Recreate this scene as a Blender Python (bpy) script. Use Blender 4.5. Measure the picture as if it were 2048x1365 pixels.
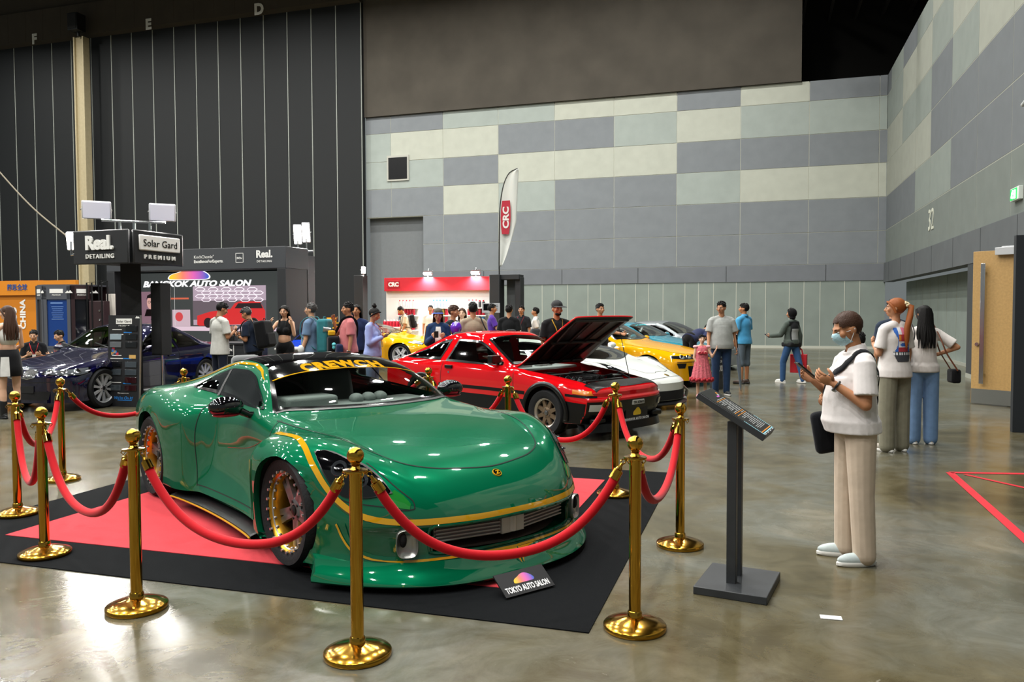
import bpy, bmesh, math, random
from math import sin, cos, pi, radians as rad, sqrt, atan2
from mathutils import Vector as V, Matrix as M4, Euler
from mathutils.bvhtree import BVHTree
import numpy as np
for _o in list(bpy.data.objects): bpy.data.objects.remove(_o)
S = bpy.context.scene
COL = S.collection
random.seed(7); RNG = np.random.default_rng(7)

# ------------------------------------------------------------------ camera
F, HC, PITCH, ROLL = 1593.0, 1.6, rad(2.28), rad(-0.2)
cd = bpy.data.cameras.new('camera'); cam = bpy.data.objects.new('camera', cd); COL.objects.link(cam)
cd.sensor_width = 36.0; cd.lens = F/2048*36.0; cd.clip_end = 300
CR = M4.Rotation(pi/2-PITCH, 3, 'X') @ M4.Rotation(ROLL, 3, 'Z')
cam.matrix_world = M4.Translation((0, 0, HC)) @ CR.to_4x4()
S.camera = cam
cd.dof.use_dof = False

# ------------------------------------------------------------------ world, exposure, hall lamps
AH = rad(17.4)                                   # hall axes: u = into the hall, v = to the right
def hall(u, v, z=0.0): return V((u*sin(AH)+v*cos(AH), u*cos(AH)-v*sin(AH), z))
W = bpy.data.worlds.new('world'); S.world = W; W.use_nodes = True
W.node_tree.nodes['Background'].inputs[0].default_value = (0.72, 0.80, 0.80, 1)
W.node_tree.nodes['Background'].inputs[1].default_value = 0.22
S.view_settings.view_transform = 'Standard'; S.view_settings.look = 'None'
S.view_settings.gamma = 1.0; S.view_settings.use_curve_mapping = False
S.view_settings.exposure = 0.0
try: S.cycles.use_denoising = True; S.cycles.use_light_tree = True; S.cycles.max_bounces = 7; S.cycles.caustics_reflective = False; S.cycles.caustics_refractive = False; S.cycles.sample_clamp_indirect = 6.0
except Exception: pass
def area(loc, size, power, color=(1,1,1), aim=None, shape='DISK', spread=180, name='hall_lamp'):
    l = bpy.data.lights.new(name, 'AREA'); l.shape = shape; l.size = size; l.energy = power; l.color = color; l.spread = rad(spread)
    o = bpy.data.objects.new(name, l); COL.objects.link(o); o.location = loc
    if aim is not None: o.rotation_euler = (V(aim)-V(loc)).to_track_quat('-Z', 'Y').to_euler()
    return o
LAMP_W = 455
for iu in range(7):
    for iv in range(8):
        u, v = -9+iu*6.2, -38.8+iv*5.5
        area(hall(u, v, 16.6), 0.6, LAMP_W, (1.0, 0.985, 0.94), spread=160)

# ------------------------------------------------------------------ pixel <-> place
def ray(px, py): return CR @ V(((px-1024)/F, -(py-682.5)/F, -1.0))
def G(px, py, z=0.0):
    d = ray(px, py); return V((0, 0, HC)) + d*((z-HC)/d.z)
def D(px, py, d):
    r = ray(px, py); return V((0, 0, HC)) + r*(d/r.y)
def wallz(py_px, d): return D(py_px[0], py_px[1], d).z

# ------------------------------------------------------------------ materials
def lin(h):
    h = h.lstrip('#'); c = [int(h[i:i+2], 16)/255 for i in (0, 2, 4)]
    return tuple((x/12.92 if x <= .04045 else ((x+.055)/1.055)**2.4) for x in c)+(1,)
MC = {}
def mat(name, col='#808080', rough=.5, metal=0., spec=.5, coat=0., emit=None, es=0., alpha=1., bump=0., bscale=200., var=0., vscale=8., trans=0., sheen=0., flake=0.):
    if name in MC: return MC[name]
    m = bpy.data.materials.new(name); m.use_nodes = True; nt = m.node_tree; b = nt.nodes['Principled BSDF']
    c = lin(col) if isinstance(col, str) else tuple(col)
    I = b.inputs
    I['Base Color'].default_value = c; I['Roughness'].default_value = rough; I['Metallic'].default_value = metal
    I['Specular IOR Level'].default_value = spec; I['Coat Weight'].default_value = coat; I['Coat Roughness'].default_value = .03
    I['Alpha'].default_value = alpha; I['Transmission Weight'].default_value = trans
    if sheen: I['Sheen Weight'].default_value = sheen; I['Sheen Roughness'].default_value = .4
    if emit: I['Emission Color'].default_value = lin(emit); I['Emission Strength'].default_value = es
    if var or bump or flake:
        tc = nt.nodes.new('ShaderNodeTexCoord')
    if var:
        n = nt.nodes.new('ShaderNodeTexNoise'); n.inputs['Scale'].default_value = vscale; n.inputs['Detail'].default_value = 5
        nt.links.new(tc.outputs['Object'], n.inputs['Vector'])
        r = nt.nodes.new('ShaderNodeMapRange'); r.inputs['From Min'].default_value = .3; r.inputs['From Max'].default_value = .7
        r.inputs['To Min'].default_value = 1-var; r.inputs['To Max'].default_value = 1+var
        nt.links.new(n.outputs['Fac'], r.inputs['Value'])
        mx = nt.nodes.new('ShaderNodeMix'); mx.data_type = 'RGBA'; mx.blend_type = 'MULTIPLY'; mx.inputs[0].default_value = 1
        mx.inputs[6].default_value = c; nt.links.new(r.outputs['Result'], mx.inputs[7]); nt.links.new(mx.outputs[2], I['Base Color'])
    if bump:
        n2 = nt.nodes.new('ShaderNodeTexNoise'); n2.inputs['Scale'].default_value = bscale; n2.inputs['Detail'].default_value = 3
        nt.links.new(tc.outputs['Object'], n2.inputs['Vector'])
        bp = nt.nodes.new('ShaderNodeBump'); bp.inputs['Strength'].default_value = bump; bp.inputs['Distance'].default_value = .02
        nt.links.new(n2.outputs['Fac'], bp.inputs['Height']); nt.links.new(bp.outputs['Normal'], I['Normal'])
    MC[name] = m; return m
def cloth(name, col, var=.08): return mat('cloth_'+name, col, rough=.9, spec=.2, bump=.16, bscale=11., var=var, vscale=14., sheen=.15)
def glassy(name, col, alpha=.35, rough=.02):
    """thin dark glazing: a see-through tint under a clear gloss"""
    if name in MC: return MC[name]
    m = bpy.data.materials.new(name); m.use_nodes = True; nt = m.node_tree
    for n in list(nt.nodes): nt.nodes.remove(n)
    out = nt.nodes.new('ShaderNodeOutputMaterial'); tr = nt.nodes.new('ShaderNodeBsdfTransparent'); gl = nt.nodes.new('ShaderNodeBsdfGlossy')
    fr = nt.nodes.new('ShaderNodeMath'); fr.operation = 'MULTIPLY_ADD'; pw5 = nt.nodes.new('ShaderNodeMath'); pw5.operation = 'POWER'; pw5.inputs[1].default_value = 4.; lw = nt.nodes.new('ShaderNodeLayerWeight'); lw.inputs[0].default_value = .5; mx = nt.nodes.new('ShaderNodeMixShader')
    tr.inputs[0].default_value = lin(col); gl.inputs['Roughness'].default_value = rough; gl.inputs[0].default_value = (1, 1, 1, 1)
    fr.inputs[1].default_value = .9; fr.inputs[2].default_value = .045; nt.links.new(lw.outputs['Facing'], pw5.inputs[0]); nt.links.new(pw5.outputs[0], fr.inputs[0])
    nt.links.new(fr.outputs[0], mx.inputs[0]); nt.links.new(tr.outputs[0], mx.inputs[1]); nt.links.new(gl.outputs[0], mx.inputs[2]); nt.links.new(mx.outputs[0], out.inputs[0])
    MC[name] = m; return m
def paint(name, col, rough=.28, coat=1., flake=.0, metal=0.):
    m = mat('paint_'+name, col, rough=rough, metal=metal, coat=coat, spec=.0); m.node_tree.nodes['Principled BSDF'].inputs['Coat IOR'].default_value = 1.75; return m

# ------------------------------------------------------------------ mesh building
def frame_from(d):
    d = V(d).normalized(); a = V((0, 0, 1)) if abs(d.z) < .95 else V((1, 0, 0))
    x = a.cross(d).normalized(); return x, d.cross(x), d
class MB:
    def __init__(s): s.v = []; s.f = []; s.m = []; s.T = M4.Identity(4)
    def add(s, vs, fs, mi=0):
        n = len(s.v); s.v += [tuple(s.T @ V(p)) for p in vs]; s.f += [tuple(i+n for i in f) for f in fs]
        s.m += [mi]*len(fs) if isinstance(mi, int) else list(mi); return s
    def box(s, c, d, rz=0, mi=0, R=None):
        hx, hy, hz = d[0]/2, d[1]/2, d[2]/2; R = R if R is not None else M4.Rotation(rz, 3, 'Z')
        vs = [V(c)+R @ V((x*hx, y*hy, z*hz)) for x in (-1, 1) for y in (-1, 1) for z in (-1, 1)]
        return s.add(vs, [(0, 1, 3, 2), (4, 6, 7, 5), (0, 4, 5, 1), (2, 3, 7, 6), (0, 2, 6, 4), (1, 5, 7, 3)], mi)
    def tube(s, pts, r, n=12, mi=0, cap=True, flat=1., up=None):
        P = [V(p) for p in pts]; k = len(P); R = r if hasattr(r, '__len__') else [r]*k; vs = []; px = None
        for i, p in enumerate(P):
            d = (P[min(i+1, k-1)]-P[max(i-1, 0)])
            if d.length < 1e-9: d = V((0, 0, 1))
            d.normalize()
            if px is None:
                px = frame_from(d)[0] if up is None else V(up).cross(d).normalized()
            else:
                px = (px - d*px.dot(d));
                px = px.normalized() if px.length > 1e-6 else frame_from(d)[0]
            py = d.cross(px)
            vs += [p + (px*cos(2*pi*j/n) + py*sin(2*pi*j/n)*flat)*R[i] for j in range(n)]
        fs = [(i*n+j, i*n+(j+1) % n, (i+1)*n+(j+1) % n, (i+1)*n+j) for i in range(k-1) for j in range(n)]
        if cap: fs += [tuple(range(n-1, -1, -1)), tuple((k-1)*n+j for j in range(n))]
        return s.add(vs, fs, mi)
    def cyl(s, a, b, r0, r1=None, n=20, mi=0, cap=True): return s.tube([a, b], [r0, r0 if r1 is None else r1], n, mi, cap)
    def lathe(s, prof, c=(0, 0, 0), axis=(0, 0, 1), n=32, mi=0, closed=False):
        """prof: (radius, height) pairs"""
        x, y, d = frame_from(axis); c = V(c); k = len(prof); vs = []
        for r, h in prof: vs += [c + d*h + (x*cos(2*pi*j/n)+y*sin(2*pi*j/n))*max(r, 1e-5) for j in range(n)]
        fs = [(i*n+j, i*n+(j+1) % n, (i+1)*n+(j+1) % n, (i+1)*n+j) for i in range(k-1) for j in range(n)]
        return s.add(vs, fs, mi)
    def ell(s, c, r, R=None, nu=20, nv=12, mi=0):
        r = r if hasattr(r, '__len__') else (r, r, r); R = R if R is not None else M4.Identity(3); c = V(c)
        vs = [c+R @ V((0, 0, r[2]))]
        for i in range(1, nv):
            t = pi*i/nv
            vs += [c+R @ V((r[0]*sin(t)*cos(2*pi*j/nu), r[1]*sin(t)*sin(2*pi*j/nu), r[2]*cos(t))) for j in range(nu)]
        vs.append(c-R @ V((0, 0, r[2]))); L = len(vs)-1
        fs = [(0, 1+j, 1+(j+1) % nu) for j in range(nu)]
        fs += [(1+i*nu+j, 1+(i+1)*nu+j, 1+(i+1)*nu+(j+1) % nu, 1+i*nu+(j+1) % nu) for i in range(nv-2) for j in range(nu)]
        fs += [(L, 1+(nv-2)*nu+(j+1) % nu, 1+(nv-2)*nu+j) for j in range(nu)]
        return s.add(vs, fs, mi)
    def cap(s, a, b, r0, r1, n=14, mi=0):
        """capsule: a round-ended limb from a to b"""
        a, b = V(a), V(b); d = b-a; L = d.length
        if L < 1e-5: return s.ell(a, r0, mi=mi)
        d = d/L; pts = []; rr = []
        for i in range(4):
            t = pi/2*(i+.15)/4; pts.append(a-d*r0*cos(t)); rr.append(r0*sin(t))
        for i in range(3): pts.append(a+d*L*i/2); rr.append(r0+(r1-r0)*i/2)
        for i in range(4):
            t = pi/2*(3-i+.15)/4; pts.append(b+d*r1*cos(t)); rr.append(r1*sin(t))
        return s.tube(pts, rr, n, mi)
    def prism(s, poly, fr, depth, mi=0, mside=None):
        """poly: 2-D outline; fr: (origin, x, y) frame; extruded along x*y by depth"""
        o, x, y = V(fr[0]), V(fr[1]), V(fr[2]); nrm = x.cross(y).normalized(); n = len(poly)
        vs = [o+x*p[0]+y*p[1] for p in poly]; vs += [p+nrm*depth for p in vs]
        fs = [tuple(range(n-1, -1, -1)), tuple(range(n, 2*n))]; ms = [mi, mi]
        fs += [(i, (i+1) % n, n+(i+1) % n, n+i) for i in range(n)]; ms += [mi if mside is None else mside]*n
        return s.add(vs, fs, ms)
    def grid(s, P, mi=0, flip=False):
        """P: rows of points"""
        nr, nc = len(P), len(P[0]); vs = [p for row in P for p in row]
        fs = [((i*nc+j), (i*nc+j+1), ((i+1)*nc+j+1), ((i+1)*nc+j)) for i in range(nr-1) for j in range(nc-1)]
        if flip: fs = [f[::-1] for f in fs]
        return s.add(vs, fs, mi)
    def build(s, name, mats, parent=None, smooth=40, bevel=0., bseg=2, norm=False, loc=None):
        me = bpy.data.meshes.new(name); me.from_pydata(s.v, [], s.f); me.update()
        mats = mats if isinstance(mats, (list, tuple)) else [mats]
        for m in mats: me.materials.append(m)
        if len(mats) > 1: me.polygons.foreach_set('material_index', s.m)
        if norm:
            bm = bmesh.new(); bm.from_mesh(me); bmesh.ops.remove_doubles(bm, verts=bm.verts, dist=1e-5); bmesh.ops.recalc_face_normals(bm, faces=bm.faces); bm.to_mesh(me); bm.free()
        if smooth:
            me.polygons.foreach_set('use_smooth', [True]*len(me.polygons)); me.set_sharp_from_angle(angle=rad(smooth))
        o = bpy.data.objects.new(name, me); COL.objects.link(o)
        if parent is not None: o.parent = parent
        if loc is not None: o.location = loc
        if bevel:
            bv = o.modifiers.new('bevel', 'BEVEL'); bv.width = bevel; bv.segments = bseg; bv.limit_method = 'ANGLE'; bv.angle_limit = rad(35)
        return o
def empty(name, loc=(0, 0, 0), rz=0.):
    o = bpy.data.objects.new(name, None); COL.objects.link(o); o.location = loc; o.rotation_euler = (0, 0, rz); o.empty_display_size = .1; return o
def tag(o, label, cat, group=None):
    o['label'] = label; o['category'] = cat
    if group: o['group'] = group
    return o
def thing(name, label, cat, loc=(0, 0, 0), rz=0., group=None): return tag(empty(name, loc, rz), label, cat, group)
def struct(o): o['kind'] = 'structure'; return o
def copy_tree(o, parent=None):
    c = o.copy(); COL.objects.link(c)
    if parent is not None: c.parent = parent
    for ch in list(o.children): copy_tree(ch, c)
    return c
def text_mb(mb, txt, fr, h, mi=0, depth=.004, bold=0., shear=0., sx=1., space=1., align='CENTER'):
    """lettering as solid shapes: fr = (origin, right, up) ; h = cap height"""
    cu = bpy.data.curves.new('t', 'FONT'); cu.body = txt; cu.size = 1.; cu.offset = bold; cu.shear = shear; cu.align_x = align; cu.space_character = space
    cu.resolution_u = 3
    ob = bpy.data.objects.new('t', cu); me = ob.to_mesh()
    o, x, y = V(fr[0]), V(fr[1]).normalized(), V(fr[2]).normalized(); n = x.cross(y); k = h/.72
    vs = [v.co.copy() for v in me.vertices]; fs = [tuple(p.vertices) for p in me.polygons]
    base = [o + x*(p.x*k*sx) + y*(p.y*k) for p in vs]
    ed = {}
    for f in fs:
        for i in range(len(f)):
            e = (f[i], f[(i+1) % len(f)]); ed[e] = ed.get(e, 0)+1
    sides = [(a, b) for (a, b) in ed if (b, a) not in ed]
    N = len(base)
    mb.add([p+n*depth for p in base] + base, fs + [(b, a, a+N, b+N) for a, b in sides], mi)
    ob.to_mesh_clear(); bpy.data.objects.remove(ob); bpy.data.curves.remove(cu)
    return mb
def pl(pts, x):
    """piecewise monotone cubic through (x, value) pairs"""
    xs = np.array([p[0] for p in pts], float); ys = np.array([p[1] for p in pts], float)
    return pchip(xs, ys, np.asarray(x, float))
def pchip(xs, ys, x):
    h = np.diff(xs); sh = (len(h),)+(1,)*(ys.ndim-1); d = np.diff(ys, axis=0)/h.reshape(sh); m = np.zeros_like(ys)
    if len(xs) > 2:
        w1 = (2*h[1:]+h[:-1]).reshape((-1,)+(1,)*(ys.ndim-1)); w2 = (h[1:]+2*h[:-1]).reshape((-1,)+(1,)*(ys.ndim-1))
        ok = d[1:]*d[:-1] > 0
        with np.errstate(divide='ignore', invalid='ignore'):
            hm = (w1+w2)/(w1/d[:-1]+w2/d[1:])
        m[1:-1] = np.where(ok, np.nan_to_num(hm), 0)
    m[0] = d[0]; m[-1] = d[-1]
    x = np.clip(x, xs[0], xs[-1]); i = np.clip(np.searchsorted(xs, x, side='right')-1, 0, len(xs)-2)
    t = (x-xs[i])/h[i]; ex = (Ellipsis,)+(None,)*(ys.ndim-1); t_ = t[ex] if ys.ndim > 1 else t; hh = h[i][ex] if ys.ndim > 1 else h[i]
    return ((2*t_**3-3*t_**2+1)*ys[i] + (t_**3-2*t_**2+t_)*hh*m[i] + (-2*t_**3+3*t_**2)*ys[i+1] + (t_**3-t_**2)*hh*m[i+1])
# ================================================================== the hall
def floor_mat():
    m = bpy.data.materials.new('polished_concrete'); m.use_nodes = True; nt = m.node_tree; b = nt.nodes['Principled BSDF']; L = nt.links.new
    tc = nt.nodes.new('ShaderNodeTexCoord')
    def noise(sc, det=6, dist=0., rough=.6):
        n = nt.nodes.new('ShaderNodeTexNoise'); n.inputs['Scale'].default_value = sc; n.inputs['Detail'].default_value = det; n.inputs['Distortion'].default_value = dist; n.inputs['Roughness'].default_value = rough
        L(tc.outputs['Object'], n.inputs['Vector']); return n
    n1, n2, n3 = noise(.55, 7, .6), noise(2.6, 8, 1.0, .7), noise(17, 4)
    r1 = nt.nodes.new('ShaderNodeValToRGB'); e = r1.color_ramp.elements
    e[0].position = .30; e[0].color = lin('#433d2c'); e[1].position = .70; e[1].color = lin('#7c7667')
    x = e.new(.45); x.color = lin('#5d5640'); x = e.new(.58); x.color = lin('#63635a')
    L(n1.outputs['Fac'], r1.inputs['Fac'])
    r2 = nt.nodes.new('ShaderNodeValToRGB'); e = r2.color_ramp.elements
    e[0].position = .35; e[0].color = (.60, .56, .44, 1); e[1].position = .66; e[1].color = (1.12, 1.12, 1.12, 1)
    L(n2.outputs['Fac'], r2.inputs['Fac'])
    mx = nt.nodes.new('ShaderNodeMix'); mx.data_type = 'RGBA'; mx.blend_type = 'MULTIPLY'; mx.inputs[0].default_value = .8
    L(r1.outputs[0], mx.inputs[6]); L(r2.outputs[0], mx.inputs[7])
    # pale scratches and chips
    n4 = noise(3.3, 9, 2.5, .75); r4 = nt.nodes.new('ShaderNodeValToRGB'); e = r4.color_ramp.elements
    e[0].position = .66; e[0].color = (0, 0, 0, 1); e[1].position = .74; e[1].color = (.5, .5, .5, 1); L(n4.outputs['Fac'], r4.inputs['Fac'])
    mx2 = nt.nodes.new('ShaderNodeMix'); mx2.data_type = 'RGBA'; mx2.inputs[7].default_value = lin('#b9b5a6')
    L(r4.outputs[0], mx2.inputs[0]); L(mx.outputs[2], mx2.inputs[6]); L(mx2.outputs[2], b.inputs['Base Color'])
    rr = nt.nodes.new('ShaderNodeMapRange'); rr.inputs['To Min'].default_value = .13; rr.inputs['To Max'].default_value = .27
    L(n2.outputs['Fac'], rr.inputs['Value']); L(rr.outputs[0], b.inputs['Roughness'])
    b.inputs['Specular IOR Level'].default_value = .62
    bp = nt.nodes.new('ShaderNodeBump'); bp.inputs['Strength'].default_value = .05; bp.inputs['Distance'].default_value = .01
    L(n3.outputs['Fac'], bp.inputs['Height']); L(bp.outputs[0], b.inputs['Normal'])
    return m
UB, VR, VL = 33.8, 4.55, -46.0
ZT = 10.55
def hq(mb, u0, v0, z0, u1, v1, z1, mi=0):          # box in hall axes
    c = hall((u0+u1)/2, (v0+v1)/2, (z0+z1)/2); return mb.box(c, (abs(v1-v0), abs(u1-u0), abs(z1-z0)), -AH, mi)
fl = MB(); hq(fl, -16, VL, -.2, UB+.4, VR+3.5, 0); struct(fl.build('floor', floor_mat()))
ce = MB(); hq(ce, -16, VL, 19.5, UB+9, VR+9, 19.8); struct(ce.build('ceiling', mat('ceiling_dark', '#16161a', .9)))

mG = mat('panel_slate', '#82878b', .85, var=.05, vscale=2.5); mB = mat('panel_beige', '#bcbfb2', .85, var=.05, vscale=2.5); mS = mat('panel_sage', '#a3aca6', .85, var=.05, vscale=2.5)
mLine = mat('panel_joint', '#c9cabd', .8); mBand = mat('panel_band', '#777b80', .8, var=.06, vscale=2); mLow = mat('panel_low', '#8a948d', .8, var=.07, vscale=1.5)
mDark = mat('partition_black', '#0c1012', .7, var=.06, vscale=3); mBrown = mat('plaster_brown', '#4f4a42', .95, var=.16, vscale=.8, bump=.5, bscale=1.2)
mRec = mat('recess_grey', '#75797b', .85, var=.04); mTrimL = mat('joint_pale', '#9a9f98', .7)
# back wall: coloured acoustic panels in rows between z 3.34 and 10.55
wb = MB(); mats = [mG, mB, mS, mLine, mBand, mLow, mRec, mat('frame_dark', '#3a3d3f', .7)]
vs = [-17.72, -16.43, -13.83, -11.2, -8.62, -6.03, -3.41, -.87, 1.73, 4.27, VR]
zs = [10.55, 9.76, 8.46, 7.2, 5.9, 4.6, 3.34]
pat = ['GGSSBBGBGG', 'SBBGGSBSSS', 'SSGBBBGGGG', 'GGBSGGSBBB', 'GGGGGGGGGG', 'GGGGGGGGGG']
for r in range(6):
    for c in range(10):
        v0, v1, z1, z0 = vs[c], vs[c+1], zs[r], zs[r+1]
        if r >= 4 and v0 < -14.8:
            if v1 <= -14.85: continue
            v0 = -14.85
        hq(wb, UB, v0+.012, z0+.012, UB+.3, v1-.012, z1-.012, 'GBS'.index(pat[r][c]))
for r in range(6): hq(wb, UB+.015, -17.72 if r < 4 else -14.85, zs[r+1]-.013, UB+.3, VR, zs[r+1]+.013, 3)
for c in range(1, 10): hq(wb, UB+.015, vs[c]-.014, 3.34 if vs[c] > -14.9 else 5.9, UB+.3, vs[c]+.014, 10.5, 3)
hq(wb, UB+.35, -17.72, 0, UB+.6, -14.85, 5.9, 6)                                  # recessed bay behind the stand
hq(wb, UB-.03, -14.85, 2.68, UB+.3, VR, 3.33, 4)
for v in (-11.9, -8.3, -5.0, -1.4, 2.4): hq(wb, UB-.034, v-.012, 2.69, UB, v+.012, 3.32, 7)
hq(wb, UB, -14.85, 0, UB+.3, VR, 2.68, 5)
for k in range(9):                                                               # door leaves below: pale paired joints
    v0 = -14.2+k*2.05
    for dv in (0, .9, 1.45): hq(wb, UB-.006, v0+dv-.011, .1, UB+.01, v0+dv+.011, 2.67, 3)
hq(wb, UB-.02, -14.85, 0, UB, VR, .1, 3)
struct(wb.build('wall_back', mats, smooth=0))
up = MB(); hq(up, UB-.12, -17.72, ZT, UB+.4, 1.42, 17.6); struct(up.build('wall_upper', mBrown))
vd = MB(); hq(vd, UB+5, 1.0, ZT-1, UB+5.2, VR+9, 19.5); hq(vd, UB+.3, 1.2, ZT, UB+5, 1.42, 19.5); hq(vd, UB+5, VR+6, ZT-1, 4, VR+6.2, 19.5); hq(vd, UB, VR, ZT-.1, UB+5, VR+9, ZT-.02)
for k in range(6): hq(vd, UB+.4, 1.6+k*1.1, 14.4, UB+5, 1.7+k*1.1, 14.6, 1); hq(vd, UB-6, 1.5, 13.2+k*.9, UB-5.8, VR+6, 13.4+k*.9, 1)
struct(vd.build('trim_2', [mat('void_black', '#15130f', .9), mat('truss_dark', '#2c2720', .8)], smooth=0))
# right wall
wr = MB(); us = [UB, 32.9, 30.3, 27.75, 25.4, 22.8, 20.2, 17.6, 15.0, 12.4, 9.8, 7.2, 4.6, 2.0, -.6]
patr = ['GSGSBGSBGSBGSB', 'SSBBSBGSBSGBSG', 'BBSSGSBBSGBBSG', 'BBBBGGGGSBGBSG', 'GGGSSGGGSSGSGS', 'SSSSSSSSSSSSSS']
mSd = mat('panel_greygreen', '#6d746f', .85, var=.06, vscale=2)  # grey-green of the lowest panel row
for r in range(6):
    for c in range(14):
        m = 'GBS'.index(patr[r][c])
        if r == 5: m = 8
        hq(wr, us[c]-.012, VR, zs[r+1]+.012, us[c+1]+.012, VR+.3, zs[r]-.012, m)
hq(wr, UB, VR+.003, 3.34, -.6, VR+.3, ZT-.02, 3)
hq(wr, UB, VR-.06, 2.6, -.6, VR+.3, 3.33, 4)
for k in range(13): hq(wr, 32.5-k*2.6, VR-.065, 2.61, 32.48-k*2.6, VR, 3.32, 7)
hq(wr, UB, VR+.75, 0, 20.6, VR+.9, 2.6, 5)
hq(wr, UB, VR+.74, 0, 20.6, VR+.76, .09, 3)
for k in range(10): hq(wr, 33-k*1.25, VR+.745, .1, 32.985-k*1.25, VR+.76, 2.6, 3)
hq(wr, 20.6, VR-.05, 0, 17.35, VR+.9, 2.6, 7)
hq(wr, 20.6, VR-.06, 0, 17.35, VR, .1, 3)
hq(wr, 15.1, VR-.05, 0, -.6, VR+.9, 2.6, 7)
hq(wr, 17.35, VR+.5, 0, 15.1, VR+.6, 2.6, 7)                                       # dark passage behind the door
struct(wr.build('wall_right', [mat('slate_shaded', '#666b6e', .85, var=.05, vscale=2.5), mat('beige_shaded', '#93968b', .85, var=.05, vscale=2.5), mat('sage_shaded', '#7f8781', .85, var=.05, vscale=2.5), mat('joint_shaded', '#9a9c90', .8), mat('band_shaded', '#575b5d', .8, var=.06, vscale=2), mLow, mRec, mats[7], mSd], smooth=0))  # darkened copies of the back-wall colours; this wall's dimmer light is painted in
# dark operable partition on the left, with its beam
UP = UB-.3; pw = MB(); hq(pw, UP, VL, 0, UP+.25, -17.72, 15.76, 0)
for k in range(23): v = -17.75-1.3*k; hq(pw, UP-.02, v-.02, 0, UP, v+.02, 15.75, 1)
struct(pw.build('wall_left', [mDark, mTrimL], smooth=0))
bm_ = MB(); hq(bm_, UP-.5, VL, 15.76, UP+.2, -17.72, 17.35, 0)
for k in range(24):
    hq(bm_, UP-.505, -18.3-1.18*k, 15.8, UP-.5, -18.28-1.18*k, 17.35, 1)
hq(bm_, UP-.3, VL, 17.35, UP+.2, -17.72, 19, 0)
struct(bm_.build('wall_beam', [mat('beam_brown', '#40392f', .9, var=.1, vscale=1), mat('beam_joint', '#3f382f', .9)], smooth=0))
def letter(name, txt, o, r, u, h, label, cat, m=None, bold=.03, sx=1.):
    mb = MB(); text_mb(mb, txt, (o, r, u), h, 0, .012, bold, 0, sx); return tag(mb.build(name, m or mat('letter_white', '#d8d8d2', .7), smooth=0), label, cat)
hr, hu = hall(0, 1)-hall(0, 0), V((0, 0, 1)); hf = hall(1, 0)-hall(0, 0)
for t, px, py, lab in (('F', 69, 87, 'white letter F on the brown beam above the black partition'), ('E', 297, 58, 'white letter E on the brown beam right of the pale column'), ('D', 518, 28, 'white letter D on the brown beam, highest of the three letters')):
    d = ray(px, py); k = (UP-.52)/(d.x*sin(AH)+d.y*cos(AH)); p = V((0, 0, HC))+d*k
    letter('bay_letter', t, p, hr, hu, .5, lab, 'wall letter', bold=.05)
d = ray(1862, 460); k = (VR-.001)/(d.x*cos(AH)-d.y*sin(AH)); letter('wall_number', '32', V((0, 0, HC))+d*k, hf*-1, hu, .62, 'pale stencilled number 32 on the right wall', 'wall number', mat('stencil', '#c4c6b6', .8), .0, .95)
# pale column against the partition
CUV = (UP-.72, -33.2)
t = thing('service_column', 'tall pale yellow column in front of the black partition', 'column', hall(CUV[0], CUV[1]), -AH)
b = MB(); mcol = mat('column_cream', '#b3a685', .7, var=.06)
b.box((0, 0, 7.75), (.62, .3, 15.5)); b.box((-.28, -.2, 7.75), (.08, .12, 15.5)); b.box((.28, -.2, 7.75), (.08, .12, 15.5)); b.build('shaft', mcol, t)
b = MB(); b.box((0, 0, .1), (.8, .6, .2)); b.build('foot', mcol, t, bevel=.01)
t = thing('loudspeaker', 'black box loudspeaker mounted at the top of the pale column', 'speaker', hall(CUV[0]-.32, CUV[1]+.1, 15.5), -AH)
b = MB(); b.box((0, -.1, .62), (.62, .55, .85)); b.build('cabinet', mat('black_plastic', '#101113', .5), t, bevel=.02)
b = MB(); b.box((0, -.39, .62), (.5, .03, .7)); b.build('grille', mat('grille_black', '#1b1c1e', .8, bump=.5, bscale=300), t)
b = MB(); b.cyl((0, 0, -.02), (0, 0, .22), .07); b.box((0, 0, .2), (.5, .1, .04)); b.build('bracket', MC['black_plastic'], t)
# small opening high on the back wall
w = MB(); cu, cv, cz = UB, -16.05, 8.3
hq(w, UB-.05, -16.62, 7.55, UB-.01, -15.52, 8.72, 0); hq(w, UB-.062, -16.54, 7.63, UB-.04, -15.6, 8.62, 1)
o = struct(w.build('window_1', [mat('window_frame', '#b8b8ae', .7), mat('window_black', '#070709', .25)], smooth=0))
# oak door, half open, with its long handle
dh = G(1985, 812); de = G(1941, 808); dv_ = (dh-de); dlen = dv_.length
dr = thing('door_1', 'tall oak double-height door standing open in the right wall', 'door', de, atan2(dv_.y, dv_.x)); dr['kind'] = 'structure'
ZD = D(1943, 504, de.y).z; LD = 1.05
oak = mat('oak_veneer', '#b08d57', .45, var=.10, vscale=30.)
b = MB(); b.box((LD/2, .022, ZD/2+.01), (LD, .044, ZD-.02)); b.build('door_leaf', oak, dr, bevel=.003)
b = MB(); b.box((LD/2, -.006, .14), (LD-.02, .006, .24)); b.build('kick_plate', mat('brushed_steel', '#8f938f', .35, metal=.9), dr)
b = MB(); b.box((.19, -.07, ZD*.53), (.07, .02, ZD*.78)); b.box((.19, -.035, ZD*.2), (.03, .06, .03)); b.box((.19, -.035, ZD*.86), (.03, .06, .03)); b.build('handle', mat('polished_steel', '#c9cbcc', .2, metal=1), dr, bevel=.004)
b = MB(); b.cyl((.09, .0, ZD*.395), (.09, -.03, ZD*.395), .03); b.build('lock', MC['polished_steel'], dr)
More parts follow.
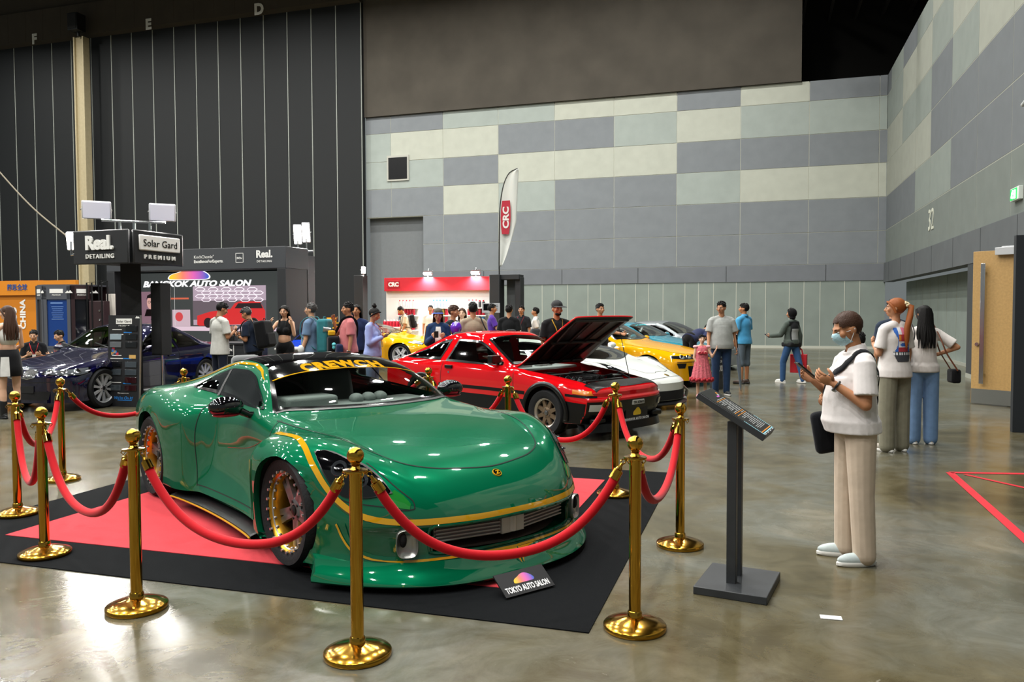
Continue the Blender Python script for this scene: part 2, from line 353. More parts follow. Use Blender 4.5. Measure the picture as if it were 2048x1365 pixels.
b = MB(); b.box((.52, -.05, ZD-.02), (.3, .08, .12)); b.box((.7, -.03, ZD+.05), (.5, .03, .02)); b.build('door_closer', mat('closer_silver', '#c2c4c6', .4, metal=.5), dr, bevel=.005)
# black panel at the right edge of the view
b = MB(); c = G(2046, 866); hq(b, 0, 0, 0, .3, .9, 2.74); b = MB(); uv0 = (c.x*sin(AH)+c.y*cos(AH), c.x*cos(AH)-c.y*sin(AH))
hq(b, uv0[0], uv0[1]-.12, 0, uv0[0]+.1, uv0[1]+1.2, 2.52); struct(b.build('trim_1', mat('panel_black', '#1d2126', .55), smooth=0))
# exit sign, camera
d = ray(2036, 388); k = (VR-.02)/(d.x*cos(AH)-d.y*sin(AH)); ep = V((0, 0, HC))+d*k
t = thing('exit_sign', 'small green and white running-man exit sign on the right wall', 'sign', ep, 0)
R_ = M4(((-hf.x, -hr.x, 0, 0), (-hf.y, -hr.y, 0, 0), (0, 0, 1, 0), (0, 0, 0, 1)))
t.matrix_world = M4.Translation(ep) @ M4.Rotation(atan2(-hf.y, -hf.x), 4, 'Z')
b = MB(); b.box((0, -.02, 0), (.5, .08, .24)); b.build('case', mat('sign_white', '#dfe6df', .5), t, bevel=.006)
b = MB(); b.box((-.03, -.065, 0), (.38, .012, .2)); b.build('lit_face', mat('exit_green', '#13a04a', .4, emit='#18c558', es=1.2), t)
b = MB(); wm = mat('exit_white', '#ffffff', .5, emit='#ffffff', es=1.6)
b.box((.07, -.075, -.01), (.09, .01, .16)); b.cyl((-.06, -.07, .06), (-.06, -.08, .06), .022); b.tube([(-.07, -.075, .04), (-.09, -.075, -.03), (-.05, -.075, -.075)], .015, 6); b.tube([(-.09, -.075, -.02), (-.13, -.075, -.06)], .014, 6); b.tube([(-.07, -.075, .03), (-.02, -.075, .0)], .012, 6)
b.build('pictogram', wm, t)
d = ray(2042, 206); k = (VR-.15)/(d.x*cos(AH)-d.y*sin(AH)); ep = V((0, 0, HC))+d*k
t = thing('security_camera', 'white bullet security camera high on the right wall', 'camera', ep, atan2(-hf.y, -hf.x)); t.scale = (.6, .6, .6); t.location = ep+V((hr.x, hr.y, 0))*.055
b = MB(); b.cyl((-.16, 0, -.03), (.2, 0, .03), .06, .06, 20); b.build('housing', mat('cctv_white', '#c6cac8', .4), t)
b = MB(); b.cyl((-.17, 0, -.032), (-.15, 0, -.03), .05, .05, 20); b.build('lens', mat('lens_black', '#0b0c0e', .1), t)
b = MB(); b.tube([(.1, 0, .02), (.12, .1, -.06), (.12, .14, -.08)], .02, 8); b.build('bracket', MC['cctv_white'], t)
# red tape triangle on the floor
tp = MB(); red = mat('tape_red', '#c3202f', .5)
def tape(a, c, w=.075):
    a, c = V(a), V(c); d = (c-a).normalized(); n = V((-d.y, d.x, 0))*w/2
    tp.add([a-n+V((0, 0, .003)), c-n+V((0, 0, .003)), c+n+V((0, 0, .003)), a+n+V((0, 0, .003))], [(0, 1, 2, 3)])
A0 = G(1900, 946); tape(A0, G(2120, 1142)); tape(A0, G(2120, 950)); tape(G(1930, 950), G(2100, 988), .05)
tag(tp.build('floor_tape', red, smooth=0), 'red tape triangle stuck to the concrete floor at the right', 'floor marking')
pp = MB(); c = G(1662, 1237); pp.box(c+V((0, 0, .003)), (.105, .05, .003), -.25); tag(pp.build('paper_slip', mat('paper_white', '#e8e8e6', .8), smooth=0), 'small white paper slip lying on the floor in front of the info stand', 'paper')
# ================================================================== carpet, rope barrier, stand
CP = lambda u, v, z: hall(u, v, z)
cb = MB(); hq(cb, 3.80, -5.68, 0, 7.80, -.80, .006)
tag(cb.build('carpet', mat('carpet_black', '#121416', .95, spec=.1, bump=.5, bscale=420., var=.12, vscale=60.), smooth=0), 'large black exhibition carpet under the green sports car', 'carpet')
cr = MB(); hq(cr, 4.27, -5.12, .0061, 7.28, -1.38, .010)
tag(cr.build('red_carpet', mat('carpet_red', '#c8303a', .95, bump=.4, bscale=420., var=.05, vscale=40., sheen=.1), smooth=0), 'red carpet panel lying on the black carpet below the green car', 'carpet')
GOLD = mat('polished_gold', '#c8983a', .09, metal=1.0); GOLD2 = mat('gold_worn', '#b98a30', .16, metal=1.0, var=.05, vscale=30)
VELV = mat('velvet_red', '#c00d1b', .75, spec=.2, bump=.12, bscale=500., sheen=.15)
def make_stanchion():
    t = empty('stanchion')
    b = MB(); b.lathe([(0, 0), (.153, 0), (.157, .004), (.157, .022), (.152, .027), (.10, .046), (.05, .058), (.036, .062), (0, .062)], n=56); b.build('base', GOLD2, t, smooth=50)
    b = MB(); b.lathe([(.030, .055), (.030, .865), (0, .865)], n=32); b.lathe([(.036, .06), (.036, .085), (.0305, .092)], n=32); b.build('pole', GOLD, t, smooth=60)
    b = MB(); b.lathe([(.030, .855), (.056, .857), (.058, .862), (.056, .867), (.030, .870)], n=36)
    for k in range(4):
        a = pi/4+k*pi/2; c = V((cos(a)*.052, sin(a)*.052, .852)); b.tube([c+V((cos(a)*x*.012, sin(a)*x*.012, z*.014)) for x, z in ((0, 1), (1, 0), (0, -1), (-1, 0), (0, 1))], .003, 6)
    b.build('hook_collar', GOLD, t, smooth=50)
    b = MB(); b.lathe([(.030, .868), (.022, .876), (.018, .884), (.024, .892), (.018, .898), (.02, .9)], n=32); b.ell((0, 0, .932), .040, nu=36, nv=24); b.build('ball_finial', GOLD, t, smooth=60)
    return t
ST = dict(fc=(-.72, 3.63), fl=(-2.02, 4.22), fr=(.61, 3.93), mr=(1.13, 5.32), br=(.88, 6.77), l1=(-3.06, 5.15), l2=(-3.88, 6.19), l3=(-4.25, 7.47), b1=(-3.57, 8.64), b2=(-.04, 7.55), b3=(-.91, 8.66))
SL = dict(fc='gold stanchion nearest the camera, in front of the green car nose', fl='gold stanchion on bare concrete in front of the green car front wheel', fr='gold stanchion just off the near right corner of the carpet', mr='gold stanchion on the concrete left of the info stand', br='gold stanchion on the far right corner of the black carpet, before the red coupe', l1='gold stanchion on the black carpet edge at the left, nearest of the left group', l2='gold stanchion at the far left border of the picture', l3='gold stanchion in front of the navy coupe bumper', b1='gold stanchion behind the rear end of the green car', b2='gold stanchion behind the green car bonnet, beside the red coupe wheel', b3='gold stanchion mostly hidden behind the green car mirror')
pr = make_stanchion()
for i, (k, p) in enumerate(ST.items()):
    o = pr if i == 0 else copy_tree(pr); o.location = (p[0], p[1], .006 if k in ('l1', 'l2', 'br') else 0); tag(o, SL[k], 'stanchion', 'gold rope stanchions')
def rope(a, c, zlow, label, ta=.0, tb=.0):
    A_, B_ = V((*ST[a], .845)), V((*ST[c], .845)); d = (B_-A_); d.z = 0; d.normalize(); A_ += d*.062; B_ -= d*.062
    L = (B_-A_).length; sag = .845-zlow; n = 33
    pts = []
    for i in range(n):
        s = i/(n-1); x = 2*s-1; k = .55*x*x+.45*x**4
        pts.append(A_.lerp(B_, s)-V((0, 0, sag*(1-k))))
    # arc-length resample
    t = thing('velvet_rope', label, 'rope', (A_+B_)/2, 0, 'red velvet ropes'); c0 = (A_+B_)/2; pts = [p-c0 for p in pts]
    b = MB(); b.tube(pts[1:-1], .0235, 16); b.build('cord', VELV, t)
    for s in (0, -1):
        P = pts if s == 0 else pts[::-1]; b = MB()
        dd = (P[3]-P[0]).normalized(); p0 = P[0]
        b.tube([p0+dd*.03, p0+dd*.045, p0+dd*.05, p0+dd*.10], [.012, .017, .0255, .0265], 16)
        b.tube([p0+dd*.03, p0+dd*.012], [.008, .008], 10)
        x, y, _ = frame_from(dd)
        b.tube([p0+dd*.012*cos(q)+V((0, 0, 1)).cross(dd).normalized().cross(dd)*.012*sin(q)-d*0 for q in np.linspace(0, 1.7*pi, 9)], .0035, 6)
        b.build('end_hook', GOLD, t)
rope('fl', 'fc', .44, 'red velvet rope in front of the green car front wheel')
rope('fc', 'fr', .42, 'red velvet rope across the nose of the green car')
rope('fl', 'l1', .41, 'red velvet rope over the carpet between the two left foreground stanchions')
rope('l1', 'l2', .38, 'red velvet rope hanging deep at the left border of the picture')
rope('l2', 'l3', .46, 'red velvet rope between the far left stanchion and the one at the navy coupe')
rope('l3', 'b1', .54, 'long red velvet rope in front of the sample board and navy coupe')
rope('fr', 'mr', .51, 'red velvet rope on the right side, nearest the info stand')
rope('mr', 'br', .47, 'red velvet rope on the right side behind the nearest right stanchion')
rope('br', 'b2', .42, 'red velvet rope in front of the red coupe front wheel')
rope('b2', 'b3', .50, 'red velvet rope behind the windscreen of the green car')
rope('b3', 'b1', .45, 'red velvet rope behind the green car roof')

# info stand
BLK = mat('stand_black', '#2b2e31', .5, var=.12, vscale=12)
t = thing('info_stand', 'dark grey info stand with sloped text board in front of the man', 'stand', (1.295, 4.525, 0), rad(-27))
b = MB(); b.box((0, 0, .0225), (.40, .47, .045)); b.build('base', BLK, t, bevel=.004)
for y in (-.075, .075):
    b = MB(); b.box((-.02, y, .50), (.052, .05, .93)); b.build('post', BLK, t, bevel=.002)
TB = M4.Translation((-.02, 0, 1.0)) @ M4.Rotation(rad(31), 4, 'Y')
b = MB(); b.T = TB; b.box((0, 0, 0), (.43, .30, .035)); b.build('board', BLK, t, bevel=.002)
b = MB(); b.T = TB; b.box((0, 0, .0185), (.42, .29, .002)); ms = [mat('sheet_black', '#121214', .35), mat('sheet_text', '#a9abab', .6), mat('sheet_amber', '#d8892a', .6), mat('sheet_cyan', '#9fd8e8', .6), mat('sheet_magenta', '#c455b8', .6)]
rr = random.Random(3)
for k in range(29):
    x = -.118+k*.0098; ln = rr.choice((.2, .17, .21, .12, .19)); mi = 1
    if k in (1, 13, 15): mi, ln = 2, .22
    if k == 14: ln = .09
    b.box((x, .11-ln/2, .0198), (.0035, ln, .001), 0, mi)
b.box((-.165, .095, .0198), (.014, .018, .001), 0, 2); b.box((-.15, .08, .0198), (.012, .03, .001), 0, 1); b.box((-.14, .045, .0198), (.01, .05, .001), 0, 4)
for x in (.185, .197): b.box((x, 0, .0198), (.006, .27, .001), 0, 2 if x < .19 else 3)
for k in range(4): b.box((.206, -.11+k*.073, .0198), (.006, .04, .001), 0, 1)
for y in (-.143, .143): b.box((.14, y, .0198), (.13, .006, .001), 0, 3)
b.build('text_sheet', ms, t, smooth=0)

# card in front of the bumper
def logo_mat():
    if 'logo_rainbow' in MC: return MC['logo_rainbow']
    m = bpy.data.materials.new('logo_rainbow'); m.use_nodes = True; nt = m.node_tree; b = nt.nodes['Principled BSDF']; b.inputs['Roughness'].default_value = .6
    tc = nt.nodes.new('ShaderNodeTexCoord'); sp = nt.nodes.new('ShaderNodeSeparateXYZ'); r = nt.nodes.new('ShaderNodeValToRGB'); e = r.color_ramp.elements
    e[0].position = .05; e[0].color = lin('#f2c92c'); e[1].position = .95; e[1].color = lin('#4a5fc0')
    x = e.new(.35); x.color = lin('#f0806a'); x = e.new(.62); x.color = lin('#d863b0')
    nt.links.new(tc.outputs['Generated'], sp.inputs[0]); nt.links.new(sp.outputs[0], r.inputs[0]); nt.links.new(r.outputs[0], b.inputs['Base Color']); nt.links.new(r.outputs[0], b.inputs['Emission Color'])
    MC['logo_rainbow'] = m; return m
def chaikin(P, n=3):
    for _ in range(n): P = [q for i in range(len(P)) for q in ((P[i][0]*.75+P[(i+1) % len(P)][0]*.25, P[i][1]*.75+P[(i+1) % len(P)][1]*.25), (P[i][0]*.25+P[(i+1) % len(P)][0]*.75, P[i][1]*.25+P[(i+1) % len(P)][1]*.75))]
    return P
LOGO = chaikin([(-.5, -.18), (-.46, -.02), (-.36, .06), (-.22, .12), (-.08, .22), (.08, .27), (.22, .25), (.36, .14), (.46, .02), (.5, -.1), (.46, -.2), (.3, -.22), (-.4, -.22)])
def show_card(bl, br_, tl, w, h, title, label, bg, fg, depth=.008, name='show_card'):
    bl, br_, tl = V(bl), V(br_), V(tl); x = (br_-bl).normalized(); y = (tl-bl); y = (y-x*y.dot(x)).normalized(); n = x.cross(y)
    t = thing(name, label, 'sign', (0, 0, 0)); t.matrix_world = M4(((x.x, y.x, n.x, bl.x), (x.y, y.y, n.y, bl.y), (x.z, y.z, n.z, bl.z), (0, 0, 0, 1)))
    b = MB(); b.box((w/2, h/2, depth/2), (w, h, depth)); b.build('plate', bg, t)
    s = w*.42; b = MB(); b.prism([(p[0]*s+w/2, p[1]*s*.85+h*.63) for p in LOGO], ((0, 0, depth), (1, 0, 0), (0, 1, 0)), .001); b.build('logo', logo_mat(), t, smooth=0)
    b = MB(); text_mb(b, title, ((w/2, h*.13, depth), (1, 0, 0), (0, 1, 0)), h*.24, 0, .001, .03, .0, w*.90/(len(title)*h*.24*.9)); b.build('lettering', fg, t, smooth=0)
    return t
CW = mat('card_white', '#e9e9ea', .6); CK = mat('card_black', '#131316', .5)
show_card(G(1012, 1199, .012), G(1119, 1170, .012), G(990, 1154, .10), .345, .155, 'TOKYO AUTO SALON', 'black show card with rainbow logo leaning at the green car splitter', CK, CW)
# ================================================================== cars: local x runs rearward from the nose, y to the car's right, z up
RUBBER = mat('tyre_rubber', '#17181a', .75, spec=.3, bump=.15, bscale=60)
WELL = mat('wheel_well', '#08080a', .9); TRIMB = mat('trim_black', '#0d0e10', .4); FRIT = mat('frit_black', '#050607', .12)
CHROME = mat('chrome', '#d9dadb', .08, metal=1.); ALU = mat('aluminium', '#b9bbbd', .28, metal=1.); GAPM = mat('panel_gap', '#030404', .8)
GLASS = glassy('car_glass', '#e6ece8', .3); GLASSD = glassy('car_glass_dark', '#39423f', .3); LENS = glassy('lens_clear', '#dfe6e8', .3)
SEATM = mat('seat_black', '#1b1c1f', .8, bump=.2, bscale=60); DASH = mat('dash_grey', '#8b9391', .7, bump=.2, bscale=120); AMBER = mat('amber_lens', '#c8701a', .15, coat=.5)
class Car:
    def __init__(s, sp):
        s.sp = sp; s.L = sp['L']; c = sp['c']; L = s.L; NS, NV = sp.get('n', (130, 60))
        t = np.linspace(0, 1, NS); ss = L*(t*.8+.2*(.5-.5*np.cos(pi*t)))
        bend = pl(c['bend'], ss); p = sp.get('pw', 2.2); Wd = sp.get('wref', .95)
        def at(name, frac): return pl(c[name], np.clip(ss+bend*frac*np.clip(ss/sp.get('shift', .7), 0, 1), 0, L))
        zt = pl(c['zt'], ss); wr = at('wr', .3); zr = at('zr', .3); wb = at('wb', .75); zb = at('zb', .75); wm = at('wm', 1.); zm = at('zm', 1.); ws = at('ws', 1.); zs = at('zs', 1.)
        dz = zt-zr; bu = sp.get('bulge', .02)
        cr = sp.get('crown', 1.)
        ctl = np.stack([np.stack([0*zt, zt], 1), np.stack([.5*wr, zt-.18*dz*cr], 1), np.stack([.82*wr, zt-.52*dz*cr], 1), np.stack([wr, zr], 1),
            np.stack([wr+(wb-wr)*.45+bu*(zr-zb)/.3, zr+(zb-zr)*.52], 1), np.stack([wb, zb], 1), np.stack([wb+(wm-wb)*.72, zb-(zb-zm)*.34], 1), np.stack([wm, zm], 1),
            np.stack([wm+(ws-wm)*.35, zm+(zs-zm)*.55], 1), np.stack([ws, zs], 1), np.stack([ws-.12, zs-.004], 1)], 1)     # NS x 11 x 2
        vv = np.linspace(0, 10, NV+1); sec = np.empty((NS, NV+1, 2))
        for k in range(2): sec[:, :, k] = pchip(np.arange(11.), ctl[:, :, k].T.copy(), vv).T
        Y, Z = sec[:, :, 0], sec[:, :, 1]
        ff = c.get('face', [(0, 0), (1, 0)]); fl_ = sp.get('facefade', .35)
        fr_ = c.get('rface', [(0, 0), (1, 0)])
        def bx(sv, bd, y, z): 
            r = np.minimum(1.15, np.abs(y)/Wd)**p
            return sv+bd*r+pl(ff, z)*np.clip(1-sv/fl_, 0, 1)**2+pl(fr_, z)*np.clip(1-(L-sv)/fl_, 0, 1)**2
        X = bx(ss[:, None], bend[:, None], Y, Z)
        for fn in sp.get('post', []): X, Y, Z = fn(X, Y, Z)
        P = np.stack([X, Y, Z], 2); NVp = NV+1
        full = np.concatenate([P[:, ::-1]*np.array([1, -1, 1]), P[:, 1:]], 1); nc = full.shape[1]
        vs = full.reshape(-1, 3).tolist()
        fs = [(i*nc+j, (i+1)*nc+j, (i+1)*nc+j+1, i*nc+j+1) for i in range(NS-1) for j in range(nc-1)]
        # front and rear closing faces, by horizontal chords
        for end, i in ((0, 0), (1, NS-1)):
            m = 30; rows = []
            for j in range(NVp):
                y, z = Y[i, j], Z[i, j]; row = []
                for q in range(m+1):
                    f = 2*q/m-1
                    if q == 0: row.append(i*nc+(NV-j)); continue
                    if q == m: row.append(i*nc+(NV+j)); continue
                    yy = y*f; e = P[i, j]; x0 = bx(np.array(ss[i]), np.array(bend[i]), np.array(abs(y)), np.array(z)); x1 = bx(np.array(ss[i]), np.array(bend[i]), np.array(abs(yy)), np.array(z))
                    vs.append((float(e[0]+(x1-x0)), float(yy), float(e[2]))); row.append(len(vs)-1)
                rows.append(row)
            for a, b_ in zip(rows[:-1], rows[1:]):
                for q in range(m):
                    f = (a[q], a[q+1], b_[q+1], b_[q]); f = tuple(dict.fromkeys(f))
                    if len(f) > 2: fs.append(f if end == 1 else f[::-1])
        # faces wound outward
        me = bpy.data.meshes.new('tmp'); me.from_pydata([tuple(v) for v in vs], [], fs); bm = bmesh.new(); bm.from_mesh(me)
        bmesh.ops.remove_doubles(bm, verts=bm.verts, dist=1e-4); bmesh.ops.recalc_face_normals(bm, faces=bm.faces)
        bm.faces.ensure_lookup_table(); bm.normal_update()
        top = max(bm.faces, key=lambda f: f.calc_center_median().z)
        if top.normal.z < 0: bmesh.ops.reverse_faces(bm, faces=bm.faces)
        bm.normal_update(); s.bm = bm; s.bvh = BVHTree.FromBMesh(bm); s.cuts = []; bpy.data.meshes.remove(me); s.mid = {}
        s.root = None
    # ---- finding the skin
    def cast(s, mode, a, b):
        o, d = {'top': (V((a, b, 3)), V((0, 0, -1))), 'right': (V((a, 3, b)), V((0, -1, 0))), 'left': (V((a, -3, b)), V((0, 1, 0))), 'front': (V((-3, a, b)), V((1, 0, 0))), 'rear': (V((9, a, b)), V((-1, 0, 0)))}[mode]
        h = s.bvh.ray_cast(o, d)
        if h[0] is None: h = s.bvh.find_nearest(V({'top': (a, b, .9), 'right': (a, .9, b), 'left': (a, -.9, b), 'front': (0, a, b), 'rear': (s.L, a, b)}[mode]))
        return h[0], h[1]
    def near(s, p):
        h = s.bvh.find_nearest(V(p)); return h[0], h[1]
    # ---- overlays
    @staticmethod
    def resamp(ch, n, sm=True):
        c = np.array(ch, float); d = np.r_[0, np.cumsum(np.linalg.norm(np.diff(c, axis=0), axis=1))]
        t = np.linspace(0, d[-1], n)
        if sm and len(ch) > 2: return pchip(d, c, t)
        return np.stack([np.interp(t, d, c[:, k]) for k in range(c.shape[1])], 1)
    def patch(s, name, mode, A, B, m, n=24, k=12, eps=.004, frit=0., inner=None, hole=False, parent=None, sm=True, thick=0.):
        """skin-hugging panel between outline chains A and B (2-D in the view `mode`, or 3-D when mode == 'near')"""
        a, b = s.resamp(A, n+1, sm), s.resamp(B, n+1, sm)
        us = list(np.linspace(0, 1, k+1)); ws_ = np.linspace(0, 1, n+1)
        rows = []; mb = MB()
        fu = frit/max(1e-6, np.linalg.norm(a[n//2]-b[n//2])) if frit else 0
        if frit:
            us = [0]+list(np.linspace(min(.4, fu), 1-min(.4, fu), k))+[1]
        for i in range(n+1):
            row = []
            for u in us:
                q = a[i]*(1-u)+b[i]*u
                P, N = s.near(q) if mode == 'near' else s.cast(mode, *q)
                row.append(P+N*eps)
            rows.append(row)
        vs = [p for r in rows for p in r]; nc = len(us)
        length = np.linalg.norm(np.diff((a+b)/2, axis=0), axis=1).sum(); ne = max(1, int(round(n*frit/length))) if frit else 0
        fs = []; ms = []
        for i in range(n):
            for j in range(nc-1):
                f = (i*nc+j, i*nc+j+1, (i+1)*nc+j+1, (i+1)*nc+j)
                fs.append(f); ms.append(1 if frit and (j == 0 or j == nc-2 or i < ne or i >= n-ne) else 0)
        # orient with the skin
        p0, N0 = s.near(rows[n//2][nc//2]); q = fs[(n//2)*(nc-1)+nc//2 if nc > 2 else n//2]; nn = (vs[q[1]]-vs[q[0]]).cross(vs[q[2]]-vs[q[0]])
        if nn.dot(N0) < 0: fs = [f[::-1] for f in fs]
        mb.add(vs, fs, ms); ob = mb.build(name, [m, inner or FRIT] if frit else m, parent or s.root, smooth=60)
        if thick:
            so = ob.modifiers.new('thick', 'SOLIDIFY'); so.thickness = thick; so.offset = 1
        if hole and mode != 'near':
            poly = [tuple(x) for x in a]+[tuple(x) for x in b[::-1]]; c = np.mean(poly, axis=0)
            s.cuts.append((mode, [tuple(x) for x in poly], frit*.45))
        return ob
    def ribbon(s, pts, w, m=None, mb=None, mode='near', eps=.003, n=60, closed=False, sm=True, wfun=None):
        c = s.resamp(pts, n, sm); own = mb is None; mb = mb or MB(); Q = []
        for q in c: Q.append(s.near(q) if mode == 'near' else s.cast(mode, *q))
        rows = []
        for i, (P, N) in enumerate(Q):
            t = (Q[min(i+1, n-1)][0]-Q[max(i-1, 0)][0]); sd = N.cross(t)
            if sd.length < 1e-9: sd = V((0, 0, 1))
            sd.normalize(); ww = w*(wfun(i/(n-1)) if wfun else 1)
            row = []
            for f in (-.5, 0, .5):
                p2, n2 = s.near(P+sd*ww*f); row.append(p2+n2*eps)
            rows.append(row)
        mb.grid(rows, 0); return mb
    # ---- cutting and linking the skin
    def cut_arches(s, arches):
        bm = s.bm
        for (xc, zc, R) in arches:
            dead = []
            for f in bm.faces:
                c = f.calc_center_median()
                if abs(c.y) > .52 and (c.x-xc)**2+(c.z-zc)**2 < R*R and c.z < zc+R: dead.append(f)
            ds = set(dead); edge = set()
            for f in dead:
                for v in f.verts:
                    if any(g not in ds for g in v.link_faces): edge.add(v)
            bmesh.ops.delete(bm, geom=dead, context='FACES')
            for v in edge:
                if v.is_valid and v.co.z > zc-R*.72:
                    d = V((v.co.x-xc, 0, v.co.z-zc)); L = d.length
                    if L > 1e-4: v.co.x = xc+d.x/L*R; v.co.z = zc+d.z/L*R
    def apply_cuts(s):
        import mathutils
        bm = s.bm; dead = []
        ax = {'top': (0, 1), 'right': (0, 2), 'left': (0, 2), 'front': (1, 2), 'rear': (1, 2)}
        for mode, poly, mg in s.cuts:
            P = np.array(poly); i0, i1 = ax[mode]; nn = len(P); Qs = np.roll(P, -1, axis=0)
            lo, hi = P.min(0), P.max(0)
            for f in bm.faces:
                c = f.calc_center_median(); a, b = c[i0], c[i1]
                if a < lo[0] or a > hi[0] or b < lo[1] or b > hi[1]: continue
                if mode == 'right' and (c.y < 0 or f.normal.y < .05): continue
                if mode == 'left' and (c.y > 0 or f.normal.y > -.05): continue
                if mode == 'top' and f.normal.z < .1: continue
                if mode == 'front' and (f.normal.x > .2 or c.x > s.L*.35): continue
                if mode == 'rear' and (f.normal.x < -.2 or c.x < s.L*.6): continue
                x, y = P[:, 0], P[:, 1]; x2, y2 = Qs[:, 0], Qs[:, 1]
                cr = ((y > b) != (y2 > b)) & (a < (x2-x)*(b-y)/np.where(y2 == y, 1e-9, y2-y)+x)
                if cr.sum() % 2 == 0: continue
                if mg:
                    d = np.stack([x2-x, y2-y], 1); w = np.stack([a-x, b-y], 1); tt = np.clip((w*d).sum(1)/np.maximum((d*d).sum(1), 1e-9), 0, 1)
                    if np.sqrt(((w-d*tt[:, None])**2).sum(1)).min() < mg: continue
                dead.append(f)
        bmesh.ops.delete(bm, geom=list(set(dead)), context='FACES')
    def body(s, name, m, extra=None, fn=None):
        me = bpy.data.meshes.new(name); s.bm.to_mesh(me); s.bm.free()
        for x in [m]+(extra or []): me.materials.append(x)
        if fn:
            for p in me.polygons: p.material_index = fn(p.center, p.normal)
        me.polygons.foreach_set('use_smooth', [True]*len(me.polygons)); me.set_sharp_from_angle(angle=rad(42))
        o = bpy.data.objects.new(name, me); COL.objects.link(o); o.parent = s.root; return o
    def arch_parts(s, arches, wi=.5, lip=None):
        for (xc, zc, R) in arches:
            for sg in (1, -1):
                b = MB(); lp = MB(); pts = []
                for a in np.linspace(rad(-35), rad(215), 40):
                    x, z = xc+cos(a)*(R+.012), zc+sin(a)*(R+.012); P, N = s.cast('right', x, max(z, .12)); pts.append((xc+cos(a)*R, P.y, zc+sin(a)*R))
                rows = [[V((p[0], sg*(p[1]+.002), p[2])) for p in pts], [V((xc+(p[0]-xc)*1.0, sg*(p[1]-.035), zc+(p[2]-zc)*1.0)) for p in pts]]
                lp.grid(rows); lp.grid([[r+V((0, 0, 0)) for r in rows[1]], [V((xc+(p[0]-xc)*1.06, sg*(p[1]-.06), zc+(p[2]-zc)*1.06)) for p in pts]])
                b.grid([[V((xc+(p[0]-xc)*1.03, sg*(p[1]-.03), zc+(p[2]-zc)*1.03)) for p in pts], [V((xc+(p[0]-xc)*1.03, sg*wi, zc+(p[2]-zc)*1.03)) for p in pts]])
                b.add([V((xc, sg*wi, zc))]+[V((xc+(p[0]-xc)*1.05, sg*wi, zc+(p[2]-zc)*1.05)) for p in pts], [(0, i, i+1) for i in range(1, len(pts))])
                b.build('wheel_well', WELL, s.root, smooth=60)
                if lip: lp.build('arch_lip', lip, s.root, smooth=60)
def spoke_wheel(R, wd, rim, style, rimM, lipM, parent=None, tread=.0, tyre_w=None):
    """a wheel whose outer face looks along +y, centre at the origin"""
    t = empty('wheel'); Y = (0, 1, 0); h = wd/2
    b = MB(); b.lathe([(rim-.01, -h*.9), (rim+.012, -h), (R*.93, -h*1.02), (R*.985, -h*.86), (R, -h*.6), (R, h*.6), (R*.985, h*.86), (R*.93, h*1.02), (rim+.03, h*.99), (rim+.012, h*.95), (rim-.01, h*.88)], axis=Y, n=64)
    for k in range(4):
        x = -h*.5+k*h/3; b.lathe([(R+.0006, x-.003), (R+.001, x), (R+.0006, x+.003)], axis=Y, n=64)
    b.build('tyre', RUBBER, t, smooth=50)
    dish = style.get('dish', .03)
    b = MB(); b.lathe([(rim-.012, -h*.9), (rim-.03, -h*.6), (rim-.035, h*.5), (rim-.022, h*.78), (rim-.008, h*.86), (rim+.006, h*.9), (rim+.012, h*.86), (rim+.008, h*.8)], axis=Y, n=64, mi=0)
    b.build('rim_barrel', style.get('barrel', rimM), t, smooth=50)
    b = MB(); b.lathe([(rim-.03, h*.70), (rim-.012, h*.83), (rim+.004, h*.915), (rim+.014, h*.90), (rim+.016, h*.86)], axis=Y, n=64)
    if style.get('bolts'):
        for k in range(style['bolts']):
            a = 2*pi*k/style['bolts']; c = V((cos(a)*(rim-.013), h*.86, sin(a)*(rim-.013))); b.cyl(c, c+V((0, .016, 0)), .0085, .0085, 8)
            b.ell(V((cos(a)*(rim-.034), h*.66, sin(a)*(rim-.034))), (.009, .012, .009), nu=8, nv=6)
    b.build('rim_lip', lipM, t, smooth=40)
    n = style['n']; ys = h*.86-dish; b = MB(); rs = rim-.02
    b.lathe([(0, ys-.02), (.075, ys-.02), (.078, ys-.005), (.06, ys+.004), (.035, ys+.006), (.033, ys-.006), (0, ys-.006)], axis=Y, n=40)
    for k in range(n):
        for da in style.get('twin', (0,)):
            a = 2*pi*k/n+style.get('rot', 0); w0, w1 = style.get('w', (.05, .03))
            d = V((cos(a+da), 0, sin(a+da))); a2 = a+da*style.get('conv', 1.); e = V((cos(a2), 0, sin(a2))); sd = V((-sin(a), 0, cos(a)))
            p0, p1 = d*.06, e*rs; y0, y1 = ys, ys+style.get('rise', .0); th = style.get('th', .03)
            vs = []
            for p, w, y in ((p0, w0, y0), ((p0+p1)/2, (w0+w1)/2*.88, (y0+y1)/2+style.get('hump', 0)), (p1, w1, y1)):
                vs += [p-sd*w/2+V((0, y-th, 0)), p-sd*w/2*.8+V((0, y, 0)), p+sd*w/2*.8+V((0, y, 0)), p+sd*w/2+V((0, y-th, 0))]
            b.add(vs, [(i*4+j, i*4+(j+1) % 4, (i+1)*4+(j+1) % 4, (i+1)*4+j) for i in range(2) for j in range(4)])
    b.build('spokes', rimM, t, smooth=30, norm=True)
    b = MB(); b.lathe([(.032, ys-.006), (.030, ys+.012), (.012, ys+.018), (0, ys+.018)], axis=Y, n=24)
    for k in range(5):
        a = 2*pi*k/5+.3; c = V((cos(a)*.054, ys-.004, sin(a)*.054)); b.cyl(c, c+V((0, .014, 0)), .009, .009, 6)
    b.build('wheel_hub', style.get('hub', TRIMB), t, smooth=40)
    b = MB(); b.lathe([(.0, -.02), (rim*.72, -.02), (rim*.72, 0), (0, 0)], axis=Y, n=40); b.build('brake_disc', mat('brake_disc', '#5b5d60', .35, metal=1), t, smooth=40)
    return t
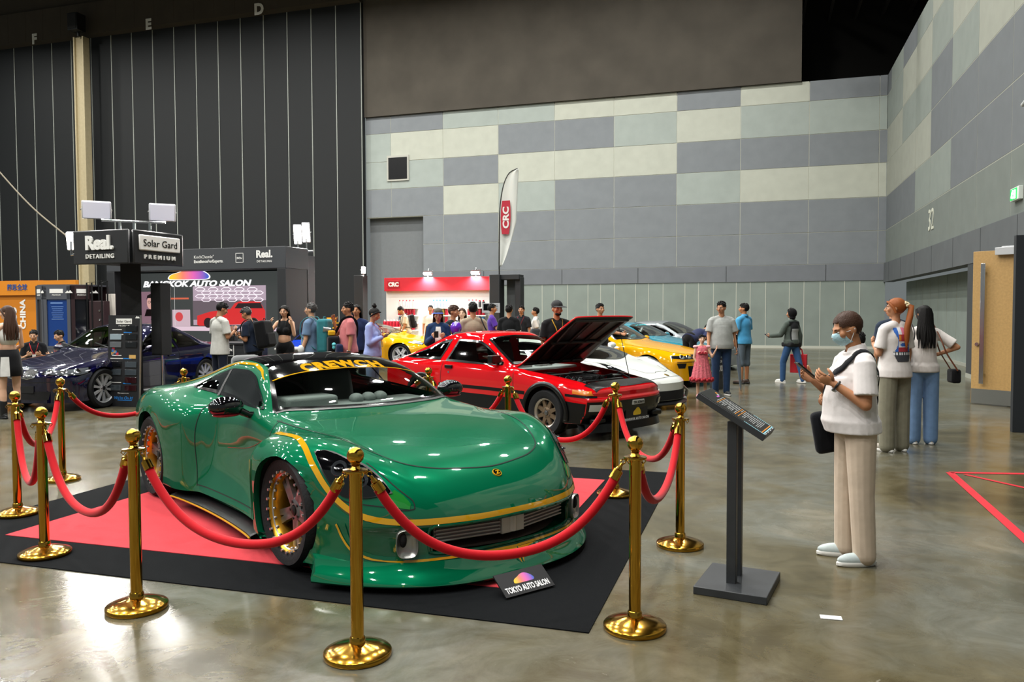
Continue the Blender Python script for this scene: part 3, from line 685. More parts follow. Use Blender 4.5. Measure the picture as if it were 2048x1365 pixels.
def mount_wheels(car, proto, xs, half, z, half_r=None):
    i = 0
    for x, hw in ((xs[0], half), (xs[1], half_r or half)):
        for sg in (1, -1):
            w = proto if i == 0 else copy_tree(proto); i += 1
            w.parent = car.root; w.location = (x, sg*hw, z); w.rotation_euler = (0, .37*i, 0) if sg > 0 else (0, .2*i, pi)
def interior(car, xd, wy, zf=.35, zd=.82, xs=None, seat=SEATM, rhd=1, dash=DASH, xr=None):
    """floor pan, dashboard, steering wheel and front seats"""
    xr = xr or xd+1.55
    b = MB(); b.box(((xd+xr)/2-.1, 0, zf-.05), (xr-xd+.6, 1.35, .1)); b.box((xr+.1, 0, zf+.2), (.1, 1.3, .5)); b.box(((xd+xr)/2, 0, zf+.12), (xr-xd, .22, .26)); b.box((xd-.1, 0, zf+.12), (.1, 1.3, .42)); b.build('floor_pan', TRIMB, car.root)
    b = MB(); b.box((xd, 0, zd-.10), (.42, 1.34, .2)); b.box((xd+.04, rhd*.36, zd+.02), (.26, .42, .1)); 
    for k in range(3): b.ell((xd-.02+.015*k, -.04-.13*k*rhd*.9, zd+.02), (.07, .055, .045), nu=12, nv=8)
    b.build('dashboard', dash, car.root, bevel=.03, bseg=3)
    b = MB(); c = V((xd+.36, rhd*.36, zd+.0)); q = M4.Rotation(rad(-66), 3, 'Y')
    b.tube([c+q @ V((cos(a)*.18, sin(a)*.18, 0)) for a in np.linspace(0, 2*pi, 33)], .015, 8, cap=False); b.tube([c+q @ V((0, -.17, 0)), c, c+q @ V((0, .17, 0))], .018, 6); b.tube([c, c+V((-.3, 0, -.06))], .03, 8); b.build('steering_wheel', TRIMB, car.root)
    for sg in (1, -1):
        b = MB(); x0 = xd+.62
        b.box((x0+.12, sg*.37, zf+.12), (.52, .46, .16)); b.box((x0+.42, sg*.37, zf+.45), (.14, .46, .62), R=M4.Rotation(rad(16), 3, 'Y')); b.box((x0+.54, sg*.37, zf+.83), (.1, .26, .18), R=M4.Rotation(rad(12), 3, 'Y'))
        b.build('seat', seat, car.root, bevel=.05, bseg=3)
def mirror(car, loc, m, sg=1, r=(.09, .125, .075), glass=True):
    x, y, z = loc; b = MB(); b.ell((x, sg*y, z), r, nu=28, nv=18); n = len(b.v)
    b.v = [(min(p[0], x+r[0]*.55), p[1], p[2]) for p in b.v]
    b.tube([(x-.01, sg*(y-r[1]*.8), z-r[2]*.5), (x-.02, sg*(y-r[1]*1.25), z-r[2]*.9), (x-.02, sg*(y-r[1]*1.9), z-r[2]*1.1)], [.03, .025, .03], 10)
    return b.build('mirror', m, car.root)
# ------------------------------------------------------------------ the green sports car
GRN = paint('green', '#03603f', .30); GRN.node_tree.nodes['Principled BSDF'].inputs['Metallic'].default_value = .25
YEL = paint('gold_stripe', '#c69318', .3); BLKP = paint('gloss_black', '#060608', .12); 
def gz_post(X, Y, Z):
    # rear flare steps out of the door; door waist pinched
    return X, Y, Z
GZ = dict(L=4.50, n=(170, 72), pw=2.8, wref=1.02, bulge=.02, c=dict(
    zt=[(0, .372), (.03, .43), (.08, .495), (.15, .555), (.25, .618), (.4, .685), (.6, .74), (.85, .79), (1.15, .832), (1.40, .858), (1.54, .88), (1.8, 1.01), (2.1, 1.135), (2.4, 1.205), (2.7, 1.225), (3.05, 1.195), (3.45, 1.09), (3.85, .965), (4.2, .91), (4.38, .87)],
    wr=[(0, .46), (.5, .58), (1.2, .70), (1.6, .735), (2.1, .645), (2.4, .59), (2.85, .565), (3.3, .53), (3.8, .55), (4.38, .55)],
    zr=[(0, .370), (.03, .425), (.08, .485), (.16, .545), (.26, .605), (.45, .685), (.9, .785), (1.3, .83), (1.66, .86), (1.95, .995), (2.2, 1.10), (2.45, 1.15), (2.7, 1.163), (3.05, 1.125), (3.4, 1.04), (3.8, .945), (4.2, .885), (4.38, .85)],
    wb=[(0, .74), (.35, .79), (.8, .86), (1.15, .87), (1.5, .81), (1.9, .80), (2.5, .775), (2.8, .80), (3.1, .88), (3.5, .91), (4.0, .83), (4.38, .72)],
    zb=[(0, .36), (.04, .425), (.12, .505), (.25, .60), (.45, .70), (.8, .785), (1.0, .805), (1.3, .80), (1.6, .815), (2.0, .845), (2.6, .875), (3.0, .89), (3.4, .91), (3.8, .90), (4.38, .82)],
    wm=[(0, .87), (.2, .96), (.4, 1.04), (.7, 1.085), (1.1, 1.085), (1.38, 1.065), (1.46, 1.0), (1.54, .91), (1.68, .88), (2.2, .86), (2.5, .87), (2.68, .93), (2.88, 1.03), (3.2, 1.09), (3.6, 1.09), (4.0, 1.02), (4.38, .88)],
    zm=[(0, .28), (.15, .36), (.45, .54), (.9, .62), (1.3, .60), (1.8, .60), (2.5, .62), (3.0, .68), (3.5, .70), (4.0, .66), (4.38, .6)],
    ws=[(0, .93), (.3, 1.03), (.7, 1.085), (1.2, 1.06), (1.42, 1.04), (1.56, .98), (2.0, .95), (2.6, .97), (3.0, 1.06), (3.5, 1.07), (4.0, .99), (4.38, .86)],
    zs=[(0, .10), (.5, .10), (1.2, .12), (1.5, .16), (2.6, .18), (2.9, .16), (3.9, .17), (4.38, .24)],
    bend=[(0, .60), (.4, .46), (.9, .26), (1.4, .20), (1.9, .16), (2.4, .06), (3.0, 0), (3.7, -.12), (4.38, -.36)],
    face=[(0, .02), (.12, .0), (.2, .02), (.3, .02), (.36, .0), (1, 0)]), facefade=.5)
for _k, _v in GZ['c'].items():
    if _k != 'face': GZ['c'][_k] = [(x+.12*min(1, max(0, (x-2.8)/.6)), y) for x, y in _v]
def build_green():
    c = Car(GZ); hd = rad(-49.5); xd = hd+pi
    r = c.root = thing('sports_car', 'green wide-body sports car with gold pinstripes inside the rope barrier', 'car', (.02, 4.76, .012), xd)
    AR = [(1.0, .335, .358), (3.56, .345, .385)]
    # glazing
    ws_t = [(1.72+.12, -.53), (1.99, -.40), (2.13, -.2), (2.165, 0), (2.13, .2), (1.99, .40), (1.84, .53)]
    A = [(2.26, -.565), (2.30, -.33), (2.315, 0), (2.30, .33), (2.26, .565)]; B = [(1.74, -.755), (1.60, -.46), (1.535, 0), (1.60, .46), (1.74, .755)]
    c.patch('windscreen', 'top', A, B, GLASS, 40, 18, .006, .035, hole=True)
    sun = c.patch('sun_strip', 'top', A, [(a[0]-.25+.03*abs(a[1]/.5)**2, a[1]*1.10) for a in A], mat('sun_strip', '#070808', .08), 40, 4, .008)
    c.ribbon([(a[0]-.255+.03*abs(a[1]/.5)**2, a[1]*1.105) for a in A], .012, mode='top', eps=.010).build('strip_line', YEL, r, smooth=60)
    for sd, sg in (('right', 1), ('left', -1)):
        top = [(1.88, .885), (2.08, .99), (2.3, 1.085), (2.5, 1.117), (2.75, 1.115), (3.02, 1.06), (3.24, .985)]
        bot = [(1.88, .872), (2.15, .878), (2.6, .905), (3.24, .945)]
        c.patch('side_window', sd, top, bot, GLASS, 40, 12, .005, .028, hole=True)
        c.ribbon([(2.74, .905), (2.82, 1.10)], .035, mode=sd, eps=.007, n=14).build('window_divider', TRIMB, r)
        # yellow line over the window, door gaps
        c.ribbon([(2.12, 1.065), (2.3, 1.128), (2.52, 1.16), (2.76, 1.158), (3.05, 1.108), (3.38, 1.01), (3.7, .925)], .03, mode=sd, eps=.004, wfun=lambda t: min(1, .25+t*5)).build('roof_stripe', YEL, r, smooth=60)
        g = MB(); c.ribbon([(1.56, .83), (1.54, .6), (1.55, .2)], .007, mb=g, mode=sd); c.ribbon([(2.72, .9), (2.74, .6), (2.68, .22)], .007, mb=g, mode=sd); c.ribbon([(1.55, .22), (2.68, .23)], .006, mb=g, mode=sd); g.build('door_gap', GAPM, r)
        c.ribbon([(1.62, .70), (1.95, .60), (2.3, .56)], .004, mode=sd, eps=.004).build('door_pinline', mat('pin_red', '#8a2a20', .4), r)
        c.patch('door_handle', sd, [(2.48, .80), (2.64, .81)], [(2.48, .775), (2.64, .785)], TRIMB, 8, 3, .012)
        # fender stripe: from the door top edge over the arch and down to the nose
        st = c.ribbon([(1.40, sg*.87, .72), (1.25, sg*.91, .785), (1.05, sg*.92, .795), (.86, sg*.94, .745), (.72, sg*.965, .67), (.60, sg*.97, .575), (.50, sg*.935, .49), (.40, sg*.88, .43), (.28, sg*.79, .395), (.16, sg*.64, .382), (.06, sg*.4, .378), (.02, sg*.2, .376), (.01, 0, .376)], .034, eps=.0035, n=110); st.build('nose_stripe', YEL, r, smooth=60)
        # amber edge behind the front wheel
        c.ribbon([(1.405, .62), (1.42, .44), (1.42, .22)], .032, mode=sd, eps=.008).build('vent_edge', YEL, r)
        # headlamp
        LO = [(.785, sg*.905, .71), (.70, sg*.905, .64), (.597, sg*.887, .554), (.491, sg*.847, .495), (.399, sg*.785, .495), (.30, sg*.675, .52)]
        UP_ = [(.785, sg*.905, .71), (.73, sg*.864, .722), (.58, sg*.795, .686), (.495, sg*.744, .657), (.396, sg*.703, .599), (.30, sg*.675, .52)]
        h = c.patch('headlight', 'near', LO, UP_, BLKP, 30, 14, .008, .012, inner=mat('lamp_rim', '#08090a', .3))
        b = MB()
        for q in ((.60, .835, .63), (.47, .775, .575)):
            P, N = c.near((q[0], sg*q[1], q[2])); b.lathe([(.030, .0), (.045, .004), (.05, .001)], P+N*.007, N, 24); b.ell(P+N*.007, (.028, .028, .008), nu=16, nv=8)
        b.build('lamp_lens', mat('lens_dark', '#26282c', .05, coat=1), h)
        g = MB(); c.ribbon([(.73, sg*.93, .66), (.60, sg*.90, .535), (.49, sg*.855, .475), (.40, sg*.79, .462), (.30, sg*.71, .447), (.23, sg*.645, .435), (.19, sg*.60, .447), (.205, sg*.597, .475), (.26, sg*.625, .518), (.31, sg*.65, .548), (.40, sg*.69, .61), (.50, sg*.735, .667)], .006, mb=g, n=90); g.build('lamp_gap', GAPM, r)
        c.patch('lamp_tail', 'near', [(.31, sg*.66, .535), (.26, sg*.632, .51), (.215, sg*.61, .468)], [(.32, sg*.71, .49), (.255, sg*.67, .45), (.21, sg*.62, .44)], paint('lime', '#1f7a2e', .25), 12, 8, .003)
        mirror(c, (2.02, .985, .90), BLKP, sg, (.085, .125, .075))
        b = MB(); b.ell((2.015, sg*.985, .843), (.07, .10, .016), nu=20, nv=8); b.build('mirror_base', mat('mirror_red', '#8d1420', .3), r)
        # side skirt: green sill blade with a black floor edge and a gold line
        k = MB(); rows = []
        for x in np.linspace(1.45, 3.05, 40):
            t = (x-1.45)/1.6; o = .985+.03*sin(pi*t)*0; z0 = .075
            yk = 1.0-.05*sin(pi*min(1, max(0, t)))**.7; yk += .06; rows.append([V((x, sg*.80, z0+.02)), V((x, sg*(yk-.01), z0)), V((x, sg*yk, z0+.008)), V((x, sg*(yk-.005), z0+.026)), V((x, sg*.90, .15))])
        k.grid(rows); o = k.build('side_skirt', TRIMB, r, norm=True); so = o.modifiers.new('s', 'SOLIDIFY'); so.thickness = .004
        k = MB(); k.tube([(p[2].x, p[2].y+sg*.001, p[2].z+.006) for p in rows], .007, 8); k.build('skirt_line', YEL, o)
        b = MB(); b.grid([[V((x, sg*(.88+.0*x), .33-.02*((x-1.4)/1.3))), V((x, sg*(.955-.015*sin((x-1.4)/1.3*pi)), .205)), V((x, sg*(.97-.02*sin((x-1.4)/1.3*pi)), .185)), V((x, sg*.93, .15))] for x in np.linspace(1.48, 2.8, 24)]); o = b.build('sill_blade', GRN, r, norm=True)
        # bumper pocket (darker panel with gold edge) and silver brake scoop
    # roof skin
    c.patch('roof_panel', 'top', [(2.26, -.55), (2.30, -.33), (2.318, 0), (2.30, .33), (2.26, .55)], [(3.06, -.51), (3.05, -.3), (3.04, 0), (3.05, .3), (3.06, .51)], BLKP, 30, 16, .004)
    c.patch('rear_window', 'top', [(3.06, -.50), (3.06, 0), (3.06, .50)], [(3.62, -.44), (3.7, 0), (3.62, .44)], FRIT, 20, 12, .004)
    g = MB()
    c.ribbon([(1.6, -.79), (1.2, -.775), (.85, -.72), (.60, -.64), (.40, -.52), (.28, -.3), (.235, 0), (.28, .3), (.40, .52), (.60, .64), (.85, .72), (1.2, .775), (1.6, .79)], .008, mb=g, mode='top', n=120); g.build('bonnet_gap', GAPM, r)
    c.patch('cowl', 'top', [(1.74, -.74), (1.60, -.46), (1.535, 0), (1.60, .46), (1.74, .74)], [(1.71, -.75), (1.565, -.46), (1.50, 0), (1.565, .46), (1.71, .75)], TRIMB, 30, 3, .005)
    # badge
    P, N = c.cast('top', .18, 0); b = MB(); x, y, d = frame_from(N)
    b.lathe([(0, .006), (.026, .006), (.029, .003), (.029, 0)], P, N, 28); bd = b.build('badge', FRIT, r)
    b = MB(); b.lathe([(.026, .0065), (.030, .006), (.031, 0)], P, N, 28); rt = V((0, 1, 0)); uu = N.cross(rt)
    text_mb(b, 'Z', (P+N*.0065+uu*.014, rt*-1, uu*-1), .028, 0, .002, .05, .2); b.build('badge_letter', YEL, bd)
    # mouth
    gz = c.bm
    MO = [(-.545, .20), (-.50, .19), (0, .185), (.50, .19), (.545, .20)]; MT = [(-.55, .335), (-.53, .352), (0, .356), (.53, .352), (.55, .335)]
    poly = MO+MT[::-1]; c.cuts.append(('front', poly, 0.))
    rim = MB()
    pts = [c.cast('front', y, z)[0] for y, z in (c.resamp(MO, 40).tolist()+c.resamp([MO[-1], MT[-1]], 8).tolist()[1:-1]+c.resamp(MT[::-1], 40).tolist()+c.resamp([MT[0], MO[0]], 8).tolist()[1:-1])]
    n = len(pts); rim.add([p+V((-.004, 0, 0)) for p in pts]+[p+V((.06, -p.y*.03, 0)) for p in pts]+[V((p.x+.16, p.y*.96, p.z)) for p in pts], [(i, (i+1) % n, n+(i+1) % n, n+i) for i in range(n)]+[(n+i, n+(i+1) % n, 2*n+(i+1) % n, 2*n+i) for i in range(n)])
    rim.tube(pts+[pts[0]], .011, 8, cap=False); rim.build('mouth_rim', paint('green_dark', '#04472f', .3), r)
    b = MB(); b.box((.50, 0, .30), (.02, 1.3, .36)); b.build('mouth_back', WELL, r)
    b = MB(); IC = [mat('cooler_fin', '#b7b3af', .45, metal=.3), mat('cooler_tank', '#c9c3bb', .35, metal=.5)]
    for sg in (1, -1):
        q = M4.Rotation(-sg*rad(12), 3, 'Z')
        for k in range(5): b.box((.105, sg*.29, .252+k*.021), (.05, .42, .010), R=q)
        b.box((.12, sg*.29, .295), (.03, .42, .115), R=q)
    b.box((.055, -.05, .298), (.06, .075, .115), mi=1); b.box((.055, .05, .298), (.06, .075, .115), mi=1); b.cyl((.04, 0, .245), (.04, 0, .35), .03, .03, 16, 1)
    b.build('intercooler', IC, r, bevel=.003)
    b = MB(); b.grid([[V((.03+.22*abs(y/.56)**2.3, y, .195)), V((.36, y*.95, .235)), V((.46, y*.95, .30))] for y in np.linspace(-.545, .545, 30)]); b.build('mouth_floor', mat('carbon_floor', '#4d443e', .35, metal=.1), r, norm=True)
    for sg in (1, -1):
        # silver scoop
        PS, NS_ = c.cast('front', sg*.655, .262); b = MB(); fw = V((-1, sg*.45, 0)).normalized(); x = V((0, 0, 1)).cross(fw).normalized()
        o_ = PS+fw*.034; ring = [(cos(a)*.060*q_, sin(a)*.078*q_) for a in np.linspace(0, 2*pi, 49)[:-1] for q_ in [(abs(cos(a))**3.5+abs(sin(a))**3.5)**(-1/3.5)]]
        rows = [[o_+x*(p[0]*k)+V((0, 0, p[1]*k))+fw*dd for p in ring+[ring[0]]] for k, dd in ((1.0, -.045), (1.04, .0), (1.0, .006), (.92, .0), (.80, -.012), (.55, -.02), (.01, -.022))]
        b.grid(rows); sc = b.build('brake_scoop', mat('scoop_silver', '#a8a8a4', .3, metal=.85), r, norm=True)
        b = MB(); b.ell(o_+x*(-sg*.022)+V((0, 0, .02))-fw*.018, (.022, .022, .042), nu=16, nv=10); b.build('scoop_hole', WELL, sc)
        # pocket: recess shade painted as a darker green patch on the skin
        c.patch('bumper_pocket', 'near', [(.42, sg*.90, .345), (.30, sg*.82, .352), (.18, sg*.70, .352)], [(.36, sg*.86, .195), (.28, sg*.80, .185), (.18, sg*.71, .185)], paint('green_shaded', '#045035', .3), 20, 12, .003)
        c.ribbon([(.50, sg*.95, .355), (.47, sg*.935, .29), (.41, sg*.895, .215), (.30, sg*.81, .172), (.16, sg*.65, .162), (.05, sg*.3, .158), (.01, 0, .158)], .014, eps=.005, n=70).build('lip_stripe', YEL, r)
        c.ribbon([(.455, sg*.925, .36), (.43, sg*.91, .28), (.37, sg*.86, .21), (.28, sg*.79, .182), (.18, sg*.68, .176)], .022, eps=.006, n=50).build('pocket_edge', GRN, r)
    # splitter: a blade that follows the plan of the nose
    b = MB(); rows = []
    for q in np.linspace(-1, 1, 81):
        y = q*1.02; x = .60*min(1.15, abs(y)/1.02)**2.8; xo = x-.09+.05*abs(q)**3; yo = y*1.045
        rows.append([V((x+.14, y*.97, .075)), V((x+.0, y, .045)), V((xo, yo, .030)), V((xo-.008, yo*1.003, .04)), V((xo+.002, yo, .058)), V((x-.045, y*1.02, .088)), V((x-.02, y*1.008, .12)), V((x+.0, y, .152)), V((x+.06, y*.985, .165))])
    b.grid(rows)
    for e in (0, -1): b.add(rows[e], [tuple(range(9)) if e else tuple(range(8, -1, -1))])
    b.build('splitter', GRN, r, norm=True)
    b = MB(); P0, _ = c.cast('front', 0, .17); tri = []
    for sg in (1, -1):
        prof = [(.004, .158), (.15, .163), (.07, .145), (.028, .115), (.008, .075)]
        vs = []
        for (y, z) in prof:
            P, N = c.cast('front', sg*y, max(.105, z)); x_ = -.012-max(0, .15-z)*.75; vs.append(V((x_, sg*y, z)))
        b.add(vs, [tuple(range(5)) if sg < 0 else tuple(range(4, -1, -1))])
    b.build('arrow_mark', YEL, r)
    # lettering across the sun strip
    b = MB(); text_mb(b, 'CREWCH', ((0, 0, 0), (1, 0, 0), (0, 1, 0)), .085, 0, .002, .06, 0, 1.25, 1.2)
    mid = sum((V(p) for p in b.v), V())/len(b.v); nv = []
    for p in b.v:
        P, N = c.cast('top', 2.085+p[1]*1.6-.05*abs(p[0]/.5)**2, -p[0]); nv.append(tuple(P+N*(.009+p[2])))
    b.v = nv; b.build('strip_lettering', YEL, r, smooth=0)
    c.cut_arches(AR); c.apply_cuts()
    c.body('body', GRN); c.arch_parts(AR, .60, GRN)
    b = MB(); b.box((2.2, 0, .13), (3.6, 1.5, .06)); b.build('underbody', WELL, r)
    interior(c, 2.0, .7, .28, .865, rhd=1, seat=mat('seat_grey', '#6b6d6e', .7))
    w = spoke_wheel(.345, .27, .262, dict(n=5, dish=.06, w=(.07, .045), twin=(-.12, .12), barrel=mat('gold_barrel', '#dda436', .33, metal=.9), bolts=24, th=.03, hub=TRIMB), mat('spoke_grey', '#8d8f92', .35, metal=.9), mat('lip_chrome', '#dadadb', .28, metal=.9))
    mount_wheels(c, w, (1.0, 3.56), .895, .345, .93)
    return c
build_green()
# ------------------------------------------------------------------ the red hatchback with its bonnet up
AEW = dict(n=8, dish=.03, w=(.075, .05), th=.025, hub=mat('hub_steel', '#8a8c8e', .3, metal=1.), barrel=mat('barrel_polish', '#cfcbc2', .34, metal=.9))
def build_red():
    sp = dict(L=4.2, n=(130, 64), pw=4.0, wref=.80, bulge=.015, crown=.55, shift=.7, c=dict(
        zt=[(0, .58), (.03, .625), (.12, .66), (.45, .72), (.9, .78), (1.3, .83), (1.42, .86), (1.75, 1.05), (2.05, 1.21), (2.25, 1.275), (2.6, 1.285), (2.9, 1.255), (3.4, 1.08), (3.85, .91), (4.08, .86), (4.2, .80)],
        wr=[(0, .60), (.5, .64), (1.3, .66), (1.5, .66), (2.05, .575), (2.4, .55), (3.0, .55), (3.5, .57), (4.2, .6)],
        zr=[(0, .575), (.03, .615), (.12, .65), (.45, .71), (.9, .765), (1.35, .82), (1.75, .99), (2.05, 1.155), (2.25, 1.215), (2.6, 1.225), (2.9, 1.19), (3.4, 1.03), (3.85, .89), (4.2, .79)],
        wb=[(0, .72), (.5, .755), (1.3, .765), (3.0, .765), (3.8, .75), (4.2, .70)],
        zb=[(0, .57), (.05, .60), (.4, .665), (.8, .72), (1.3, .78), (2.0, .82), (3.0, .84), (3.8, .84), (4.2, .78)],
        wm=[(0, .765), (.4, .795), (.8, .81), (1.2, .80), (2.5, .80), (3.3, .81), (4.2, .77)], zm=[(0, .46), (.8, .58), (1.5, .6), (4.2, .6)],
        ws=[(0, .75), (.5, .785), (1.2, .785), (3.3, .785), (4.2, .74)], zs=[(0, .20), (.6, .19), (3.7, .2), (4.2, .3)],
        bend=[(0, .20), (.5, .15), (1.4, .12), (2.1, .07), (3.0, 0), (4.2, -.12)],
        face=[(0, .12), (.2, .09), (.34, .0), (.50, -.03), (.53, .0), (.6, 0), (1, 0)]), facefade=.3)
    c = Car(sp); r = c.root = thing('hatchback_car', 'red and black hatchback coupe with its bonnet propped open', 'car', (1.53, 10.0, 0), rad(-44.5)+pi)
    RED = paint('red', '#c40a12', .3); BK = mat('bumper_black', '#090a0b', .3, spec=.35); AR = [(.79, .30, .335), (3.19, .30, .335)]
    c.patch('windscreen', 'top', [(2.06, -.545), (2.10, 0), (2.06, .545)], [(1.50, -.65), (1.40, 0), (1.50, .65)], GLASS, 30, 14, .005, .03, hole=True)
    c.patch('rear_window', 'top', [(2.98, -.5), (2.95, 0), (2.98, .5)], [(3.72, -.54), (3.76, 0), (3.72, .54)], GLASSD, 20, 12, .005, .03, hole=True)
    for sd, sg in (('right', 1), ('left', -1)):
        c.patch('side_window', sd, [(1.62, .885), (1.84, 1.01), (2.06, 1.125), (2.2, 1.165), (2.62, 1.18)], [(1.62, .85), (2.0, .85), (2.74, .865)], GLASS, 30, 10, .004, .028, hole=True)
        c.patch('quarter_window', sd, [(2.76, 1.175), (2.92, 1.15), (3.3, 1.02), (3.72, .895)], [(2.86, .875), (3.1, .875), (3.72, .88)], GLASSD, 24, 8, .004, .024, hole=True)
        # two-tone sides
        c.patch('side_lower', sd, [(1.14, .44), (2.0, .45), (2.84, .45)], [(1.10, .19), (2.0, .195), (2.84, .21)], BK, 30, 8, .0035)
        c.ribbon([(1.14, .525), (2.0, .535), (2.84, .535)], .045, mode=sd, eps=.0035).build('side_stripe', BK, r)
        c.ribbon([(.46, .545), (.2, .535), (.08, .53)], .03, mode=sd, eps=.0035, n=20).build('front_stripe', BK, r)
        g = MB(); c.ribbon([(1.36, .80), (1.34, .5), (1.36, .2)], .007, mb=g, mode=sd); c.ribbon([(2.78, .86), (2.80, .6), (2.70, .2)], .007, mb=g, mode=sd); g.build('door_gap', GAPM, r)
        b = MB(); P, N = c.cast(sd, 2.63, .79); b.box(P+N*.012, (.15, .03, .045)); b.build('door_handle', BK, r, bevel=.006)
        b = MB(); P, N = c.cast(sd, 2.63, .715); b.cyl(P, P+N*.006, .014); b.build('door_lock', CHROME, r)
        b = MB(); P, N = c.cast(sd, 1.72, .90); b.box(P+V((-.02, sg*.10, .035)), (.09, .17, .10)); b.tube([P, P+V((-.01, sg*.04, 0))], .022, 8); b.build('mirror', BK, r, bevel=.025, bseg=3)
        # black flares
        for a in AR:
            arc = [(a[0]+cos(t)*(a[2]+.022), max(.19, a[1]+sin(t)*(a[2]+.022))) for t in np.linspace(rad(-12), rad(192), 30)]
            o = c.ribbon(arc, .055, mode=sd, eps=.009, n=60).build('wheel_flare', BK, r); so = o.modifiers.new('s', 'SOLIDIFY'); so.thickness = .014; so.offset = -1
        # indicator, side of the bumper
        c.patch('indicator', sd, [(.36, .615), (.13, .60)], [(.35, .565), (.10, .55)], AMBER, 12, 4, .006)
        c.patch('bumper_side', sd, [(.455, .47), (.25, .455), (.06, .45)], [(.50, .20), (.25, .2), (.10, .2)], BK, 16, 8, .004)
        c.patch('lamp_clear', 'front', [(sg*.735, .445), (sg*.55, .445)], [(sg*.735, .365), (sg*.55, .365)], mat('lens_glass', '#b8bdb8', .08, coat=1), 12, 5, .02)
        b = MB(); b.box((.14, sg*.58, .405), (.06, .22, .10)); b.build('lamp_box', CHROME, r)
    # bonnet, headlamp panel, front
    HB = [(.27, -.60), (.27, 0), (.27, .60)]; HR = [(1.44, -.655), (1.375, 0), (1.44, .655)]
    hd_ = c.patch('bonnet', 'top', HB, HR, RED, 20, 16, .006, thick=.0)
    me = hd_.data; hv = V((1.43, 0, .85))
    me.materials.append(mat('bonnet_under', '#0c0b0c', .35)); me.materials.append(mat('bonnet_frame', '#1a1416', .45))
    so = hd_.modifiers.new('s', 'SOLIDIFY'); so.thickness = .022; so.offset = -1; so.material_offset = 1; so.material_offset_rim = 0
    for v in me.vertices: v.co -= hv
    hd_.location = hv; hd_.rotation_euler = (0, rad(42), 0)
    b = MB()
    for y in (-.42, -.15, .15, .42): b.tube([V((.36, y*1.2, .685))-hv, V((1.34, y*.8, .81))-hv], .022, 8)
    for x, y in ((.34, .56), (1.34, .6), (.85, .5)): b.tube([V((x, -y, .67+.13*(x-.30)))-hv, V((x, y, .67+.13*(x-.30)))-hv], .022, 8)
    b.build('bonnet_frame', MC['bonnet_frame'], hd_)
    c.cuts.append(('top', HB+HR[::-1], 0))
    c.patch('lamp_panel', 'top', [(.265, -.66), (.265, 0), (.265, .66)], [(.09, -.64), (.045, 0), (.09, .64)], BK, 30, 10, .005)
    for sg in (1, -1): g = c.ribbon([(.08, sg*.30), (.25, sg*.30), (.25, sg*.64), (.12, sg*.62), (.08, sg*.30)], .006, mode='top', eps=.008, n=60); g.build('lamp_lid_gap', GAPM, r)
    c.patch('front_lower', 'front', [(-.76, .475), (0, .475), (.76, .475)], [(-.75, .21), (0, .21), (.75, .21)], BK, 40, 12, .006)
    b = MB()
    for k in range(5): b.box((.02, 0, .345+k*.022), (.02, .95, .007))
    b.build('grille_slats', TRIMB, r)
    b = MB(); b.box((-.034, -.05, .43), (.02, .24, .055)); p_ = b.build('badge_plate', mat('badge_silver', '#b9b9b4', .4), r)
    b = MB(); text_mb(b, 'TRUENO', ((-.045, -.05, .414), (0, -1, 0), (0, 0, 1)), .032, 0, .002, .01, 0, 1.25); b.build('badge_letters', FRIT, p_, smooth=0)
    b = MB(); b.box((-.0, -.06, .27), (.016, .46, .20)); pl_ = b.build('front_plate', CK, r)
    b = MB(); b.prism([(p[0]*.17, p[1]*.2) for p in LOGO], ((-.009, -.06, .305), (0, -1, 0), (0, 0, 1)), .002); b.build('plate_logo', logo_mat(), pl_, smooth=0)
    b = MB(); text_mb(b, 'BANGKOK AUTO SALON', ((-.009, -.06, .20), (0, -1, 0), (0, 0, 1)), .034, 0, .002, .015, .12, .95); b.build('plate_lettering', CW, pl_, smooth=0)
    b = MB(); rows = []
    for q in np.linspace(-1, 1, 41):
        y = q*.76; x = .20*abs(q)**4; rows.append([V((x+.1, y, .21)), V((x-.03, y*1.01, .20)), V((x-.05, y*1.01, .12)), V((x-.055, y*1.01, .105)), V((x+.05, y, .115)), V((x+.1, y, .2))])
    b.grid(rows); b.build('front_lip', BK, r, norm=True)
    for sg in (1, -1):
        b = MB(); b.box((.10, sg*.60, .235), (.10, .22, .07)); b.build('lip_end', BK, r, bevel=.02)
    c.ribbon([(1.5, -.63), (1.40, 0), (1.5, .63)], .05, mode='top', eps=.008).build('cowl', BK, r)
    # engine bay
    b = MB(); RB = paint('red_bay', '#a80c14', .4)
    b.box((.86, 0, .34), (1.1, 1.16, .02)); b.box((1.36, 0, .56), (.02, 1.2, .44)); b.box((.30, 0, .49), (.02, 1.16, .32))
    for sg in (1, -1): b.box((.86, sg*.59, .51), (1.1, .02, .34)); b.cyl((1.02, sg*.50, .4), (1.02, sg*.50, .72), .11, .09, 20)
    b.build('engine_bay', RB, r)
    b = MB(); b.box((.80, 0, .54), (.52, .24, .28)); b.box((.80, .0,   .71), (.5, .09, .06)); b.box((.80, -.10,   .705), (.48, .06, .05)); b.box((.80, .10,   .705), (.48, .06, .05)); b.box((.48, 0, .56), (.06, .8, .26)); b.build('engine_block', mat('engine_black', '#191a1b', .45, var=.3, vscale=20), r, bevel=.01)
    b = MB()
    for k in range(4): b.lathe([(.028, -.06), (.030, .04), (.046, .08), (.040, .078), (.026, .03)], (.62+k*.11, .22, .66), (0, .9, .35), 18)
    b.build('intake_trumpets', CHROME, r)
    b = MB(); b.tube([(1.02, -.5, .735), (1.02, .5, .735)], .014, 10); 
    for sg in (1, -1): b.cyl((1.02, sg*.5, .72), (1.02, sg*.5, .745), .06, .06, 16)
    b.build('strut_bar', ALU, r)
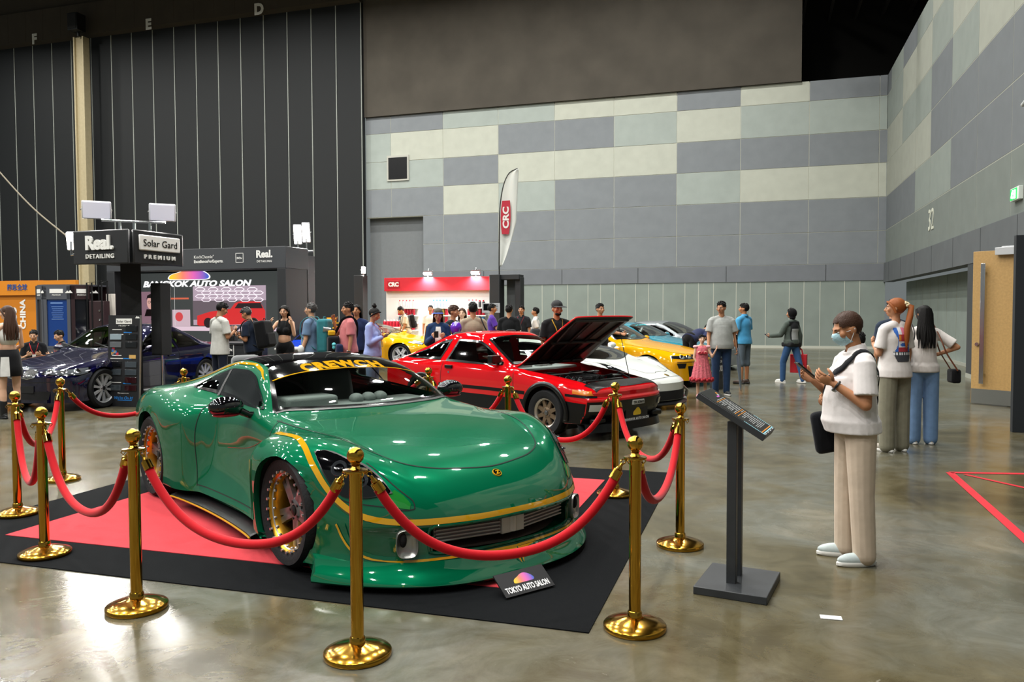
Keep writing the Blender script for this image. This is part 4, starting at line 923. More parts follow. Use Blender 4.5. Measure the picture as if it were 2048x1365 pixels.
    for (x, y, z, d) in ((.62, -.42, .60, (.14, .18, .24)), (1.16, -.3, .66, (.16, .24, .16)), (.58, .45, .58, (.16, .16, .2)), (1.18, .28, .68, (.12, .2, .14))):
        b = MB(); b.box((x, y, z), d); b.build('engine_box', mat('bay_plastic', '#0e0f10', .35), r, bevel=.015)
    rr = random.Random(4); b = MB()
    for k in range(9):
        p = V((rr.uniform(.5, 1.2), rr.uniform(-.5, .5), .66)); b.tube([p, p+V((rr.uniform(-.2, .2), rr.uniform(-.2, .2), .08)), p+V((rr.uniform(-.35, .35), rr.uniform(-.35, .35), 0))], .012, 6)
    b.build('hoses', RUBBER, r)
    b = MB(); b.tube([(.43, -.50, .69), (.66, -.53, 1.47)], .005, 6); b.build('prop_rod', mat('rod_steel', '#2a2a2a', .4, metal=.6), r)
    c.cut_arches(AR); c.apply_cuts(); c.body('body', RED); c.arch_parts(AR, .50, BK)
    b = MB(); b.box((2.1, 0, .24), (2.4, 1.2, .06)); b.build('underbody', WELL, r)
    interior(c, 1.68, .65, .35, .80)
    w = spoke_wheel(.293, .21, .195, AEW, mat('bronze', '#7d6a55', .4, metal=.6), mat('lip_polish', '#d6d3ca', .34, metal=.9)); mount_wheels(c, w, (.79, 3.19), .70, .293, .70)
build_red()
show_card(G(1364, 804, .01), G(1381, 801, .01), G(1364, 804, .01)+V((0, .03, .15)), .16, .16, 'BANGKOK', 'small white show card with rainbow logo leaning at the nose of the white supercar', CW, CK)

# ------------------------------------------------------------------ the other cars share one way of building
SILV = mat('rim_silver', '#c9cbcd', .38, metal=.55)
TPL = dict(
    zt=[(0, .55), (.03, .60), (.12, .665), (.4, .745), (.8, .82), (1.25, .89), (1.46, .93), (1.8, 1.14), (2.1, 1.285), (2.4, 1.35), (2.85, 1.345), (3.3, 1.22), (3.7, 1.04), (3.95, .975), (4.35, .95), (4.5, .86)],
    wr=[(0, .55), (.6, .66), (1.4, .72), (2.1, .60), (2.5, .57), (3.0, .57), (3.6, .62), (4.5, .62)],
    zr=[(0, .54), (.03, .585), (.12, .65), (.4, .73), (.8, .80), (1.4, .87), (1.8, 1.06), (2.1, 1.215), (2.4, 1.28), (2.85, 1.275), (3.3, 1.15), (3.7, 1.0), (3.95, .95), (4.35, .92), (4.5, .84)],
    wb=[(0, .70), (.6, .80), (1.4, .82), (3.0, .82), (3.6, .83), (4.2, .78), (4.5, .70)],
    zb=[(0, .52), (.05, .58), (.4, .68), (.8, .76), (1.3, .82), (2.0, .86), (3.0, .90), (3.8, .91), (4.5, .80)],
    wm=[(0, .80), (.4, .865), (.78, .885), (1.2, .87), (2.4, .87), (3.2, .88), (3.6, .89), (4.2, .86), (4.5, .80)], zm=[(0, .42), (.8, .60), (2, .62), (4.5, .6)],
    ws=[(0, .80), (.5, .865), (1.2, .86), (3.3, .87), (4.5, .78)], zs=[(0, .15), (.6, .16), (3.7, .18), (4.5, .28)],
    bend=[(0, .36), (.5, .28), (1.4, .16), (2.1, .10), (3.0, 0), (3.8, -.1), (4.5, -.25)])
def coupe(name, label, loc, hd, pm, L=4.5, W=.885, H=1.35, tpl=None, wheel=None, R=.32, ax=(.80, 3.53), lamps=None, mouth=None, glass=None, seat=SEATM, extra=None, n=(110, 56), rim=.235, rimM=SILV, lipM=ALU, roofm=None, group=None, bulge=.02, pw=3., wout=0., side=None, rq=True, zsl=None):
    t = dict(TPL); t.update(tpl or {}); kx, ky = L/4.5, W/.885; C = {}
    for k, v in t.items():
        if k in ('zt', 'zr'): C[k] = [(x*kx, z if z < .9 else .9+(z-.9)*(H-.9)/.45) for x, z in v]
        elif k in ('wr', 'wb', 'wm', 'ws'): C[k] = [(x*kx, y*ky) for x, y in v]
        else: C[k] = [(x*kx, y) for x, y in v]
    c = Car(dict(L=L, n=n, pw=pw, wref=.86*ky, bulge=bulge, c=C, facefade=.3)); r = c.root = thing(name, label, 'car', loc, rad(hd)+pi, group)
    X = lambda x: x*kx; Yy = lambda y: y*ky; zc = lambda z: z if z < .9 else .9+(z-.9)*(H-.9)/.45
    AR = [(X(ax[0]), R, R+.03), (X(ax[1]), R, R+.03)]; gm = glass or GLASS
    sd_ = side or dict(top=[(1.66, .90), (1.9, 1.03), (2.12, 1.15), (2.4, 1.215), (2.62, 1.215)], bot=[(1.66, .865), (2.1, .875), (2.7, .895)], qt=[(2.68, 1.21), (2.95, 1.185), (3.2, 1.10), (3.42, .985)], qb=[(2.76, .90), (3.1, .91), (3.42, .925)], ws=([(2.13, -.56), (2.18, 0), (2.13, .56)], [(1.62, -.70), (1.47, 0), (1.62, .70)]))
    sx = lambda ch: [(X(a), zc(b)) for a, b in ch]
    c.patch('windscreen', 'top', [(X(a), Yy(b)) for a, b in sd_['ws'][0]], [(X(a), Yy(b)) for a, b in sd_['ws'][1]], gm, 28, 12, .005, .03, hole=True)
    for sd, sg in (('right', 1), ('left', -1)):
        c.patch('side_window', sd, sx(sd_['top']), sx(sd_['bot']), gm, 26, 9, .004, .025, hole=True)
        if rq: c.patch('quarter_window', sd, sx(sd_['qt']), sx(sd_['qb']), gm, 20, 8, .004, .022, hole=True)
        g = MB(); c.ribbon([(X(1.42), .80), (X(1.40), .5), (X(1.42), .22)], .008, mb=g, mode=sd, n=30); c.ribbon([(X(2.72), .88), (X(2.74), .6), (X(2.66), .22)], .008, mb=g, mode=sd, n=30); g.build('door_gap', GAPM, r)
        P, N = c.cast(sd, X(2.5), .77); b = MB(); b.box(P+N*.012, (.17, .03, .03)); b.build('door_handle', pm if not lamps else pm, r, bevel=.01)
        mirror(c, (X(1.80), Yy(.97), .93), pm, sg, (.07, .10, .06))
    g = MB(); c.ribbon([(X(a), Yy(b)) for a, b in ((1.5, -.72), (.9, -.69), (.35, -.58), (.16, -.3), (.13, 0), (.16, .3), (.35, .58), (.9, .69), (1.5, .72))], .008, mb=g, mode='top', n=80); g.build('bonnet_gap', GAPM, r)
    c.patch('rear_window', 'top', [(X(3.02), -Yy(.5)), (X(3.0), 0), (X(3.02), Yy(.5))], [(X(3.62), -Yy(.56)), (X(3.68), 0), (X(3.62), Yy(.56))], FRIT, 16, 8, .004)
    if roofm: c.patch('roof_panel', 'top', [(X(2.2), -Yy(.54)), (X(2.2), 0), (X(2.2), Yy(.54))], [(X(2.98), -Yy(.5)), (X(2.97), 0), (X(2.98), Yy(.5))], roofm, 16, 10, .004)
    if mouth:
        for (y0, y1, z0, z1, mm) in mouth: c.patch('intake', 'front', [(y0, z1), ((y0+y1)/2, z1), (y1, z1)], [(y0+.03*(1 if y1 > y0 else -1), z0), ((y0+y1)/2, z0), (y1-.03, z0)], mm, 24, 6, .005)
    if lamps:
        for sg in (1, -1):
            A, B = lamps['A'], lamps['B']; o = c.patch('headlight', 'near', [(x, sg*y, z) for x, y, z in A], [(x, sg*y, z) for x, y, z in B], lamps.get('m', mat('lamp_glass', '#9fa4a6', .06, coat=1)), 20, 8, .006, .012)
            b = MB()
            for q in lamps.get('eyes', []):
                P, N = c.near((q[0], sg*q[1], q[2])); b.lathe([(0, .008), (.035, .009), (.05, .006), (.055, .002)], P+N*.004, N, 20)
            if b.v: b.build('lamp_eye', CHROME, o)
    if extra: extra(c, r, X, Yy)
    c.cut_arches(AR); c.apply_cuts(); c.body('body', pm); c.arch_parts(AR, .52)
    b = MB(); b.box((L*.5, 0, .22), (L*.62, W*1.4, .06)); b.build('underbody', WELL, r)
    interior(c, X(1.86), W*.75, .32, .80, rhd=1, seat=seat, xr=X(3.3))
    w = spoke_wheel(R, .23, rim, wheel or dict(n=5, dish=.03, w=(.08, .05), twin=(-.16, .16)), rimM, lipM); mount_wheels(c, w, (X(ax[0]), X(ax[1])), W-.125+wout, R)
    return c
# navy coupe
def navy_x(c, r, X, Y):
    for sg in (1, -1):
        o = c.patch('kidney_grille', 'front', [(sg*.03, .655), (sg*.12, .665), (sg*.26, .645)], [(sg*.03, .54), (sg*.13, .525), (sg*.25, .55)], mat('grille_black2', '#070708', .4), 14, 6, .004)
        rg = MB(); loop = [(.03, .655), (.12, .665), (.26, .645), (.25, .55), (.13, .525), (.03, .54), (.03, .655)]; c.ribbon([(sg*y, z) for y, z in loop], .014, mb=rg, mode='front', eps=.010, n=60, sm=False)
        for k in range(7): y = .055+k*.029; c.ribbon([(sg*y, .65), (sg*y, .54)], .007, mb=rg, mode='front', eps=.009, n=6)
        rg.build('grille_frame', CHROME, o)
        c.ribbon([(0, sg*.06), (.7, sg*.40), (1.3, sg*.50)][::1], .012, mode='top', eps=.003).build('bonnet_crease', c_navy, r)
        b = MB(); P, N = c.cast('front', sg*.62, .28); b.lathe([(0, .01), (.05, .012), (.06, .004)], P+N*.008, N, 20); b.build('fog_lamp', CHROME, r)
    c.ribbon([(-.72, .475), (0, .475), (.72, .475)], .010, mode='front', eps=.004).build('bumper_gap', GAPM, r)
    for sd in ('left', 'right'): c.ribbon([(X(1.2), .42), (X(2.2), .42), (X(3.1), .42)], .03, mode=sd, eps=.006).build('side_strip', c_navy, r)
    b = MB(); b.box((-.0, 0, .36), (.02, .5, .11)); b.build('front_plate', CK, r)
    b = MB()
    for y in (-.4, .3): b.tube([(X(1.50), y, .945), (X(1.66), y+.45, 1.03)], .009, 6)
    b.build('wiper', TRIMB, r)
c_navy = paint('navy', '#07062a', .25, metal=.3); c_navy.node_tree.nodes['Principled BSDF'].inputs['Metallic'].default_value = .4
GRS = mat('seat_green', '#6f9a1e', .7, bump=.2, bscale=60)
LE46 = dict(A=[(.10, .34, .655), (.20, .55, .67), (.36, .70, .69), (.58, .80, .69)], B=[(.10, .34, .56), (.18, .55, .545), (.33, .74, .545), (.52, .83, .60)], eyes=[(.15, .43, .605), (.24, .60, .61), (.37, .73, .615)], m=mat('lamp_dim', '#4c5054', .06, coat=1))
coupe('coupe_car', 'dark navy blue coupe with kidney grilles parked behind the sample board', (-7.76, 12.54, 0), -104, c_navy, 4.49, .89, 1.37, lamps=LE46, mouth=[(-.50, .50, .20, .33, WELL), (.54, .74, .2, .34, WELL), (-.74, -.54, .2, .34, WELL)], seat=GRS, extra=navy_x, R=.325, rim=.25, wheel=dict(n=10, dish=.015, w=(.03, .026), twin=(-.09, .09), conv=.6, th=.03))
# white supercar
c_white = paint('white', '#d9ddd8', .3)
def wht_x(c, r, X, Y):
    g = MB(); c.ribbon([(.62, -.46), (.38, -.36), (.32, -.16), (.35, -.1), (.35, .1), (.32, .16), (.38, .36), (.62, .46)], .008, mb=g, mode='top', n=60, sm=False); g.build('lid_gap', GAPM, r)
    P, N = c.cast('top', .20, 0); b = MB(); b.lathe([(0, .006), (.04, .006), (.045, .0)], P, N, 24); o = b.build('badge', mat('badge_gold', '#8f7326', .3, metal=.8), r)
    b = MB(); b.grid([[V((x_+.30, y_, .09)), V((x_-.06, y_*1.01, .075)), V((x_-.07, y_*1.01, .095)), V((x_+.02, y_*.98, .13)), V((x_+.10, y_*.96, .18))] for y_, x_ in ((q*.97, .60*abs(q)**2.) for q in np.linspace(-1, 1, 41))]); b.build('front_splitter', TRIMB, r, norm=True)
    for sg in (1, -1):
        c.patch('corner_intake', 'near', [(.50, sg*.94, .36), (.25, sg*.78, .38), (.12, sg*.50, .36)], [(.50, sg*.95, .17), (.25, sg*.80, .17), (.12, sg*.50, .17)], WELL, 16, 6, .006)
        b = MB(); b.tube([(.14, sg*.40, .36), (.10, sg*.55, .25), (.16, sg*.62, .14)], .03, 8, flat=.4); b.build('intake_vane', c_white, r)
LMB = dict(A=[(.36, .62, .545), (.62, .72, .65), (1.0, .83, .76)], B=[(.34, .80, .50), (.62, .86, .585), (1.0, .87, .715)], m=mat('lamp_dark', '#15181a', .06, coat=1), eyes=[(.45, .72, .555)])
coupe('supercar', 'white wedge-shaped supercar behind the red hatchback', (2.66, 12.75, 0), -38, c_white, 4.7, 1.0, 1.12, tpl=dict(
    zt=[(0, .42), (.03, .455), (.15, .51), (.4, .595), (.8, .70), (1.1, .76), (1.4, .90), (1.8, 1.13), (2.2, 1.30), (2.5, 1.35), (2.9, 1.33), (3.4, 1.22), (3.9, 1.09), (4.3, .99), (4.5, .92)],
    zr=[(0, .42), (.03, .45), (.15, .505), (.4, .59), (.8, .70), (1.1, .76), (1.4, .86), (1.8, 1.05), (2.2, 1.22), (2.5, 1.27), (2.9, 1.24), (3.4, 1.1), (3.9, 1.02), (4.5, .9)],
    zb=[(0, .40), (.05, .43), (.3, .52), (.7, .70), (.95, .75), (1.3, .74), (2.0, .80), (3.0, .88), (3.6, .9), (4.5, .85)],
    wb=[(0, .55), (.4, .72), (.9, .84), (1.4, .83), (2.2, .80), (3.0, .84), (3.7, .87), (4.5, .75)], zm=[(0, .32), (.8, .5), (2, .5), (4.5, .6)], wr=[(0, .35), (.6, .45), (1.2, .66), (2.1, .52), (2.5, .48), (3.0, .48), (3.6, .52), (4.5, .6)],
    bend=[(0, .55), (.5, .42), (1.2, .20), (2.1, .1), (3.0, 0), (4.5, -.2)]), lamps=LMB, mouth=[(-.55, .55, .15, .30, WELL)], extra=wht_x, glass=GLASSD, R=.34, rim=.26, ax=(1.0, 3.6),
    side=dict(top=[(1.45, .86), (1.8, 1.0), (2.15, 1.13), (2.5, 1.17), (2.8, 1.1)], bot=[(1.45, .82), (2.1, .83), (2.8, .90)], qt=[(2.85, 1.05), (3.1, .98)], qb=[(2.85, .92), (3.1, .93)], ws=([(2.12, -.50), (2.16, 0), (2.12, .50)], [(1.28, -.66), (1.06, 0), (1.28, .66)])), rq=False, pw=2.)
# yellow saloon-shaped coupe
c_yel = paint('yellow', '#e0a006', .3)
def yel_x(c, r, X, Y):
    c.patch('grille', 'front', [(-.36, .66), (0, .66), (.36, .66)], [(-.36, .585), (0, .585), (.36, .585)], TRIMB, 20, 4, .005)
    c.ribbon([(-.75, .52), (0, .52), (.75, .52)], .008, mode='front', eps=.004).build('bumper_gap', GAPM, r)
    b = MB(); P, N = c.cast('front', 0, .625); b.lathe([(0, .012), (.03, .012), (.034, .006)], P+N*.004, N, 20); b.build('badge', CHROME, r)
LR33 = dict(A=[(.06, .38, .68), (.16, .60, .695), (.34, .78, .70)], B=[(.05, .38, .58), (.14, .60, .575), (.32, .80, .60)], m=mat('lamp_dark', '#15181a', .06, coat=1), eyes=[(.10, .48, .635), (.17, .63, .64)])
coupe('coupe_car', 'bright yellow coupe with black grille behind the white supercar', (3.95, 16.4, 0), -38, c_yel, 4.67, .91, 1.33, lamps=LR33, mouth=[(-.55, .55, .22, .44, TRIMB), (.58, .76, .40, .5, TRIMB), (-.76, -.58, .40, .5, TRIMB)], extra=yel_x, R=.32)
nb = G(1385, 765, 0); t = thing('show_board', 'black lettered board standing at the yellow coupe bumper behind the girl', 'sign', V((4.12, 15.75, 0)), rad(52))
b = MB(); b.box((0, 0, .42), (.62, .03, .42)); b.build('panel', CK, t); b = MB(); b.box((0, .05, .12), (.5, .1, .24)); b.build('foot', BLK, t)
b = MB(); text_mb(b, 'NISSAN', ((0, -.016, .53), (1, 0, 0), (0, 0, 1)), .05, 0, .002); text_mb(b, '400R', ((0, -.016, .36), (1, 0, 0), (0, 0, 1)), .12, 0, .002, .02, .15); b.build('lettering', CW, t, smooth=0)
# teal, silver, racing yellow, blue
c_teal = paint('teal', '#2b7f92', .25)
def teal_x(c, r, X, Y):
    b = MB(); text_mb(b, '☆ Tamonbukuro', ((0, 0, 0), (1, 0, 0), (0, 1, 0)), .085, 0, .001, .01, .1, .9); nv = []
    for p in b.v:
        P, N = c.cast('top', X(2.02)+p[1]*.8, -p[0]*1.0); nv.append(tuple(P+N*(.010+p[2])))
    b.v = nv; b.build('screen_lettering', mat('banner_cyan', '#35c9d6', .5), r, smooth=0)
coupe('coupe_car', 'teal coupe with cyan lettering across its windscreen behind the yellow coupe', (4.9, 18.9, 0), -36, c_teal, 4.4, .86, 1.26, mouth=[(-.5, .5, .25, .42, TRIMB)], extra=teal_x, roofm=None)
coupe('coupe_car', 'silver coupe with dark windows, farthest of the cars on the right', (6.15, 20.9, 0), -36, paint('silver', '#8d9396', .3, metal=.5), 4.5, .9, 1.27, mouth=[(-.5, .5, .25, .42, TRIMB)], glass=GLASSD)
def race_x(c, r, X, Y):
    b = MB(); b.box((X(4.3), 0, 1.28), (.3, 1.7, .03)); b.box((X(4.3), .6, 1.1), (.16, .02, .4)); b.box((X(4.3), -.6, 1.1), (.16, .02, .4))
    for sg in (1, -1): b.box((X(4.3), sg*.86, 1.26), (.34, .02, .2))
    b.build('rear_wing', c_yel, r)
    c.patch('red_panel', 'right', [(3.0, 1.12), (3.35, .98)], [(3.0, .95), (3.35, .93)], mat('race_red', '#b3162a', .3), 8, 6, .012)
    b = MB()
    for w_, x, z, h in ((.34, 2.05, .62, .10), (.30, 1.55, .70, .04), (.26, 1.55, .55, .035), (.30, 1.6, .40, .04)):
        m2 = MB(); m2.grid([[V((w_*(i/8-.5), h*(j-.5), 0)) for j in (0, 1)] for i in range(9)])
        for i, p in enumerate(m2.v):
            P, N = c.cast('right', X(x)-p[0]+0, z+p[1]); m2.v[i] = tuple(P+N*(.006+p[2]))
        b.add(m2.v, m2.f)
    b.build('sponsor_marks', TRIMB, r, smooth=0)
coupe('race_car', 'yellow wide-fendered race car in front of the white and red stand', (-2.0, 22.6, 0), -22, c_yel, 4.5, .98, 1.2, mouth=[(-.5, .5, .2, .40, TRIMB)], extra=race_x, lamps=dict(A=[(.25, .6, .62), (.6, .8, .71)], B=[(.25, .7, .58), (.6, .88, .65)]), R=.33, rim=.26, rimM=mat('rim_white', '#d8d8d6', .4), tpl=dict(wm=[(0, .84), (.3, .93), (.8, .95), (1.2, .92), (1.5, .83), (2.4, .83), (2.9, .86), (3.3, .96), (3.7, .96), (4.2, .92), (4.5, .84)]))
coupe('coupe_car', 'blue coupe with a yellow line under its black roof behind the backpack carriers', (-4.2, 16.6, 0), -88, paint('blue', '#0a38b0', .3), 3.9, .86, 1.16, roofm=BLKP, glass=GLASSD, mouth=[(-.5, .5, .22, .42, TRIMB)], extra=lambda c, r, X, Y: [c.ribbon([(X(1.75), 1.06), (X(2.12), 1.205), (X(2.6), 1.255), (X(3.1), 1.19)], .05, mode=sd, eps=.01).build('roof_line', YEL, r) for sd in ('right', 'left')]+[MB().box((3.6, 0, 1.27), (.28, 1.6, .03)).box((3.6, .5, 1.05), (.14, .03, .44)).box((3.6, -.5, 1.05), (.14, .03, .44)).build('rear_wing', c_yel, r)])
# ================================================================== people: local +y is where a person faces, x to their right
PEND = []
def fuse(mb, name, m, parent, voxel, smooth=5, extra=None, decal=None, bump_=0):
    o = mb.build(name, m, parent, smooth=0)
    PEND.append((o, voxel, smooth, extra, decal)); return o
def finish_fuse():
    for o, vx, sm, ex, de in PEND:
        r = o.modifiers.new('r', 'REMESH'); r.mode = 'VOXEL'; r.voxel_size = vx; r.use_smooth_shade = True
        s = o.modifiers.new('s', 'SMOOTH'); s.factor = .5; s.iterations = sm
    bpy.context.view_layer.update(); dg = bpy.context.evaluated_depsgraph_get()
    for o, vx, sm, ex, de in PEND:
        me = bpy.data.meshes.new_from_object(o.evaluated_get(dg)); o.modifiers.clear(); old = o.data; nm = old.name
        if ex is not None and ex.v:
            bm = bmesh.new(); bm.from_mesh(me); vs = [bm.verts.new(p) for p in ex.v]
            for f in ex.f:
                try: bm.faces.new([vs[i] for i in f])
                except ValueError: pass
            bm.to_mesh(me); bm.free()
        me.polygons.foreach_set('use_smooth', [True]*len(me.polygons)); o.data = me; bpy.data.meshes.remove(old); me.name = nm
        if de:
            bm = bmesh.new(); bm.from_mesh(me); bv = BVHTree.FromBMesh(bm); de(bv, o); bm.free()
def skin(tone): return mat('skin_'+tone, {'light': '#c99b7c', 'mid': '#b07d5c', 'tan': '#b07a56', 'fair': '#d3a98e'}[tone], rough=.5, spec=.35, var=.05, vscale=9)
HAIRB = mat('hair_black', '#0d0b0a', .6, spec=.2, bump=.25, bscale=160.); HAIRBR = mat('hair_brown', '#3b2417', .55, spec=.25, bump=.25, bscale=160.); HAIRG = mat('hair_grey', '#2c2a29', .5, bump=.25, bscale=160.); HAIRO = mat('hair_copper', '#8a4a1e', .5, spec=.25, bump=.3, bscale=160.)
EYEW = mat('eye_white', '#d9d4cc', .2); EYED = mat('eye_dark', '#150d0a', .1); LIPS = mat('lips', '#8e4a42', .45); BROW = mat('brow_dark', '#1a120e', .8)
SOLE = mat('sole_white', '#d8d6d0', .6); 
def nrm(v): return V(v).normalized()
ADOWN = ((.14, .02, -1), (.03, .16, -1)); APHONE = ((.16, .08, -1), (-.42, .80, .42)); ABACK = ((.16, -.28, -1), (-.75, -.15, -.45)); AFACE = ((.30, .55, -.75), (-.30, .25, 1)); AOUT = ((.3, .35, -.85), (.15, .95, -.1))
def hand(mb, ex, W_, d, side, palm, curl=.5, k=1., thumb=True, spread=1.):
    """palm in mb, five separate fingers in ex; d along the hand, side towards the thumb, palm = the way the palm looks"""
    d = nrm(d); palm = nrm(V(palm)-d*V(palm).dot(d)); side = nrm(V(side)-d*V(side).dot(d)-palm*V(side).dot(palm))
    R = M4((side, d, palm)).transposed()
    mb.ell(W_+d*.048*k, (.040*k, .052*k, .016*k), R, 14, 10)
    for i, (o, L) in enumerate(((.029, .072), (.010, .080), (-.010, .074), (-.029, .058))):
        p = W_+d*.078*k+side*o*k*spread; q = d; pts = [p-d*.012*k, p]; a = 0
        for s, seg in enumerate((.45, .30, .25)):
            a += curl*(.55, .75, .6)[s]; q = d*cos(a)+palm*sin(a); p = p+q*L*seg*k; pts.append(p)
        ex.tube(pts, [.0085*k, .0088*k, .0082*k, .0074*k, .0050*k], 9)
    if thumb:
        p = W_+d*.02*k+side*.030*k; q1 = nrm(side*.75+d*.6+palm*.25); q2 = nrm(d*.9+side*.2+palm*(.3+curl*.4)); ex.tube([p-q1*.01*k, p+q1*.028*k, p+q1*.034*k+q2*.022*k, p+q1*.036*k+q2*.044*k], [.012*k, .0115*k, .010*k, .0062*k], 9)
def person(label, pos, heading, H=1.70, sk='mid', top=('tee', 'white'), low=('trousers', 'navy'), shoes='#17181a', hair=('short', HAIRB), arms=(ADOWN, ADOWN), legs=None, lean=0, head=(0, 0), girth=1., voxel=.011, curl=(.5, .5), belly=0., fem=False, group=None, hem=.86, decal=None, cap=None, mask=False, extras=None, pelvis=0., roll=0, cloth_m=None, watch=None, lowm=None, hand_k=1., brows=True, sleeve=None):
    t = None; k = H/1.72
    t = thing('person', label, 'person', pos, rad(heading-90), group)
    hipz = .90+pelvis; Rl = M4.Rotation(rad(-lean), 3, 'X'); hc = V((0, 0, hipz+.02))
    def T(p):
        p = V(p)+V((0, 0, pelvis)); return hc+Rl @ (p-hc)
    hy, hp = head; Rh = Rl @ M4.Rotation(rad(hy), 3, 'Z') @ M4.Rotation(rad(-hp), 3, 'X'); nb = T((0, .005, 1.50))
    def Hd(p): return nb+Rh @ (V(p)-V((0, .005, 1.50)))
    sw = .158 if fem else .178; g = girth; wa = .86 if fem else 1.
    S_ = lambda v: V(v)*k
    SK = skin(sk); b = MB(); b.T = M4.Scale(k, 4); ex = MB(); ex.T = M4.Scale(k, 4)
    # limbs
    sh = {1: T((sw, 0, 1.385)), -1: T((-sw, 0, 1.385))}; el = {}; wr = {}
    for i, sg in ((0, 1), (1, -1)):
        a = arms[i]; f = lambda v: nrm((v[0]*sg, v[1], v[2]))
        u, w = Rl @ f(a[0]), Rl @ f(a[1]); el[sg] = sh[sg]+u*.285; wr[sg] = el[sg]+w*.245
        b.cap(sh[sg], el[sg], .047*(.88 if fem else 1)*g**.5, .038*(.88 if fem else 1)); b.cap(el[sg], wr[sg], .038*(.88 if fem else 1), .025)
        sd = a[2] if len(a) > 2 else ((0, 1, 0) if w.z < -.5 else (-sg*.3, .1, 1)); pm = a[3] if len(a) > 3 else ((-sg, 0, 0) if w.z < -.5 else (-sg*.8, .1, .5))
        hd = nrm(V(a[4])) if len(a) > 4 else w
        hand(b, ex, wr[sg], hd, sd, pm, curl[i], hand_k*(.9 if fem else 1.))
    lg = legs or (((.02, 0, -1), (0, -.02, -1)), ((.02, 0, -1), (0, -.02, -1))); kn = {}; an = {}; hp_ = {}
    for i, sg in ((0, 1), (1, -1)):
        a = lg[i]; f = lambda v: nrm((v[0]*sg, v[1], v[2])); hp_[sg] = V((.092*sg, 0, hipz)); kn[sg] = hp_[sg]+f(a[0])*.42; an[sg] = kn[sg]+f(a[1])*.405
    low_z = min(an[1].z, an[-1].z)-.075
    for sg in (1, -1):
        b.cap(hp_[sg], kn[sg], .080*g**.4, .055); b.cap(kn[sg], kn[sg].lerp(an[sg], .35)+V((0, -.010, 0)), .049, .049); b.cap(kn[sg].lerp(an[sg], .35)+V((0, -.010, 0)), an[sg], .048, .035); b.ell(an[sg]+V((0, .05, -.045)), (.036, .10, .03))
    # trunk
    b.ell(V((0, 0, hipz+.04)), (.155*g, .105*g, .12)); b.ell(T((0, .015+belly*.4, 1.08)), (.14*g*wa, .10*g+belly*.5, .15), Rl); b.ell(T((0, .0, 1.27)), (.155*g*(.92 if fem else 1), .105*g, .165), Rl); [b.cap(T((sg*.04, -.01, 1.425)), sh[sg]+V((-sg*.01, -.005, .0)), .050, .048) for sg in (1, -1)]
    if fem:
        for sg in (1, -1): b.ell(T((sg*.07, .085, 1.25)), (.06, .055, .06), Rl)
    b.cap(T((0, -.01, 1.42)), Hd((0, 0, 1.545)), .055*(.85 if fem else 1), .050*(.85 if fem else 1))
    # head
    q = lambda p, r, R=None: b.ell(Hd(p), r, Rh if R is None else R, 16, 12)
    q((0, -.008, 1.632), (.073, .092, .092)); q((0, .025, 1.585), (.059, .070, .075)); q((0, .058, 1.548), (.036, .034, .028)); q((0, .075, 1.640), (.052, .020, .016))
    b.cap(Hd((0, .092, 1.628)), Hd((0, .112, 1.592)), .011, .015); q((0, .100, 1.588), (.020, .014, .011)); q((0, .086, 1.563), (.024, .013, .009)); q((0, .084, 1.553), (.020, .012, .008))
    for sg in (1, -1):
        q((sg*.046, .062, 1.598), (.024, .022, .026)); q((sg*.074, -.004, 1.606), (.011, .024, .033))
    body = fuse(b, 'body', SK, t, voxel, 3 if voxel < .008 else 2, ex)
    # eyes, brows, mouth
    e = MB(); e.T = M4.Scale(k, 4); e2 = MB(); e2.T = M4.Scale(k, 4); br = MB(); br.T = M4.Scale(k, 4)
    for sg in (1, -1):
        e.ell(Hd((sg*.030, .079, 1.619)), (.0145, .010, .0065), Rh, 12, 8); e2.ell(Hd((sg*.030, .0865, 1.619)), (.0062, .004, .0062), Rh, 10, 6)
        br.tube([Hd((sg*.014, .094, 1.638)), Hd((sg*.032, .091, 1.643)), Hd((sg*.049, .074, 1.637))], [.0022, .003, .0018], 6)
    eo = e.build('eyes', EYEW, t); e2.build('irises', EYED, eo); br.build('eyebrows', BROW, t)
    m = MB(); m.T = M4.Scale(k, 4); m.tube([Hd((-.022, .086, 1.558)), Hd((-.008, .0975, 1.559)), Hd((.008, .0975, 1.559)), Hd((.022, .086, 1.558))], [.002, .005, .005, .002], 8); m.build('mouth', LIPS, t)
    # ---- clothing
    tk, tc = top; CM = cloth_m or (SK if not tc else tc if not isinstance(tc, str) else cloth(tc.strip('#'), {'white': '#d5d4d2', 'black': '#131416', 'navy': '#161d2c'}.get(tc, tc))); c = MB(); c.T = M4.Scale(k, 4); inf = .016 if tk != 'jacket' else .030
    if tk != 'none':
        mid = tk == 'crop'
        c.ell(T((0, .0, 1.27)), (.158*g*(.93 if fem else 1)+inf, .108*g+inf, .17+inf*.5), Rl)
        if not mid:
            n = 24; rows = []
            for z, rx, ry, yo in ((hem, .184, .140, .0), (hem+.08, .182, .137, .004), (1.02, .168*(.95 if fem else 1), .124, .010), (1.14, .155*(.93 if fem else 1), .118, .010), (1.28, .150, .11, 0)):
                bl = belly*(1 if .9 < z < 1.2 else .55)*(1. if z > hem+.02 else .8)
                rows.append([T((cos(a)*(rx*g+inf*.6), sin(a)*(ry*g+inf*.6+(bl if sin(a) > 0 else 0)*max(0, sin(a)))+yo, z)) for a in np.linspace(0, 2*pi, n+1)[:-1]])
            vs = [p for r_ in rows for p in r_]; fs = [(i*n+j, i*n+(j+1) % n, (i+1)*n+(j+1) % n, (i+1)*n+j) for i in range(4) for j in range(n)]+[tuple(range(n-1, -1, -1)), tuple(4*n+j for j in range(n))]
            c.add(vs, fs)
